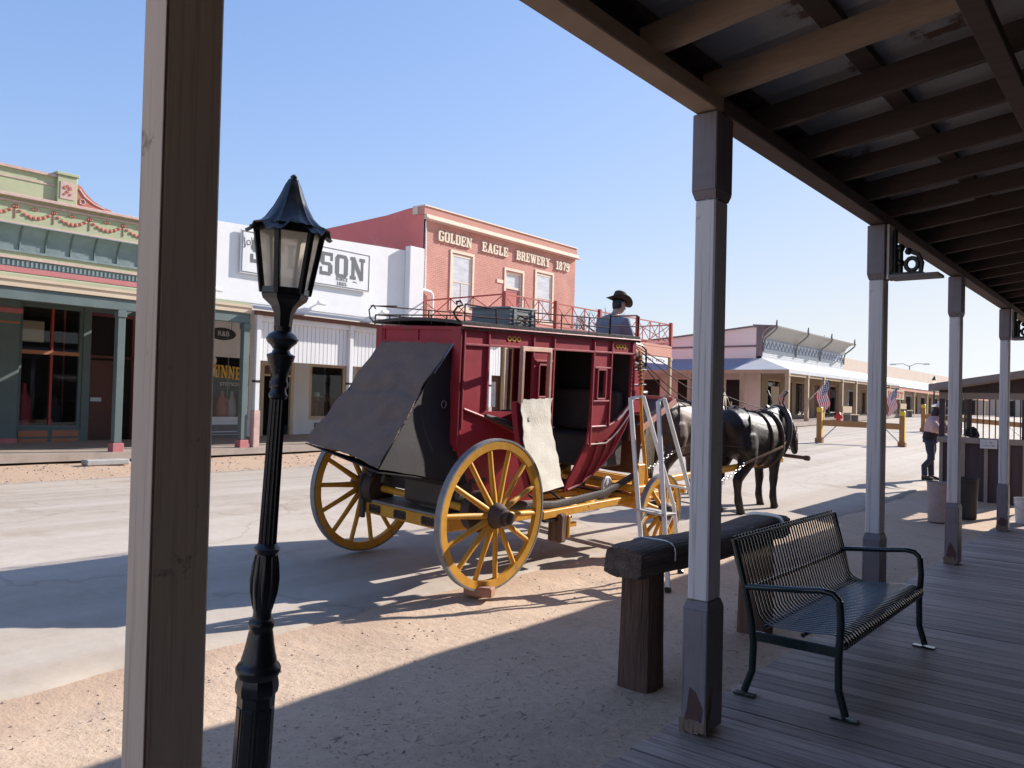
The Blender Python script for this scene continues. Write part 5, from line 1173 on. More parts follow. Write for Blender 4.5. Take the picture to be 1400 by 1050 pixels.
def stander():
    gx, gy = -4.33, 20.6; g = gz(gx, gy) + .012
    root = thing('person', (gx, gy, g), 'person in white hat, pink blouse and jeans leaning on the kiosk', 'person')
    W = lambda x, y, z: Vector((gx + x, gy + y, g + z))
    S = MB(); body = [(.02, 0, .92), (.03, 0, 1.05), (.06, .01, 1.2), (.10, .02, 1.34), (.13, .03, 1.42), (.15, .04, 1.47)]
    RB = [(.15, .12), (.125, .10), (.15, .11), (.165, .11), (.12, .08), (.055, .055)]
    S.loft([W(*p) for p in body], RB, 16, up=(0, 1, 0)); S.loft([W(.15, .04, 1.45), W(.19, .05, 1.54)], [.052, .05], 10)
    hc = W(.215, .07, 1.615); fw = (.8, .55, -.15); L_ = head(S, hc, fw, (.2, 0, 1), .95)
    legs = {}
    for s in (-1, 1):
        hp = (.02 + .0 * s, s * .09, .92); kn = (.04 - .03 * s, s * .09, .5); an = (-.02 + .05 * s, s * .09, .09); legs[s] = (hp, kn, an)
        S.loft([W(*hp), W(.04, s * .09, .7), W(*kn), W(an[0] - .01, an[1], .32), W(*an)], [.09, .08, .058, .055, .04], 12)
        S.loft([W(an[0] - .05, an[1], .045), W(an[0] + .06, an[1], .05), W(an[0] + .17, an[1], .03)], [(.04, .042), (.042, .04), (.035, .025)], 10)
    arms_ = {-1: ((.06, -.17, 1.37), (.20, -.27, 1.14), (.50, -.16, 1.22)), 1: ((.15, .18, 1.36), (.28, .24, 1.13), (.54, .12, 1.22))}
    for s, (sh, el, wr) in arms_.items():
        S.loft([W(*sh), W(*[(a + b) / 2 for a, b in zip(sh, el)]), W(*el), W(*wr)], [.048, .043, .038, .026], 10); hand(S, W(*wr), (.9, .1 * -s, -.05), (0, 0, -1), 1., .35)
    bd = S.build('body', M['skin'], root); remesh_obj(bd, .012, 3)
    C_ = MB(); C_.loft([W(*p) for p in body[1:5]] + [W(.15, .04, 1.455)], [(.15, .13), (.175, .14), (.19, .135), (.14, .10), (.07, .07)], 16, up=(0, 1, 0))
    for s, (sh, el, wr) in arms_.items():
        md = [(a + b) / 2 for a, b in zip(sh, el)]; C_.loft([W(sh[0], sh[1] * .7, sh[2]), W(*sh), W(*md), W(md[0] * .4 + el[0] * .6, md[1] * .4 + el[1] * .6, md[2] * .4 + el[2] * .6 - .02), W(*el)], [.07, .085, .115, .12, .06], 12)
        C_.loft([W(*el), W(*[a + (b - a) * .6 for a, b in zip(el, wr)])], [.07, .045], 10)
    c = C_.build('blouse', M['pink'], root); remesh_obj(c, .014, 3)
    V_ = MB(); V_.loft([W(.02, 0, .94), W(.03, 0, 1.05), W(.05, .01, 1.14)], [(.175, .145), (.165, .14), (.15, .13)], 16, up=(0, 1, 0)); V_.build('waistband', M['vest'], root, smooth=60)
    J = MB(); J.loft([W(.02, 0, .98), W(.02, 0, .86)], [(.16, .13), (.165, .14)], 14, up=(0, 1, 0))
    for s in (-1, 1):
        hp, kn, an = legs[s]; J.loft([W(*hp), W(.04, s * .09, .7), W(*kn), W(an[0] - .01, an[1], .32), W(an[0], an[1], .10)], [.108, .096, .075, .07, .066], 12)
    j = J.build('jeans', M['jeans'], root); remesh_obj(j, .014, 3)
    for s in (-1, 1):
        an = legs[s][2]; b = MB(); b.loft([W(an[0] - .06, an[1], .05), W(an[0] + .06, an[1], .055), W(an[0] + .18, an[1], .03)], [(.05, .05), (.05, .046), (.04, .03)], 10); b.build('boot', M['boots'], root, smooth=60)
    hr_ = MB(); hr_.loft([L_(0, -.05, .06), L_(0, -.085, 0), L_(0, -.10, -.08), L_(.0, -.11, -.18), L_(0, -.10, -.27)], [(.07, .05), (.085, .05), (.09, .05), (.085, .045), (.04, .02)], 12, up=(0, 1, 0)); hr_.build('hair', M['hair'], root, smooth=60)
    hat(root, hc + Vector((0, 0, .06)), fw, (.25, 0, 1), M['hatwhite'], .18, .12)
stander()
# ------------------------------------------------------------------ facades across the street
WX, PX = -23., -18.7
def wall_holes(mb, x, y0, y1, z0, z1, holes, depth=.18):
    """wall in the plane x facing +X with rectangular openings and their reveals"""
    ys = sorted({y0, y1, *[h[0] for h in holes], *[h[1] for h in holes]}); zs = sorted({z0, z1, *[h[2] for h in holes], *[h[3] for h in holes]})
    for a, b in zip(ys, ys[1:]):
        for c, d in zip(zs, zs[1:]):
            if not any(h[0] <= (a + b) / 2 <= h[1] and h[2] <= (c + d) / 2 <= h[3] for h in holes): mb.quad((x, a, c), (x, b, c), (x, b, d), (x, a, d))
    for a, b, c, d in holes:
        q = x - depth
        mb.quad((x, a, c), (x, a, d), (q, a, d), (q, a, c)); mb.quad((x, b, c), (q, b, c), (q, b, d), (x, b, d)); mb.quad((x, a, c), (q, a, c), (q, b, c), (x, b, c)); mb.quad((x, a, d), (x, b, d), (q, b, d), (q, a, d))
def frame(mb, x0, x1, a, b, c, d, w):
    mb.box((x0, a, c), (x1, a + w, d)); mb.box((x0, b - w, c), (x1, b, d)); mb.box((x0, a + w, c), (x1, b - w, c + w)); mb.box((x0, a + w, d - w), (x1, b - w, d))
def window(parent, x, a, b, c, d, m, w=.08, mull=(), bars=(), glass='glass', mm=None, room=True, nm='window'):
    mb = MB(); frame(mb, x - .13, x - (.03 if room else .006), a + .003, b - .003, c + .003, d - .003, w); o = mb.build(nm, m, parent)
    if mull or bars:
        mb = MB()
        for y in mull: mb.box((x - .125, y - .025, c + w), (x - .035, y + .025, d - w))
        for z in bars: mb.box((x - .122, a + w, z - .05), (x - .028, b - w, z + .05))
        mb.build('glazing_bar', mm or m, o)
    px_ = x - .016 if not room else x - .077
    mb = MB(); mb.quad((px_, a + w * .6, c + w * .6), (px_, b - w * .6, c + w * .6), (px_, b - w * .6, d - w * .6), (px_, a + w * .6, d - w * .6)); mb.build('pane', M[glass], o, fixn=False)
    if room:
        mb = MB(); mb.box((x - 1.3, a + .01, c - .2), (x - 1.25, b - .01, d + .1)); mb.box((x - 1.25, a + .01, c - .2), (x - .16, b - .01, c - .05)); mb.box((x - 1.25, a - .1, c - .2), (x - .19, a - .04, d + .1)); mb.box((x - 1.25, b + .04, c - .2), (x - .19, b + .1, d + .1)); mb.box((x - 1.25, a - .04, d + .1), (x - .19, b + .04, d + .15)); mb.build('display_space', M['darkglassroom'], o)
    return o
def porch_post(parent, x, y, z0, z1, w, m, base=None, bh=.35, nm='post'):
    mb = MB(); mb.box((x - w / 2, y - w / 2, z0 + (bh if base else 0)), (x + w / 2, y + w / 2, z1), .008)
    mb.box((x - w / 2 - .02, y - w / 2 - .02, z1 - .16), (x + w / 2 + .02, y + w / 2 + .02, z1 - .02), .006); o = mb.build(nm, m, parent)
    if base:
        mb = MB(); mb.box((x - w / 2 - .04, y - w / 2 - .04, z0), (x + w / 2 + .04, y + w / 2 + .04, z0 + bh - .003), .01); mb.build('post_base', base, o)
    return o
mb = MB(); ysw = span((-14, 40, .8))
for y in ysw: pass
def wk(y): return gz(-18.5, y) + .055
mb.grid(lambda a, b: (PX + .22 - 4.8 * a, -14 + 54 * b, wk(-14 + 54 * b)), 1, 60, .16)
fw_ = mb.build('pavement', M['farwalk']); fw_['kind'] = 'structure'
# --- green storefront
Z0 = .2
gb = thing('storefront', (WX, 2, Z0), 'pale green storefront with red swags and a blue gray cornice', 'storefront')
mb = MB(); wall_holes(mb, WX, -12, 12.15, Z0, 4.7, [(8.25, 9.85, .72, 3.98), (10.05, 11.6, Z0 + .01, 3.9), (4.4, 7.2, .72, 3.98)]); mb.build('wall', M['teal'], gb)
mb = MB(); mb.box((WX - 16, -12, Z0), (WX - 1.5, 12.15, 6.6)); mb.build('main_block', M['redwall'], gb)
mb = MB(); mb.box((WX - .4, -12, 4.7), (WX + .02, 12.15, 6.62)); mb.box((WX - .38, -12, 6.62), (WX, 9.0, 7.36)); mb.build('parapet', M['green'], gb)
mb = MB()
for z0, z1, p in ((7.361, 7.43, .07), (7.12, 7.16, .02)): mb.box((WX - .3, -12, z0), (WX + p, 8.99, z1))
for z0, z1, p in ((6.621, 6.70, .17), (6.50, 6.56, .06), (5.93, 5.99, .09)): mb.box((WX + .021 if z0 < 6.6 else WX - .3, -12, z0), (WX + p, 12.15, z1), .01)
mb.build('moulding', M['pinkpale'], gb)
mb = MB(); mb.box((WX - .3, 9.0, 6.702), (WX + .10, 9.5, 7.44), .01); mb.box((WX - .3, 8.96, 7.442), (WX + .14, 9.54, 7.52), .01); pr = mb.build('pediment_pier', M['green'], gb)
mb = MB(); mb.box((WX + .102, 9.07, 6.82), (WX + .115, 9.43, 7.28)); mb.build('pier_panel', M['pinkpale'], pr)
mb = MB()
for (y, z, r) in ((9.18, 7.12, .05), (9.32, 7.12, .05), (9.25, 7.02, .045), (9.18, 6.95, .035), (9.32, 6.95, .035), (9.25, 7.17, .04)): mb.lathe([(r, WX + .1155), (r * .8, WX + .13)], (0, y, z), 'X', 10)
mb.build('pier_ornament', M['ornred'], pr)
mb = MB(); mb.prism([(9.51, 6.702), (10.45, 6.702), (10.42, 6.76), (10.2, 6.80), (9.95, 6.92), (9.75, 7.08), (9.62, 7.24), (9.51, 7.30)], 'X', WX - .1, WX + .06); sb = mb.build('scroll_bracket', M['ornred'], gb)
mb = MB()
mb.tube([(WX + .065, 9.56, 7.18), (WX + .065, 9.72, 6.98), (WX + .065, 9.95, 6.84), (WX + .065, 10.25, 6.75)], .02, 6); mb.tube([(WX + .065, 9.65 + .07 * math.cos(t), 6.84 + .07 * math.sin(t)) for t in [6.283 * q / 12 for q in range(12)]], .016, 6, closed=True); mb.build('scroll_trim', M['pinkpale'], sb)
y = -3.; x = WX + .026; sw0 = None                        # swags on the frieze
while y < 11.2:
    if sw0 is None:
        mb = MB(); w_ = .92
        for k in range(9):
            t = k / 8; mb.ball((x + .01, y + w_ * t, 6.38 - .20 * math.sin(math.pi * t)), (.018, .062, .03 + .028 * math.sin(math.pi * t)), 6)
        for (dy, dz, r) in ((0, 6.42, .045), (-.05, 6.40, .03), (.05, 6.40, .03)): mb.ball((x + .01, y + dy, dz), (.02, r, r), 6)
        mb.box((x, y - .012, 6.10), (x + .012, y + .012, 6.36)); mb.ball((x + .01, y + .46, 6.42), (.02, .035, .04), 6); mb.ball((x + .01, y + .40, 6.40), (.02, .045, .02), 6); mb.ball((x + .01, y + .52, 6.40), (.02, .045, .02), 6)
        sw0 = q = mb.build('swag', M['ornred'], gb)
    else: q = sw0.copy(); COL.objects.link(q); q.parent = gb
    q.location = (0, y + 3., 0); y += .92
mb = MB(); n = 10
mb.grid(lambda a, b: (WX + .03 + .26 * (1 - math.cos(a * 1.57)), -12 + 24.15 * b, 5.30 + .60 * math.sin(a * 1.57) ** 1.0), 8, 1, -.02); mb.box((WX + .021, -12, 5.24), (WX + .06, 12.15, 5.298)); cv_ = mb.build('cove', M['cove'], gb, smooth=40)
mb = MB(); y = -3
while y < 12.1: mb.tube([(WX + .03 + .26 * (1 - math.cos(t * 1.57)) + .012, y, 5.30 + .60 * math.sin(t * 1.57)) for t in (0, .25, .5, .75, .98)], .02, 6); y += .62
mb.build('cove_rib', M['teal'], cv_, smooth=50)
mb = MB(); mb.box((WX + .021, -12, 5.06), (WX + .10, 12.15, 5.12)); mb.build('pink_moulding', M['pinkpale'], gb)
mb = MB(); mb.box((WX + .021, -12, 4.86), (WX + .05, 12.15, 5.058)); y = -3
while y < 12.1: mb.box((WX + .0505, y, 4.89), (WX + .075, y + .05, 5.03)); y += .11
mb.build('dentil_strip', M['cove'], gb)
mb = MB(); mb.box((WX + .021, -12, 4.72), (WX + .07, 12.15, 4.858)); mb.build('red_band', M['pinktrim'], gb)
def shed(parent, y0, y1, zt, zb, m, nm='porch_cover', x0=WX + .08, x1=PX, th=.05, corr=False):
    mb = MB()
    if corr: mb.grid(lambda a, b: (x0 + (x1 + .42 - x0) * b, y0 + (y1 - y0) * a, zt + (zb - .05 - zt) * b + .012 * math.sin((y1 - y0) * a / .09 * 6.283)), int((y1 - y0) / .018), 1, .003)
    else: mb.prism([(x0, zt - th), (x1 + .1, zb - th), (x1 + .1, zb), (x0, zt)], 'Y', y0, y1)
    return mb.build(nm, m, parent, smooth=30 if corr else None)
shed(gb, -12, 12.1, 4.70, 4.12, M['green'])
mb = MB(); mb.box((PX + .06, -12, 3.86), (PX + .10, 12.14, 4.06), .005); mb.box((PX + .101, -12, 4.0), (PX + .13, 12.14, 4.065)); mb.build('fascia', M['cream'], gb)
mb = MB(); mb.box((PX - .08, -12, 3.60), (PX + .055, 12.14, 3.855), .008); mb.build('porch_beam', M['teal'], gb)
for y in (2.3, 5.55, 8.80, 12.03): porch_post(gb, PX, y, wk(y), 3.60, .17, M['teal'], M['pinktrim'], .36)
mb = MB(); mb.box((WX + .002, 7.3, Z0), (WX + .22, 8.2, 4.0), .02); pl = mb.build('pilaster', M['teal'], gb)
mb = MB(); mb.box((WX + .001, 7.26, 3.66), (WX + .25, 8.24, 3.80), .02); mb.build('pilaster_cap', M['pinktrim'], pl); mb = MB(); mb.box((WX + .001, 7.28, Z0 - .0), (WX + .24, 8.22, .5), .02); mb.build('pilaster_base', M['pinktrim'], pl)
mb = MB(); mb.box((WX + .221, 7.32, 3.40), (WX + .235, 8.18, 3.45)); mb.build('pilaster_band', M['orange'], pl)
for a, b in ((8.25, 9.85), (4.4, 7.2)):
    w0 = window(gb, WX, a, b, .72, 3.98, M['teal'], .09, bars=(2.72,), mm=M['orange'])
    mb = MB(); y = (a + b) / 2 + .02; mb.box((WX - .124, y - .03, .81), (WX - .03, y + .03, 2.665)); mb.box((WX - .124, y - .03, 2.775), (WX - .03, y + .03, 3.885)); mb.build('mullion', M['redwood'], w0)
    mb = MB()
    for c, d in ((a + .06, (a + b) / 2 - .03), ((a + b) / 2 + .07, b - .06)): mb.box((WX + .001, c, .26), (WX + .02, d, .46)); mb.box((WX + .001, c, .51), (WX + .02, d, .67))
    mb.build('lower_panel', M['orange'], w0)
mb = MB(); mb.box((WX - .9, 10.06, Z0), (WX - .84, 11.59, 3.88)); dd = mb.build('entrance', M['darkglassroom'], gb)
mb = MB(); mb.box((WX - .83, 10.25, Z0), (WX - .78, 11.15, 2.62)); mb.box((WX - .83, 10.06, 2.68), (WX - .76, 11.59, 2.76)); mb.build('door', M['browndoor'], dd)
mb = MB(); mb.box((WX - .775, 10.42, 1.45), (WX - .765, 10.72, 1.56)); mb.build('door_notice', M['blind'], dd)
o = solo((lambda m: (m.box((WX - .45, 8.40, 3.0), (WX - .40, 9.0, 3.55)), m)[1])(MB()), 'window_poster', M['cream'], (WX - .45, 8.7, 3.0), 'pale notice hanging inside the green storefront upper window', 'poster')
mb = MB()
for k, (y, z, s, h_) in enumerate(((8.5, 1.75, .17, .3), (9.1, 1.3, .2, .45), (9.45, 1.25, .16, .35), (8.55, 1.2, .15, .3))):
    pass
def goods(name, y, z, w, h, m, label, x=WX - .55):
    mb = MB(); mb.lathe([(w * .7, 0), (w, h * .2), (w * .9, h * .6), (w * .35, h * .85), (w * .3, h)], (x, y, z), 'Z', 14, .7, 1); return solo(mb, name, m, (x, y, z), label, 'shop goods', 'goods in the shop windows', smooth=50)
goods('draped_garment', 8.62, .7, .2, 1.2, M['maroon'], 'dark red garment on display behind the green storefront glass')
goods('draped_garment', 9.35, .7, .25, .9, M['vest'], 'low dark garment display behind the green storefront glass')
slab = MB(); slab.box((-.15, -.45, 0), (.15, .45, .12), .02); o = solo(slab, 'parking_block', M['concrete'], (0, 0, 0), 'small gray concrete block on the gravel before the green storefront', 'concrete block'); o.location = (-17.75, 8.15, gz(-17.75, 8.15) + .01)

# --- white hat shop
wb = thing('hat_shop', (WX, 17, Z0), 'white stucco shop with a tall plain parapet and boarded awning front', 'shop')
mb = MB(); wall_holes(mb, WX, 12.17, 22.45, Z0, 4.7, [(12.75, 15.0, .95, 3.0), (15.42, 16.72, Z0 + .01, 2.85), (17.35, 18.95, .95, 2.9), (19.4, 21.2, .95, 2.9)]); mb.build('shop_wall', M['whiteboard'], wb)
mb = MB(); mb.box((WX - 14, 12.17, Z0), (WX - 1.5, 22.45, 6.4)); mb.build('main_block', M['stucco'], wb)
mb = MB(); mb.prism([(12.17, 4.7), (22.45, 4.7), (22.45, 7.50), (14, 7.12), (12.17, 7.05)], 'X', WX - .35, WX + .02); pp = mb.build('parapet', M['stucco'], wb)
mb = MB(); mb.box((WX + .021, 21.62, 4.4), (WX + .30, 22.40, 7.62), .02); mb.build('pilaster', M['stucco'], wb)
shed(wb, 12.17, 22.4, 4.62, 4.02, M['corr'], corr=True)
mb = MB(); mb.box((PX + .12, 12.2, 3.84), (PX + .2, 22.3, 3.95)); mb.build('rusty_edge', M['browndoor'], wb)
mb = MB(); mb.box((PX - .03, 12.44, 2.67), (PX + .005, 22.3, 3.875)); aw = mb.build('boarded_front', M['whiteboard'], wb)
mb = MB(); y = 12.44
while y < 22.3: mb.box((PX + .0055, y, 2.66), (PX + .02, y + .125, 3.87), .003); y += .14
mb.box((PX + .021, 12.44, 3.70), (PX + .10, 22.3, 3.87), .004); mb.build('board', M['whiteboard'], aw)
for y in (12.36, 15.46, 18.6, 21.7):
    o = porch_post(wb, PX + .07, y, wk(y) + 1.12, 3.9, .13, M['whiteboard'])
    mb = MB(); mb.box((PX - .02, y - .09, wk(y)), (PX + .16, y + .09, wk(y) + 1.118), .01); mb.build('post_sleeve', M['pinkpale'], o)
    mb = MB(); mb.box((PX - .005, y - .075, wk(y) + 1.85), (PX + .145, y + .075, wk(y) + 1.91)); mb.build('post_collar', M['vest'], o)
w1 = window(wb, WX, 12.75, 15.0, .95, 3.0, M['whiteboard'], .09)
mb = MB()
for z0, z1, m_ in ((.30, .48, 0), (.50, .56, 1), (.60, .80, 1)): mb.box((WX + .001, 12.8, z0), (WX + .02, 14.95, z1))
mb.build('plinth_stripe', M['taupe'], w1)
mb = MB(); letters(mb, 'ROADRUNNER', (WX - .070, 12.62, 2.17), (0, 1, 0), (0, 0, 1), (1, 0, 0), .40, .12, .004, total=2.34, curve=.9); mb.build('gold_sign_lettering', M['goldletter'], w1)
font_text('sign_lettering', 'STETSON', M['paleletter'], w1, Vector((WX - .070, 14.38, 2.06)), FACE_PX, .15, .002, width=.72)
mb = MB(); mb.lathe([(.16, WX - .0705), (.15, WX - .068)], (0, 13.72, 2.78), 'X', 16); mb.lathe([(.1, WX - .0702), (.1, WX - .0675)], (0, 13.72, 2.52), 'X', 12); mb.box((WX - .0705, 13.5, 2.30), (WX - .069, 13.9, 2.5)); mb.build('pale_window_painting', M['paleletter'], w1)
mb = MB(); mb.box((WX - 1.0, 15.43, Z0), (WX - .95, 16.71, 2.84)); e_ = mb.build('entrance', M['darkglassroom'], wb)
mb = MB(); frame(mb, WX - .10, WX + .015, 15.425, 16.715, Z0, 2.845, .12); mb.box((WX - .10, 15.545, 2.38), (WX + .01, 16.595, 2.45)); mb.build('door_frame', M['cream'], e_)
mb = MB(); mb.box((WX - .09, 15.55, 2.46), (WX - .05, 16.59, 2.72)); mb.box((WX - .7, 16.2, Z0), (WX - .1, 16.25, 2.35)); mb.build('door', M['browndoor'], e_)
for a, b in ((17.35, 18.95), (19.4, 21.2)):
    q = window(wb, WX, a, b, .95, 2.9, M['cream'], .12)
    mb = MB(); frame(mb, WX + .002, WX + .02, a + .25, b - .25, .32, .85, .07); mb.build('base_panel', M['taupe'], q)
    mb = MB(); mb.box((WX + .0025, a + .42, .45), (WX + .022, b - .42, .72)); mb.build('panel_fill', M['vest'], q)
def hat_stand(y, label, m):
    mb = MB(); x = WX - .5; mb.lathe([(.16, .9), (.03, .93), (.025, 1.55), (.09, 1.6), (.075, 1.75), (.05, 1.8)], (x, y, 0), 'Z', 14); t = solo(mb, 'hat_stand', M['browndoor'], (x, y, .9), label, 'hat stand', 'hats on stands in the shop window', smooth=50)
    mb = MB(); mb.lathe([(.22, 1.74), (.23, 1.755), (.11, 1.77), (.10, 1.86), (.07, 1.90), (.01, 1.88)], (x, y, 0), 'Z', 20); h_ = mb.build('hat', m, None, smooth=60); h_.data.transform(Matrix.Translation((-x, -y, -.9))); h_.parent = t
hat_stand(18.05, 'white hat on a stand in the white shop window left of the post', M['hatwhite']); hat_stand(18.5, 'brown hat on a stand beside the white hat in the shop window', M['hatbrown'])
goods('hanging_jacket', 17.75, 1.2, .22, 1.1, M['vest'], 'dark jacket hanging behind the white hat in the shop window'); goods('hanging_shirt', 14.4, .95, .2, .9, M['pinktrim'], 'reddish shirt behind the gold lettered shop window'); goods('hanging_shirt', 14.75, .95, .17, .9, M['siding'], 'pale shirt at the edge of the gold lettered shop window'); goods('hanging_shirt', 19.9, .95, .25, 1.0, M['green'], 'greenish shirt in the second white shop window')
sg = thing('sign_board', (WX + .1, 17.1, 5.6), 'large white hat shop sign with gray slab lettering on the parapet', 'sign')
mb = MB(); mb.box((WX + .08, 14.46, 5.60), (WX + .13, 19.8, 6.99), .008); mb.build('board', M['whiteboard'], sg)
mb = MB(); frame(mb, WX + .1305, WX + .14, 14.50, 19.76, 5.64, 6.95, .025)
for y in (14.9, 17.1, 19.4): mb.box((WX + .021, y - .04, 5.7), (WX + .079, y + .04, 6.9))
mb.build('sign_edge', M['letter'], sg)
mb = MB(); letters(mb, 'STETSON', (WX + .1305, 14.82, 5.98), (0, 1, 0), (0, 0, 1), (1, 0, 0), .80, .15, .006, total=4.72); mb.build('main_lettering', M['letter'], sg)
mb = MB(); letters(mb, 'SINCE', (WX + .1305, 18.25, 5.86), (0, 1, 0), (0, 0, 1), (1, 0, 0), .12, .2, .004, total=.50); letters(mb, '1865', (WX + .1305, 18.28, 5.69), (0, 1, 0), (0, 0, 1), (1, 0, 0), .13, .2, .004, total=.44); mb.build('small_lettering', M['letter'], sg)
t_ = font_text('script_lettering', 'John B.', M['letter'], sg, Vector((WX + .1375, 15.02, 6.66)), FACE_PX @ Matrix.Rotation(R(8), 3, 'Z'), .36, .004, width=.95)
mb = MB(); mb.box((WX + .1305, 14.56, 6.52), (WX + .1372, 15.50, 6.82), .002); mb.build('script_ground', M['whiteboard'], sg)
mb = MB(); mb.loft([(WX + .134, 18.98, 5.88), (WX + .134, 19.05, 5.90), (WX + .134, 19.14, 5.885), (WX + .134, 19.2, 5.87)], [(.004, .006), (.006, .022), (.006, .018), (.003, .004)], 6); mb.build('bird_mark', M['letter'], sg)
cams_ = ['white security camera above the gold lettered window', 'white security camera at the middle of the white parapet', 'white security camera by the pilaster of the white parapet']
for y, z, lb in ((13.67, 4.95, 0), (17.6, 4.97, 1), (20.5, 4.95, 2)):
    c = thing('security_camera', (WX + .05, y, z), cams_[lb], 'security camera', 'security cameras on the white shop')
    mb = MB(); mb.lathe([(.07, -.16), (.08, -.15), (.08, .12), (.075, .13)], (WX + .22, y, z), 'Y', 14, rot=Euler((0, 0, 0)).to_matrix()); mb.build('housing', M['plastic'], c, smooth=40)
    mb = MB(); mb.lathe([(.05, .131), (.05, .138)], (WX + .22, y, z), 'Y', 12); mb.build('lens', M['iron'], c)
    mb = MB(); mb.tube([(WX + .02, y, z), (WX + .15, y, z)], .025, 8); mb.build('mount', M['plastic'], c)
ov = thing('hanging_sign', (-20.5, 12.45, 3.24), 'oval black sign with pale script hanging under the awning', 'sign')
mb = MB(); mb.lathe([(.17, -.02), (.175, 0), (.17, .02)], (-20.5, 12.48, 3.42), 'X', 28, 2.4, 1); mb.bm.verts.ensure_lookup_table(); o_ = mb.build('oval_board', M['blackletter'], ov)
font_text('script_lettering', 'R&B', M['siding'], ov, Vector((-20.478, 12.5, 3.42)), FACE_PX, .2, .003)
mb = MB(); mb.tube([(-20.5, 12.2, 3.52), (-20.5, 12.2, 4.2)], .008, 5); mb.build('hanger', M['iron'], ov); mb = MB(); mb.tube([(-20.5, 12.76, 3.52), (-20.5, 12.76, 4.2)], .008, 5); mb.build('hanger', M['iron'], ov)

# --- brick brewery
g0 = wk(23)
br = thing('brick_building', (WX, 28, g0), 'two storey red brick saloon building with balcony and cream lettering', 'building')
H = [(24.25, 25.5, 5.55, 7.78), (27.72, 28.92, 4.65, 7.55), (29.95, 31.2, 5.55, 7.78)]
mb = MB(); wall_holes(mb, WX, 22.6, 33.1, 4.62, 8.86, H); mb.build('brick_wall', M['brick'], br)
mb = MB(); mb.box((WX - 16, 22.72, .1), (WX - 1.5, 33.0, 8.7)); mb.build('main_block', M['redwall'], br)
mb = MB(); mb.prism([(WX - 17, .1), (WX, .1), (WX, 9.40), (WX - .9, 9.40), (WX - 2.2, 9.28), (WX - 9, 9.1), (WX - 17, 8.9)], 'Y', 22.6, 22.715); mb.build('side_wall', M['redwall'], br)
mb = MB(); mb.box((WX - .3, 22.56, 9.06), (WX + .06, 33.14, 9.38)); mb.build('parapet', M['palebrick'], br)
mb = MB(); mb.box((WX - .32, 22.54, 9.381), (WX + .10, 33.16, 9.43)); mb.box((WX + .003, 22.58, 8.86), (WX + .26, 33.2, 8.92), .01); mb.box((WX + .003, 22.59, 8.921), (WX + .16, 33.18, 9.058), .02); mb.box((WX - .6, 22.54, 9.10), (WX - .32, 22.60, 9.43)); mb.build('cornice', M['ivory'], br)
for word, a, b in (('GOLDEN', 23.38, 25.37), ('EAGLE', 26.04, 27.76), ('BREWERY', 28.38, 30.9), ('1879', 31.42, 32.5)):
    mb = MB(); letters(mb, word, (WX + .006, a, 8.14), (0, 1, 0), (0, 0, 1), (1, 0, 0), .43, .1, .07, total=b - a); mb.build('cream_lettering', M['ivory'], br)
for i, (a, b, c, d) in enumerate(H):
    if i != 1:
        q = window(br, WX, a, b, c, d, M['ivory'], .10, bars=((c + d) / 2,), glass='winglass', room=False)
        mb = MB(); mb.box((WX - .034, a + .105, c + .105), (WX - .024, b - .105, d - .105)); mb.build('blind', M['blind'], q)
        mb = MB(); mb.box((WX - .0225, a + .1, (c + d) / 2 - .05), (WX - .0075, b - .1, (c + d) / 2)); mb.box((WX - .022, (a + b) / 2 - .02, c + .1), (WX - .008, (a + b) / 2 + .02, (c + d) / 2 - .05)); mb.build('mullion', M['ivory'], q)
    else:
        q = MB(); frame(q, WX - .13, WX - .03, a + .003, b - .003, c, d, .10); q.box((WX - .125, a + .1, 6.78), (WX - .035, b - .1, 6.88)); q = q.build('balcony_door', M['ivory'], br)
        mb = MB(); frame(mb, WX - .12, WX - .06, a + .105, b - .105, c + .1, 6.775, .13); mb.box((WX - .12, a + .24, c + .8), (WX - .06, b - .24, c + 1.0)); mb.build('leaf', M['railred'], q)
        mb = MB(); mb.quad((WX - .055, a + .1, c + .1), (WX - .055, b - .1, c + .1), (WX - .055, b - .1, d - .1), (WX - .055, a + .1, d - .1)); mb.build('pane', M['winglass'], q, fixn=False); mb = MB(); mb.box((WX - .11, a + .105, c + 2.2), (WX - .098, b - .105, d - .105)); mb.build('blind', M['blind'], q)
    mb = MB(); frame(mb, WX + .002, WX + .035, a - .11, b + .11, c - .12, d + .14, .11); mb.build('casing', M['ivory'], q)
mb = MB(); mb.box((WX + .002, 27.12, 6.95), (WX + .03, 27.55, 7.10)); mb.build('small_plaque', M['ivory'], br)
mb = MB(); mb.tube([(WX + .03, 22.68, 8.8), (WX + .07, 22.68, 6.6), (WX + .07, 22.68, 6.0)], .035, 8); mb.tube([(WX + .12, 22.5, 6.05), (WX + .12, 22.95, 6.0), (WX + .12, 23.05, 5.9), (WX + .12, 23.05, 4.7)], .07, 8); mb.build('downspout', M['stucco'], br, smooth=50)
bc = MB(); bc.box((WX + .003, 22.5, 4.50), (PX + .05, 35.1, 4.60)); bal = bc.build('balcony_floor', M['salmon'], br)
mb = MB(); mb.box((PX - .1, 22.5, 4.06), (PX + .04, 35.1, 4.495)); mb.box((WX + .2, 22.5, 4.06), (PX - .101, 22.62, 4.495)); mb.box((WX + .2, 34.98, 4.06), (PX - .101, 35.1, 4.495)); mb.build('balcony_beam', M['salmon'], br)
mb = MB(); mb.box((PX + .041, 31.5, 3.70), (PX + .06, 34.7, 4.02)); hs = mb.build('hanging_board', M['stucco'], br)
mb = MB(); faint_marks(mb, (PX + .0605, 31.8, 3.80), (0, 1, 0), (0, 0, 1), (1, 0, 0), 2.6, .15, 15, 3); mb.build('faint_lettering', M['letter'], hs)
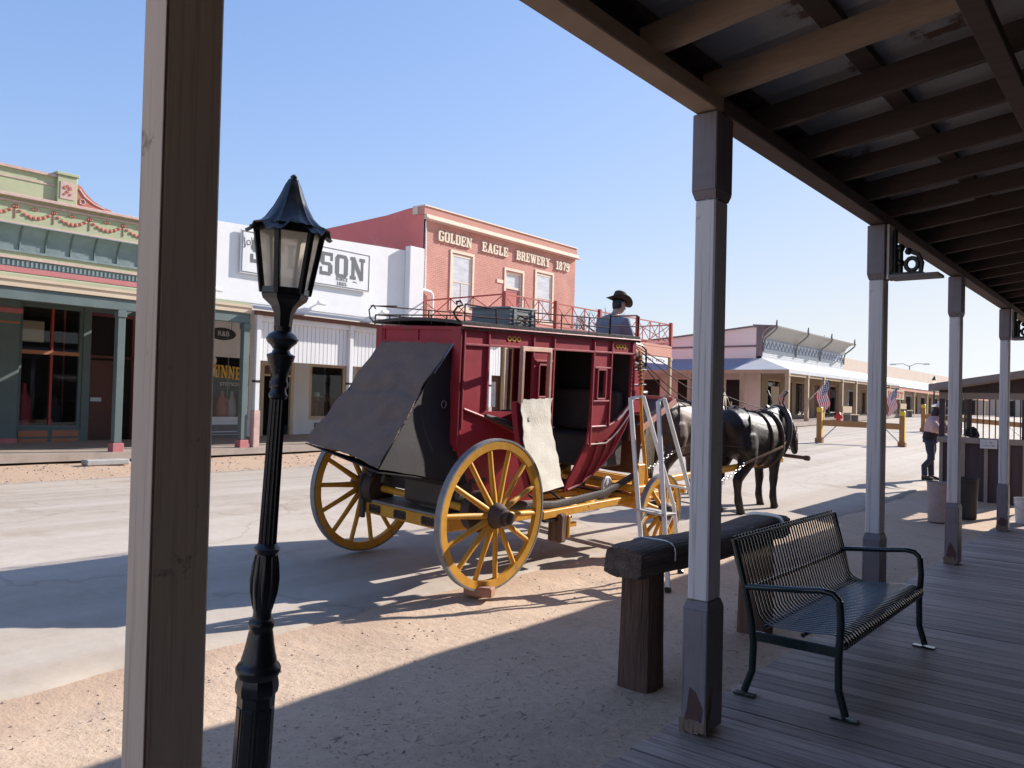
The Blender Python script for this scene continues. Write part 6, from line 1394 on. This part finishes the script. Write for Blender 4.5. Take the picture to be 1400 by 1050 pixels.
def rail_run(P, Q, n, zf=4.6, zt=5.62):
    P, Q = Vector(P), Vector(Q); mb = MB()
    for z in (zf + .12, zt): mb.bar(P + Vector((0, 0, z)), Q + Vector((0, 0, z)), .05, .05)
    for i in range(n):
        a, b = P.lerp(Q, i / n), P.lerp(Q, (i + 1) / n); w = (b - a).normalized() * .02
        for t in (.0, .28): pass
        m_ = a.lerp(b, .36); m2 = a.lerp(b, .64)
        for s in (m_, m2): mb.bar(s + Vector((0, 0, zf + .145)), s + Vector((0, 0, zt - .025)), .035, .035)
        for u_, v_ in ((a, m_), (m_, m2), (m2, b)):
            mb.bar(u_ + w + Vector((.004, 0, zf + .15)), v_ - w + Vector((.004, 0, zt - .03)), .022, .03); mb.bar(u_ + w + Vector((-.02, .02, zt - .03)), v_ - w + Vector((-.02, .02, zf + .15)), .022, .03)
    return mb
rl_ = rail_run((PX, 22.55, 0), (PX, 35.05, 0), 4).build('balcony_rail', M['railred'], br)
rail_run((WX + .15, 22.55, 0), (PX - .08, 22.55, 0), 1).build('balcony_rail', M['railred'], br); rail_run((WX + .15, 35.05, 0), (PX - .08, 35.05, 0), 1).build('balcony_rail', M['railred'], br)
for i in range(5):
    y = 22.55 + 12.5 * i / 4
    mb = MB(); mb.box((PX - .075, y - .075, 4.601), (PX + .075, y + .075, 5.72), .01); mb.build('newel', M['railred'], br)
    porch_post(br, PX, y + (.05 if i == 0 else -.05 if i == 4 else 0), wk(min(y, 35)), 4.055, .16, M['tan'])
mb = MB(); wall_holes(mb, WX, 22.62, 33.05, .1, 4.49, [(23.4, 25.6, .9, 3.2), (26.4, 27.6, .5, 3.2), (28.4, 30.4, .9, 3.2), (31, 32.4, .5, 3.2)]); mb.build('lower_wall', M['tanwall'], br)
window(br, WX, 23.4, 25.6, .9, 3.2, M['tan'], .1, mull=(24.5,)); window(br, WX, 28.4, 30.4, .9, 3.2, M['tan'], .1, mull=(29.4,))
for a, b in ((26.4, 27.6), (31, 32.4)):
    mb = MB(); mb.box((WX - .14, a + .01, .5), (WX - .09, b - .01, 3.19)); q = mb.build('street_door', M['browndoor'], br)
    mb = MB(); mb.box((WX - .088, a + .25, 1.5), (WX - .08, b - .25, 2.6)); mb.build('pane', M['blind'], q)
mb = MB(); mb.box((WX + .002, 24.2, 3.32), (WX + .05, 27.4, 3.8)); q = mb.build('wall_sign', M['cream'], br); mb = MB(); faint_marks(mb, (WX + .0505, 24.5, 3.45), (0, 1, 0), (.0, .12, 1), (1, 0, 0), 2.6, .24, 9, 5); mb.build('faint_lettering', M['redletter'], q)

# --- corner building with bracketed cornice
GX, GW, GY0, GY1, Gg = -15.0, -17.5, 40.6, 43.2, .80
cb_ = thing('corner_building', (GW, 50, Gg), 'pale one storey corner building with flared bracketed cornice and hipped porch', 'building')
holes = [(44.2, 46.2, 1.3, 3.4), (46.9, 47.9, Gg, 3.3), (48.5, 51.2, 1.3, 3.4), (51.8, 52.8, Gg, 3.3), (53.5, 56.3, 1.3, 3.4)]
mb = MB(); wall_holes(mb, GW, GY1, 57.4, Gg, 3.95, holes); mb.build('front_wall', M['tanwall'], cb_)
for a, b, c, d in holes:
    if c > 1: window(cb_, GW, a, b, c, d, M['tan'], .1, mull=((a + b) / 2,))
    else:
        mb = MB(); mb.box((GW - .15, a, c), (GW - .1, b, d)); mb.build('door', M['browndoor'], cb_)
mb = MB(); mb.box((GW - 14, GY1 + .1, Gg - .5), (GW - 1.5, 57.4, 5.2)); mb.build('main_block', M['lilac'], cb_)
mb = MB(); mb.box((GW - .3, GY1, 3.951), (GW + .01, 57.4, 5.6)); z = 4.55
mb.build('upper_wall', M['siding'], cb_)
mb = MB(); z = 4.5
while z < 5.0: mb.box((GW + .0105, GY1, z), (GW + .03, 57.4, z + .095), .004); z += .11
mb.build('siding_board', M['siding'], cb_)
mb = MB(); mb.box((GW + .0105, GY1, 5.02), (GW + .06, 57.4, 5.06)); mb.box((GW + .0105, GY1, 5.52), (GW + .08, 57.4, 5.58))
y = GY1 + .1
while y < 57.2:
    for dy in (0, .28): mb.bar((GW + .03, y + dy, 5.10 if dy == 0 else 5.46), (GW + .03, y + dy + .28, 5.46 if dy == 0 else 5.10), .03, .04)
    y += .56
mb.build('frieze', M['roofblue'], cb_)
mb = MB(); mb.grid(lambda a, b: (GW + .06 + .75 * a ** 1.7, GY1 - .1 + 14.4 * b, 5.58 + .62 * math.sin(a * 1.57) ** .9), 8, 1, -.04); mb.build('flared_cornice', M['cornice'], cb_, smooth=40)
mb = MB(); mb.prism([(GW - .3, 4.6), (GW + .06, 4.6), (GW + .06, 5.6), (GW + .2, 5.72), (GW + .5, 5.98), (GW + .78, 6.19), (GW - .3, 6.19)], 'Y', GY1 - .02, GY1 + .05); mb.build('cornice_end', M['taupe'], cb_)
mb = MB(); mb.grid(lambda a, b: (GW + .81 - 1.3 * a, GY1 - .1 + 14.4 * b, 6.21 + .1 * a), 1, 1, .05); mb.build('cornice_top', M['taupe'], cb_)
for y in (43.25, 48.18, 52.44, 57.2):
    mb = MB(); mb.loft([(GW + .10, y, 4.85), (GW + .12, y, 5.3), (GW + .2, y, 5.58), (GW + .5, y, 5.8), (GW + .78, y, 6.05), (GW + .86, y, 6.25)], [(.05, .07)] * 6, 8); mb.loft([(GW + .80, y, 6.2), (GW + .80, y, 6.38), (GW + .82, y, 6.56)], [(.06, .06), (.05, .05), (.03, .03)], 8); mb.build('bracket', M['taupe'], cb_, smooth=50)
mb = MB(); mb.prism([(GW - 12, Gg), (GW, Gg), (GW, 6.18), (GW - .6, 6.18), (GW - 5, 5.75), (GW - 12, 5.2)], 'Y', GY1, GY1 + .09); sw = mb.build('side_wall', M['lilac'], cb_)
mb = MB(); mb.bar((GW + .3, GY1 - .03, 6.24), (GW - .6, GY1 - .03, 6.24), .12, .10); mb.bar((GW - .6, GY1 - .03, 6.24), (GW - 5, GY1 - .03, 5.81), .12, .10); mb.bar((GW - 5, GY1 - .03, 5.81), (GW - 12, GY1 - .03, 5.26), .12, .10); mb.box((GW - 12, GY1 - .05, 5.12), (GW - .3, GY1 - .002, 5.22)); mb.build('side_coping', M['taupe'], sw)
for a, b in ((-2.0, -1.0), (-5, -3.2), (-8, -6.2)):
    mb = MB(); mb.box((GW + a, GY1 - .03, Gg + .1), (GW + b, GY1 - .003, 3.3)); mb.build('side_opening', M['darkglassroom'], sw)
mb = MB(); mb.box((GW - 12, GY1 - .02, Gg), (GW - 8.5, GY1 - .002, 3.6)); mb.build('tan_boarding', M['tanwall'], sw)
ze, zr = 3.74, 4.5
mb = MB()
A = [(GX, GY0, ze), (GX, 62, ze), (GW + .02, 62, zr), (GW + .02, GY1 - .02, zr)]; mb.quad(*A); mb.quad(*[(x, y, z - .06) for x, y, z in A][::-1]); mb.box((GX - .04, GY0 + .02, ze - .18), (GX + .0, 62, ze - .004))
mb.quad((GX, GY0, ze), (GW + .02, GY1 - .02, zr), (-17.9, GY1 - .02, zr), (-17.9, GY0, ze)); pc = mb.build('porch_roof', M['roofwhite'], cb_, fixn=False)
mb = MB(); mb.quad((-17.9, GY0, ze), (-17.9, GY1 - .02, zr), (-30, GY1 - .02, zr), (-30, GY0, ze)); mb.build('porch_roof', M['roofblue'], cb_, fixn=False)
mb = MB(); mb.box((-30, GY0 + .001, ze - .2), (GX - .05, GY0 + .10, ze - .005)); mb.box((GX - .15, GY0 + .1, ze - .32), (GX - .05, 62, ze - .19)); mb.build('porch_beam', M['tan'], cb_)
for y in (GY0 + .1, 43.5, 46.06, 49.3, 52.0, 55.9, 59.5): porch_post(cb_, GX - .1, y, Gg + .02, ze - .19, .2, M['tan'])
for x in (-17.5, -20.5, -23.5, -26.5): porch_post(cb_, x, GY0 + .1, Gg - .1, ze - .19, .2, M['tan'])
mb = MB(); mb.grid(lambda a, b: (GX + .25 - 3.2 * a, GY0 - .2 + 60 * b, max(gz(-15.5, GY0 - .2 + 60 * b), .6) + .06), 1, 40, .2); o = mb.build('pavement', M['farwalk']); o['kind'] = 'structure'
mb = MB(); mb.box((GW + .02, 44.6, 1.7), (GW + .03, 45.8, 3.0)); pz = solo(mb, 'window_poster', M['cream'], (GW + .02, 45.2, 1.7), 'pale poster in the window of the corner building', 'poster')

# --- long low building further on
lb_ = thing('long_building', (GW, 75, .9), 'long low peach building with white porch roof further down the street', 'building')
hol = [(58.6 + k * 5.2, 60.8 + k * 5.2, 1.5, 3.2) for k in range(7)] + [(61.8 + k * 5.2, 62.8 + k * 5.2, 1.2, 3.2) for k in range(7)]
mb = MB(); wall_holes(mb, GW, 57.42, 98, .6, 5.35, hol); mb.build('wall', M['peach'], lb_)
mb = MB(); mb.box((GW - 10, 57.45, .3), (GW - .6, 98, 5.0)); mb.build('main_block', M['peach'], lb_)
for a, b, c, d in hol:
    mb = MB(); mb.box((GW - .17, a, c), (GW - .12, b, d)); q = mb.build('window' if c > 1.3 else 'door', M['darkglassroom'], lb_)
    mb = MB(); frame(mb, GW - .11, GW + .03, a, b, c, d, .12); mb.build('frame', M['whiteboard'] if c > 1.3 else M['tan'], q)
mb = MB(); mb.quad((GX, 62.02, 3.55), (GX, 98, 3.4), (GW + .02, 98, 4.4), (GW + .02, 62.02, 4.45)); mb.quad((GX, 98, 3.34), (GX, 62.02, 3.49), (GW + .02, 62.02, 4.39), (GW + .02, 98, 4.34)); mb.build('porch_roof', M['roofwhite'], lb_, fixn=False)
mb = MB(); mb.bar((GX - .08, 62.02, 3.38), (GX - .08, 98, 3.23), .1, .2); mb.build('porch_beam', M['salmon'], lb_)
for k in range(9): porch_post(lb_, GX - .1, 62.3 + k * 4.2, 1.0, 3.32 - .02 * k, .18, M['tan'])
mb = MB(); mb.box((GX - .02, 58.6, 2.62), (GX + .03, 63.2, 3.3)); fs = mb.build('porch_sign', M['tan'], lb_)
mb = MB(); letters(mb, 'EAST', (GX + .0305, 58.9, 2.74), (0, 1, 0), (0, 0, 1), (1, 0, 0), .44, .18, .02, total=4.0); mb.build('red_lettering', M['redletter'], fs)
fb_ = thing('flat_building', (-8, 120, 1.2), 'low flat roofed building at the far end of the street', 'building')
mb = MB(); mb.box((-22, 112, .5), (6, 124, 5.2)); mb.build('wall', M['peach'], fb_); mb = MB(); mb.box((-22.3, 111.7, 5.201), (6.3, 124.3, 5.7)); mb.build('roof', M['taupe'], fb_)
mb = MB(); mb.box((-12, 113, 5.701), (-10, 115, 6.6)); mb.box((-4, 113, 5.701), (-3, 114, 6.3)); mb.build('roof_unit', M['siding'], fb_)
for k in range(6):
    mb = MB(); mb.box((-20 + k * 4, 111.95, 1.6), (-18.4 + k * 4, 111.99, 3.4)); mb.build('window', M['darkglassroom'], fb_)

# --- flags, hydrant, benches, far lamps
def flag(base, tip, L_, Hh, label, droop=.75):
    f = thing('flag', base, label, 'flag', 'striped flags hung along the far porch')
    mb = MB(); mb.tube([base, tip], .02, 8); mb.ball(tip, .035, 8); mb.build('flagpole', M['ivory'], f)
    B_, T_ = Vector(base), Vector(tip); nu, nv = 26, 13; up_ = (T_ - B_).normalized(); mb = MB(); mb.mi = 0
    fn = []
    def P(a, b):
        h = T_ - up_ * (Hh * b); off = L_ * a
        return h + Vector((.05 * math.sin(a * 9 + b * 3) + .03 * a, .22 * off * (1 - droop) + .10 * math.sin(a * 7 + b * 4) * a, -off * droop - .04 * math.sin(b * 6 + a * 5)))
    for s in (1, -1):
        V = [[mb._v(P(i / nu, j / nv) + Vector((s * .004, 0, 0))) for j in range(nv + 1)] for i in range(nu + 1)]
        for i in range(nu):
            for j in range(nv):
                canton = i < 11 and j < 7
                mb.mi = (1 if (canton and i % 2 == 1 and j % 2 == 1) else 2 if canton else (0 if j % 2 == 0 else 1))
                mb.face([V[i][j], V[i + 1][j], V[i + 1][j + 1], V[i][j + 1]])
    mb.build('flag_cloth', [M['flagred'], M['flagwhite'], M['flagblue']], f, smooth=60)
flag((GX - .0, 43.6, 2.25), (GX + .55, 45.0, 3.4), 1.9, 1.15, 'striped flag on a slanted pole nearest the corner of the far porch')
flag((GX - .0, 57.6, 2.3), (GX + .55, 58.9, 3.4), 1.9, 1.15, 'striped flag further along, beside the far red lettered sign')
flag((GW + .5, 44.0, 2.2), (GW + 1.0, 44.5, 3.0), 1.1, .7, 'small striped flag inside the corner of the far porch', .8)
hy = thing('fire_hydrant', (-13.9, 45.0, gz(-13.9, 45)), 'red fire hydrant standing in front of the far porch', 'fire hydrant')
gzh = gz(-13.9, 45)
mb = MB(); mb.lathe([(.17, 0), (.17, .05), (.12, .06), (.12, .5), (.15, .51), (.15, .56), (.13, .60), (.07, .68), (.03, .70), (.03, .76)], (-13.9, 45, gzh), 'Z', 18); mb.build('barrel', M['hydrant'], hy, smooth=40)
mb = MB(); mb.lathe([(.06, -.22), (.06, .22)], (-13.9, 45, gzh + .42), 'X', 12); mb.build('nozzle', M['hydrant'], hy, smooth=40); mb = MB(); mb.lathe([(.075, -.2), (.08, 0)], (-13.9, 45, gzh + .42), 'Y', 12); mb.build('nozzle', M['hydrant'], hy, smooth=40)
for (x, y, lab) in ((-14.2, 48.2, 'wooden bench behind the red hydrant on the far porch edge'), (-14.4, 61.5, 'pale wooden bench under the far red lettered sign')):
    b = thing('wooden_bench', (x, y, gz(x, y)), lab, 'bench', 'benches along the far porch'); z = gz(x, y) + .05
    mb = MB(); mb.box((x - .22, y - .85, z + .43), (x + .22, y + .85, z + .48)); mb.build('seat', M['tan'], b); mb = MB(); mb.box((x - .24, y - .85, z + .55), (x - .20, y + .85, z + .92)); mb.build('backrest', M['tan'], b)
    for yy in (-.7, .7):
        mb = MB(); mb.box((x - .2, y + yy - .04, z), (x + .2, y + yy + .04, z + .428)); mb.build('leg', M['taupe'], b)
def barrier(P, Q, label):
    P, Q = Vector(P), Vector(Q); mid = (P + Q) / 2; g = lambda p: gz(p.x, p.y) + .012
    b = thing('barrier', (mid.x, mid.y, g(mid)), label, 'barrier', 'timber street barriers'); d = (Q - P).normalized()
    for p, s in ((P, 1), (Q, -1)):
        mb = MB(); mb.box((p.x - .08, p.y - .08, g(p)), (p.x + .08, p.y + .08, g(p) + 1.0), .01); mb.box((p.x - .12, p.y - .12, g(p)), (p.x + .12, p.y + .12, g(p) + .16), .02); o = mb.build('post', M['barricade'], b)
        mb = MB(); mb.box((p.x - .085, p.y - .085, g(p) + 1.001), (p.x + .085, p.y + .085, g(p) + 1.18), .03); mb.box((p.x + .081, p.y - .075, g(p) + .2), (p.x + .087, p.y + .075, g(p) + 1.0)); mb.build('yellow_cap', M['ylw'], o)
        mb = MB(); mb.bar(p + Vector((0, 0, g(p) + .12)) + d * s * .09, p + d * s * .55 + Vector((0, 0, g(p) + .56)), .03, .03); mb.build('brace', M['strap'], b)
    mb = MB(); mb.bar(P + Vector((0, 0, g(P) + .66)) + d * .085, Q + Vector((0, 0, g(Q) + .66)) - d * .085, .10, .20, bev=.01); mb.build('rail', M['barricade'], b)
barrier((-9.08, 27.44, 0), (-6.95, 29.16, 0), 'orange timber barrier with yellow capped posts in the middle of the street')
barrier((-8.31, 38.36, 0), (-4.6, 38.6, 0), 'timber barrier with yellow posts further off, behind the leaning person')
lpn = ['black street lamp under the far end of the long porch', 'black street lamp before the low peach building']
for (x, y), lab in zip(((-13.6, 66.), (-13.4, 78.)), lpn):
    l = thing('street_lamp', (x, y, gz(x, y)), lab, 'street lamp', 'far street lamps'); z = gz(x, y)
    mb = MB(); mb.lathe([(.14, 0), (.12, .3), (.07, .4), (.05, 2.3)], (x, y, z), 'Z', 12); mb.build('pole', M['iron'], l, smooth=40); mb = MB(); mb.lathe([(.08, 2.3), (.16, 2.75)], (x, y, z), 'Z', 8); mb.build('lantern', M['frost'], l); mb = MB(); mb.lathe([(.2, 2.751), (.1, 2.9), (.02, 3.05)], (x, y, z), 'Z', 8); mb.build('lamp_roof', M['iron'], l)
l = thing('highway_lamp', (-20.4, 88, 1.5), 'tall double armed gray street light rising over the far roofs', 'street light')
mb = MB(); mb.tube([(-20.4, 88, 1.3), (-20.4, 88, 6.4)], .06, 8); mb.build('pole', M['strap'], l)
for s in (-1, 1):
    mb = MB(); mb.tube([(-20.4, 88, 6.3), (-20.4 + s * .6, 88, 6.58), (-20.4 + s * 1.3, 88, 6.55)], .035, 6); q = mb.build('arm', M['strap'], l); mb = MB(); mb.obox((-20.4 + s * 1.55, 88, 6.52), (.6, .22, .12), None, .04); mb.build('lamp_head', M['siding'], q)

# --- kiosk, barrels, buckets
k0 = gz(-3, 17.5)
ks = thing('kiosk', (-2.8, 19, k0), 'brown plank ticket kiosk with iron bars and shed roof beside the boardwalk', 'kiosk')
x0, x1, y0, y1 = -3.52, -2.04, 17.5, 20.3
mb = MB(); mb.box((x0 + .03, y0 + .02, .06), (x1 - .03, y0 + .07, 1.18)); mb.box((x0 + .02, y0 + .07, .06), (x0 + .07, y1 - .02, 1.18)); mb.box((x1 - .07, y0 + .07, .06), (x1 - .02, y1, 1.18)); mb.build('plank_wall', M['kiosk'], ks)
mb = MB()
for x in (x0 + .02, x0 + .40, x0 + .78, x0 + 1.14, x1 - .08): mb.box((x, y0 - .015, .05), (x + .06, y0 + .019, 1.18))
mb.box((x0 - .02, y0 - .05, 1.181), (x1, y0 + .14, 1.29), .01); mb.box((x0, y0 - .02, .0), (x1, y0 + .06, .055)); mb.box((x0 - .05, y0 + .141, 1.181), (x0 + .12, y1, 1.29)); mb.box((x1 - .1, y0 + .141, 1.181), (x1, y1, 1.29)); mb.box((x0, y0, 2.02), (x1, y0 + .08, 2.14)); mb.build('framing', M['kioskframe'], ks)
mb = MB()
for i in range(15): mb.tube([(x0 + .05 + i * .1, y0 + .05, 1.29), (x0 + .05 + i * .1, y0 + .05, 2.02)], .010, 6)
for i in range(10): mb.tube([(x0 + .03, y0 + .25 + i * .26, 1.29), (x0 + .03, y0 + .25 + i * .26, 2.1)], .010, 6)
mb.build('iron_bars', M['iron'], ks)
for (x, y) in ((x0 + .05, y0 + .05), (x1 - .06, y0 + .06), (x0 + .05, y1 - .05), (x1 - .06, y1 - .05)):
    mb = MB(); mb.box((x - .045, y - .045, 1.291 if y < 18 else 1.291), (x + .045, y + .045, 2.16)); mb.build('corner_post', M['kiosk'], ks)
mb = MB(); mb.prism([(x0 - .12, 2.17), (x1 + .02, 2.44), (x1 + .02, 2.56), (x0 - .12, 2.29)], 'Y', y0 - .35, y1 + .3); mb.build('roof', M['kioskframe'], ks)
mb = MB(); mb.box((x0, y0, 2.141), (x1, y0 + .06, 2.19)); mb.prism([(x0 + .1, 2.19), (x1, 2.19), (x1, 2.43), ], 'Y', y0 + .0, y0 + .05); mb.build('gable_board', M['kiosk'], ks)
sgn = thing('notice', (-2.68, y0 - .08, 1.12), 'small white paper notice on the kiosk counter front', 'notice')
mb = MB(); mb.box((-2.80, y0 - .066, 1.10), (-2.52, y0 - .056, 1.27)); mb.build('paper', M['whiteboard'], sgn)
mb = MB(); faint_marks(mb, (-2.76, y0 - .0665, 1.20), (1, 0, 0), (0, 0, 1), (0, -1, 0), .2, .03, 11, 7, .001); faint_marks(mb, (-2.77, y0 - .0665, 1.14), (1, 0, 0), (0, 0, 1), (0, -1, 0), .22, .03, 12, 8, .001); mb.build('faint_lettering', M['letter'], sgn)
mb = MB(); mb.loft([(-3.02, y0 + .3, 1.29), (-3.0, y0 + .3, 1.36), (-2.98, y0 + .3, 1.44), (-2.95, y0 + .3, 1.48)], [(.13, .08), (.14, .09), (.10, .07), (.03, .02)], 12); solo(mb, 'dark_bag', M['vest'], (-3.0, y0 + .3, 1.29), 'dark cloth bag lying on the kiosk counter', 'bag', smooth=60)
def barrel(x, y, r, h, m, name, label, cat, z=None, taper=.85, bail=False):
    z = (gz(x, y) + .0) if z is None else z; b = thing(name, (x, y, z), label, cat)
    mb = MB(); mb.lathe([(r * taper, 0), (r * (taper + 1) / 2, h * .5), (r, h * .96), (r * 1.05, h * .965), (r * 1.05, h), (r * .96, h), (r * .94, h * .93)], (x, y, z), 'Z', 24); mb.lathe([(.001, h * .931), (r * .94, h * .93)], (x, y, z), 'Z', 24, caps=False); mb.build('barrel' if not bail else 'pail', m, b, smooth=40)
    if bail:
        mb = MB(); mb.tube([(x + r * 1.03 * math.cos(t), y - r * 1.03 * abs(math.sin(t)) * .9, z + h * .9 - .14 * math.sin(t)) for t in [math.pi * q / 12 for q in range(13)]], .004, 5); mb.build('wire_handle', M['strap'], b)
barrel(-2.86, 14.3, .17, .62, M['barrelpale'], 'trash_barrel', 'pale pinkish trash barrel behind the third porch post', 'trash barrel', taper=.9)
barrel(-2.62, 15.0, .2, .66, M['barreldark'], 'trash_barrel', 'dark trash barrel against the kiosk', 'trash barrel', taper=.88)
barrel(-1.72, 14.6, .16, .38, M['bucket'], 'bucket', 'white plastic bucket on the boardwalk by the kiosk', 'bucket', z=.1, bail=True)
# bare tree and bushy tree far off
def bare_tree(x, y, h, label, seed, leafy=False):
    rnd = random.Random(seed); z = gz(x, y); t = thing('tree', (x, y, z), label, 'tree', 'far trees'); mb = MB(); tips = []
    def grow(p, d, L_, r, n):
        q = p + d * L_; mb.loft([p, (p + q) / 2 + Vector((rnd.uniform(-.1, .1), rnd.uniform(-.1, .1), 0)) * L_ * .4, q], [r, r * .8, r * .6], 5); 
        if n == 0: tips.append(q); return
        for k in range(rnd.choice((2, 3, 3))):
            dd = (d + Vector((rnd.uniform(-.8, .8), rnd.uniform(-.8, .8), rnd.uniform(-.1, .6)))).normalized(); grow(q, dd, L_ * rnd.uniform(.6, .82), r * .6, n - 1)
    grow(Vector((x, y, z)), Vector((0, 0, 1)), h * .3, h * .022, 5); mb.build('trunk', M['bark'], t)
    if leafy:
        mb = MB()
        for p in tips:
            for k in range(14):
                c = p + Vector((rnd.gauss(0, .4), rnd.gauss(0, .4), rnd.gauss(0, .3))); a = Vector((rnd.uniform(-1, 1), rnd.uniform(-1, 1), rnd.uniform(-1, 1))).normalized() * .12; b = a.orthogonal().normalized() * .07; mb.quad(c - a, c + b, c + a, c - b)
        mb.build('crown', M['leaf'], t, fixn=False)
bare_tree(-38, 58, 10.5, 'bare leafless tree beyond the brick building roof', 5)
bare_tree(-26, 74, 7.6, 'thin green tree behind the end of the flared cornice', 8, True)
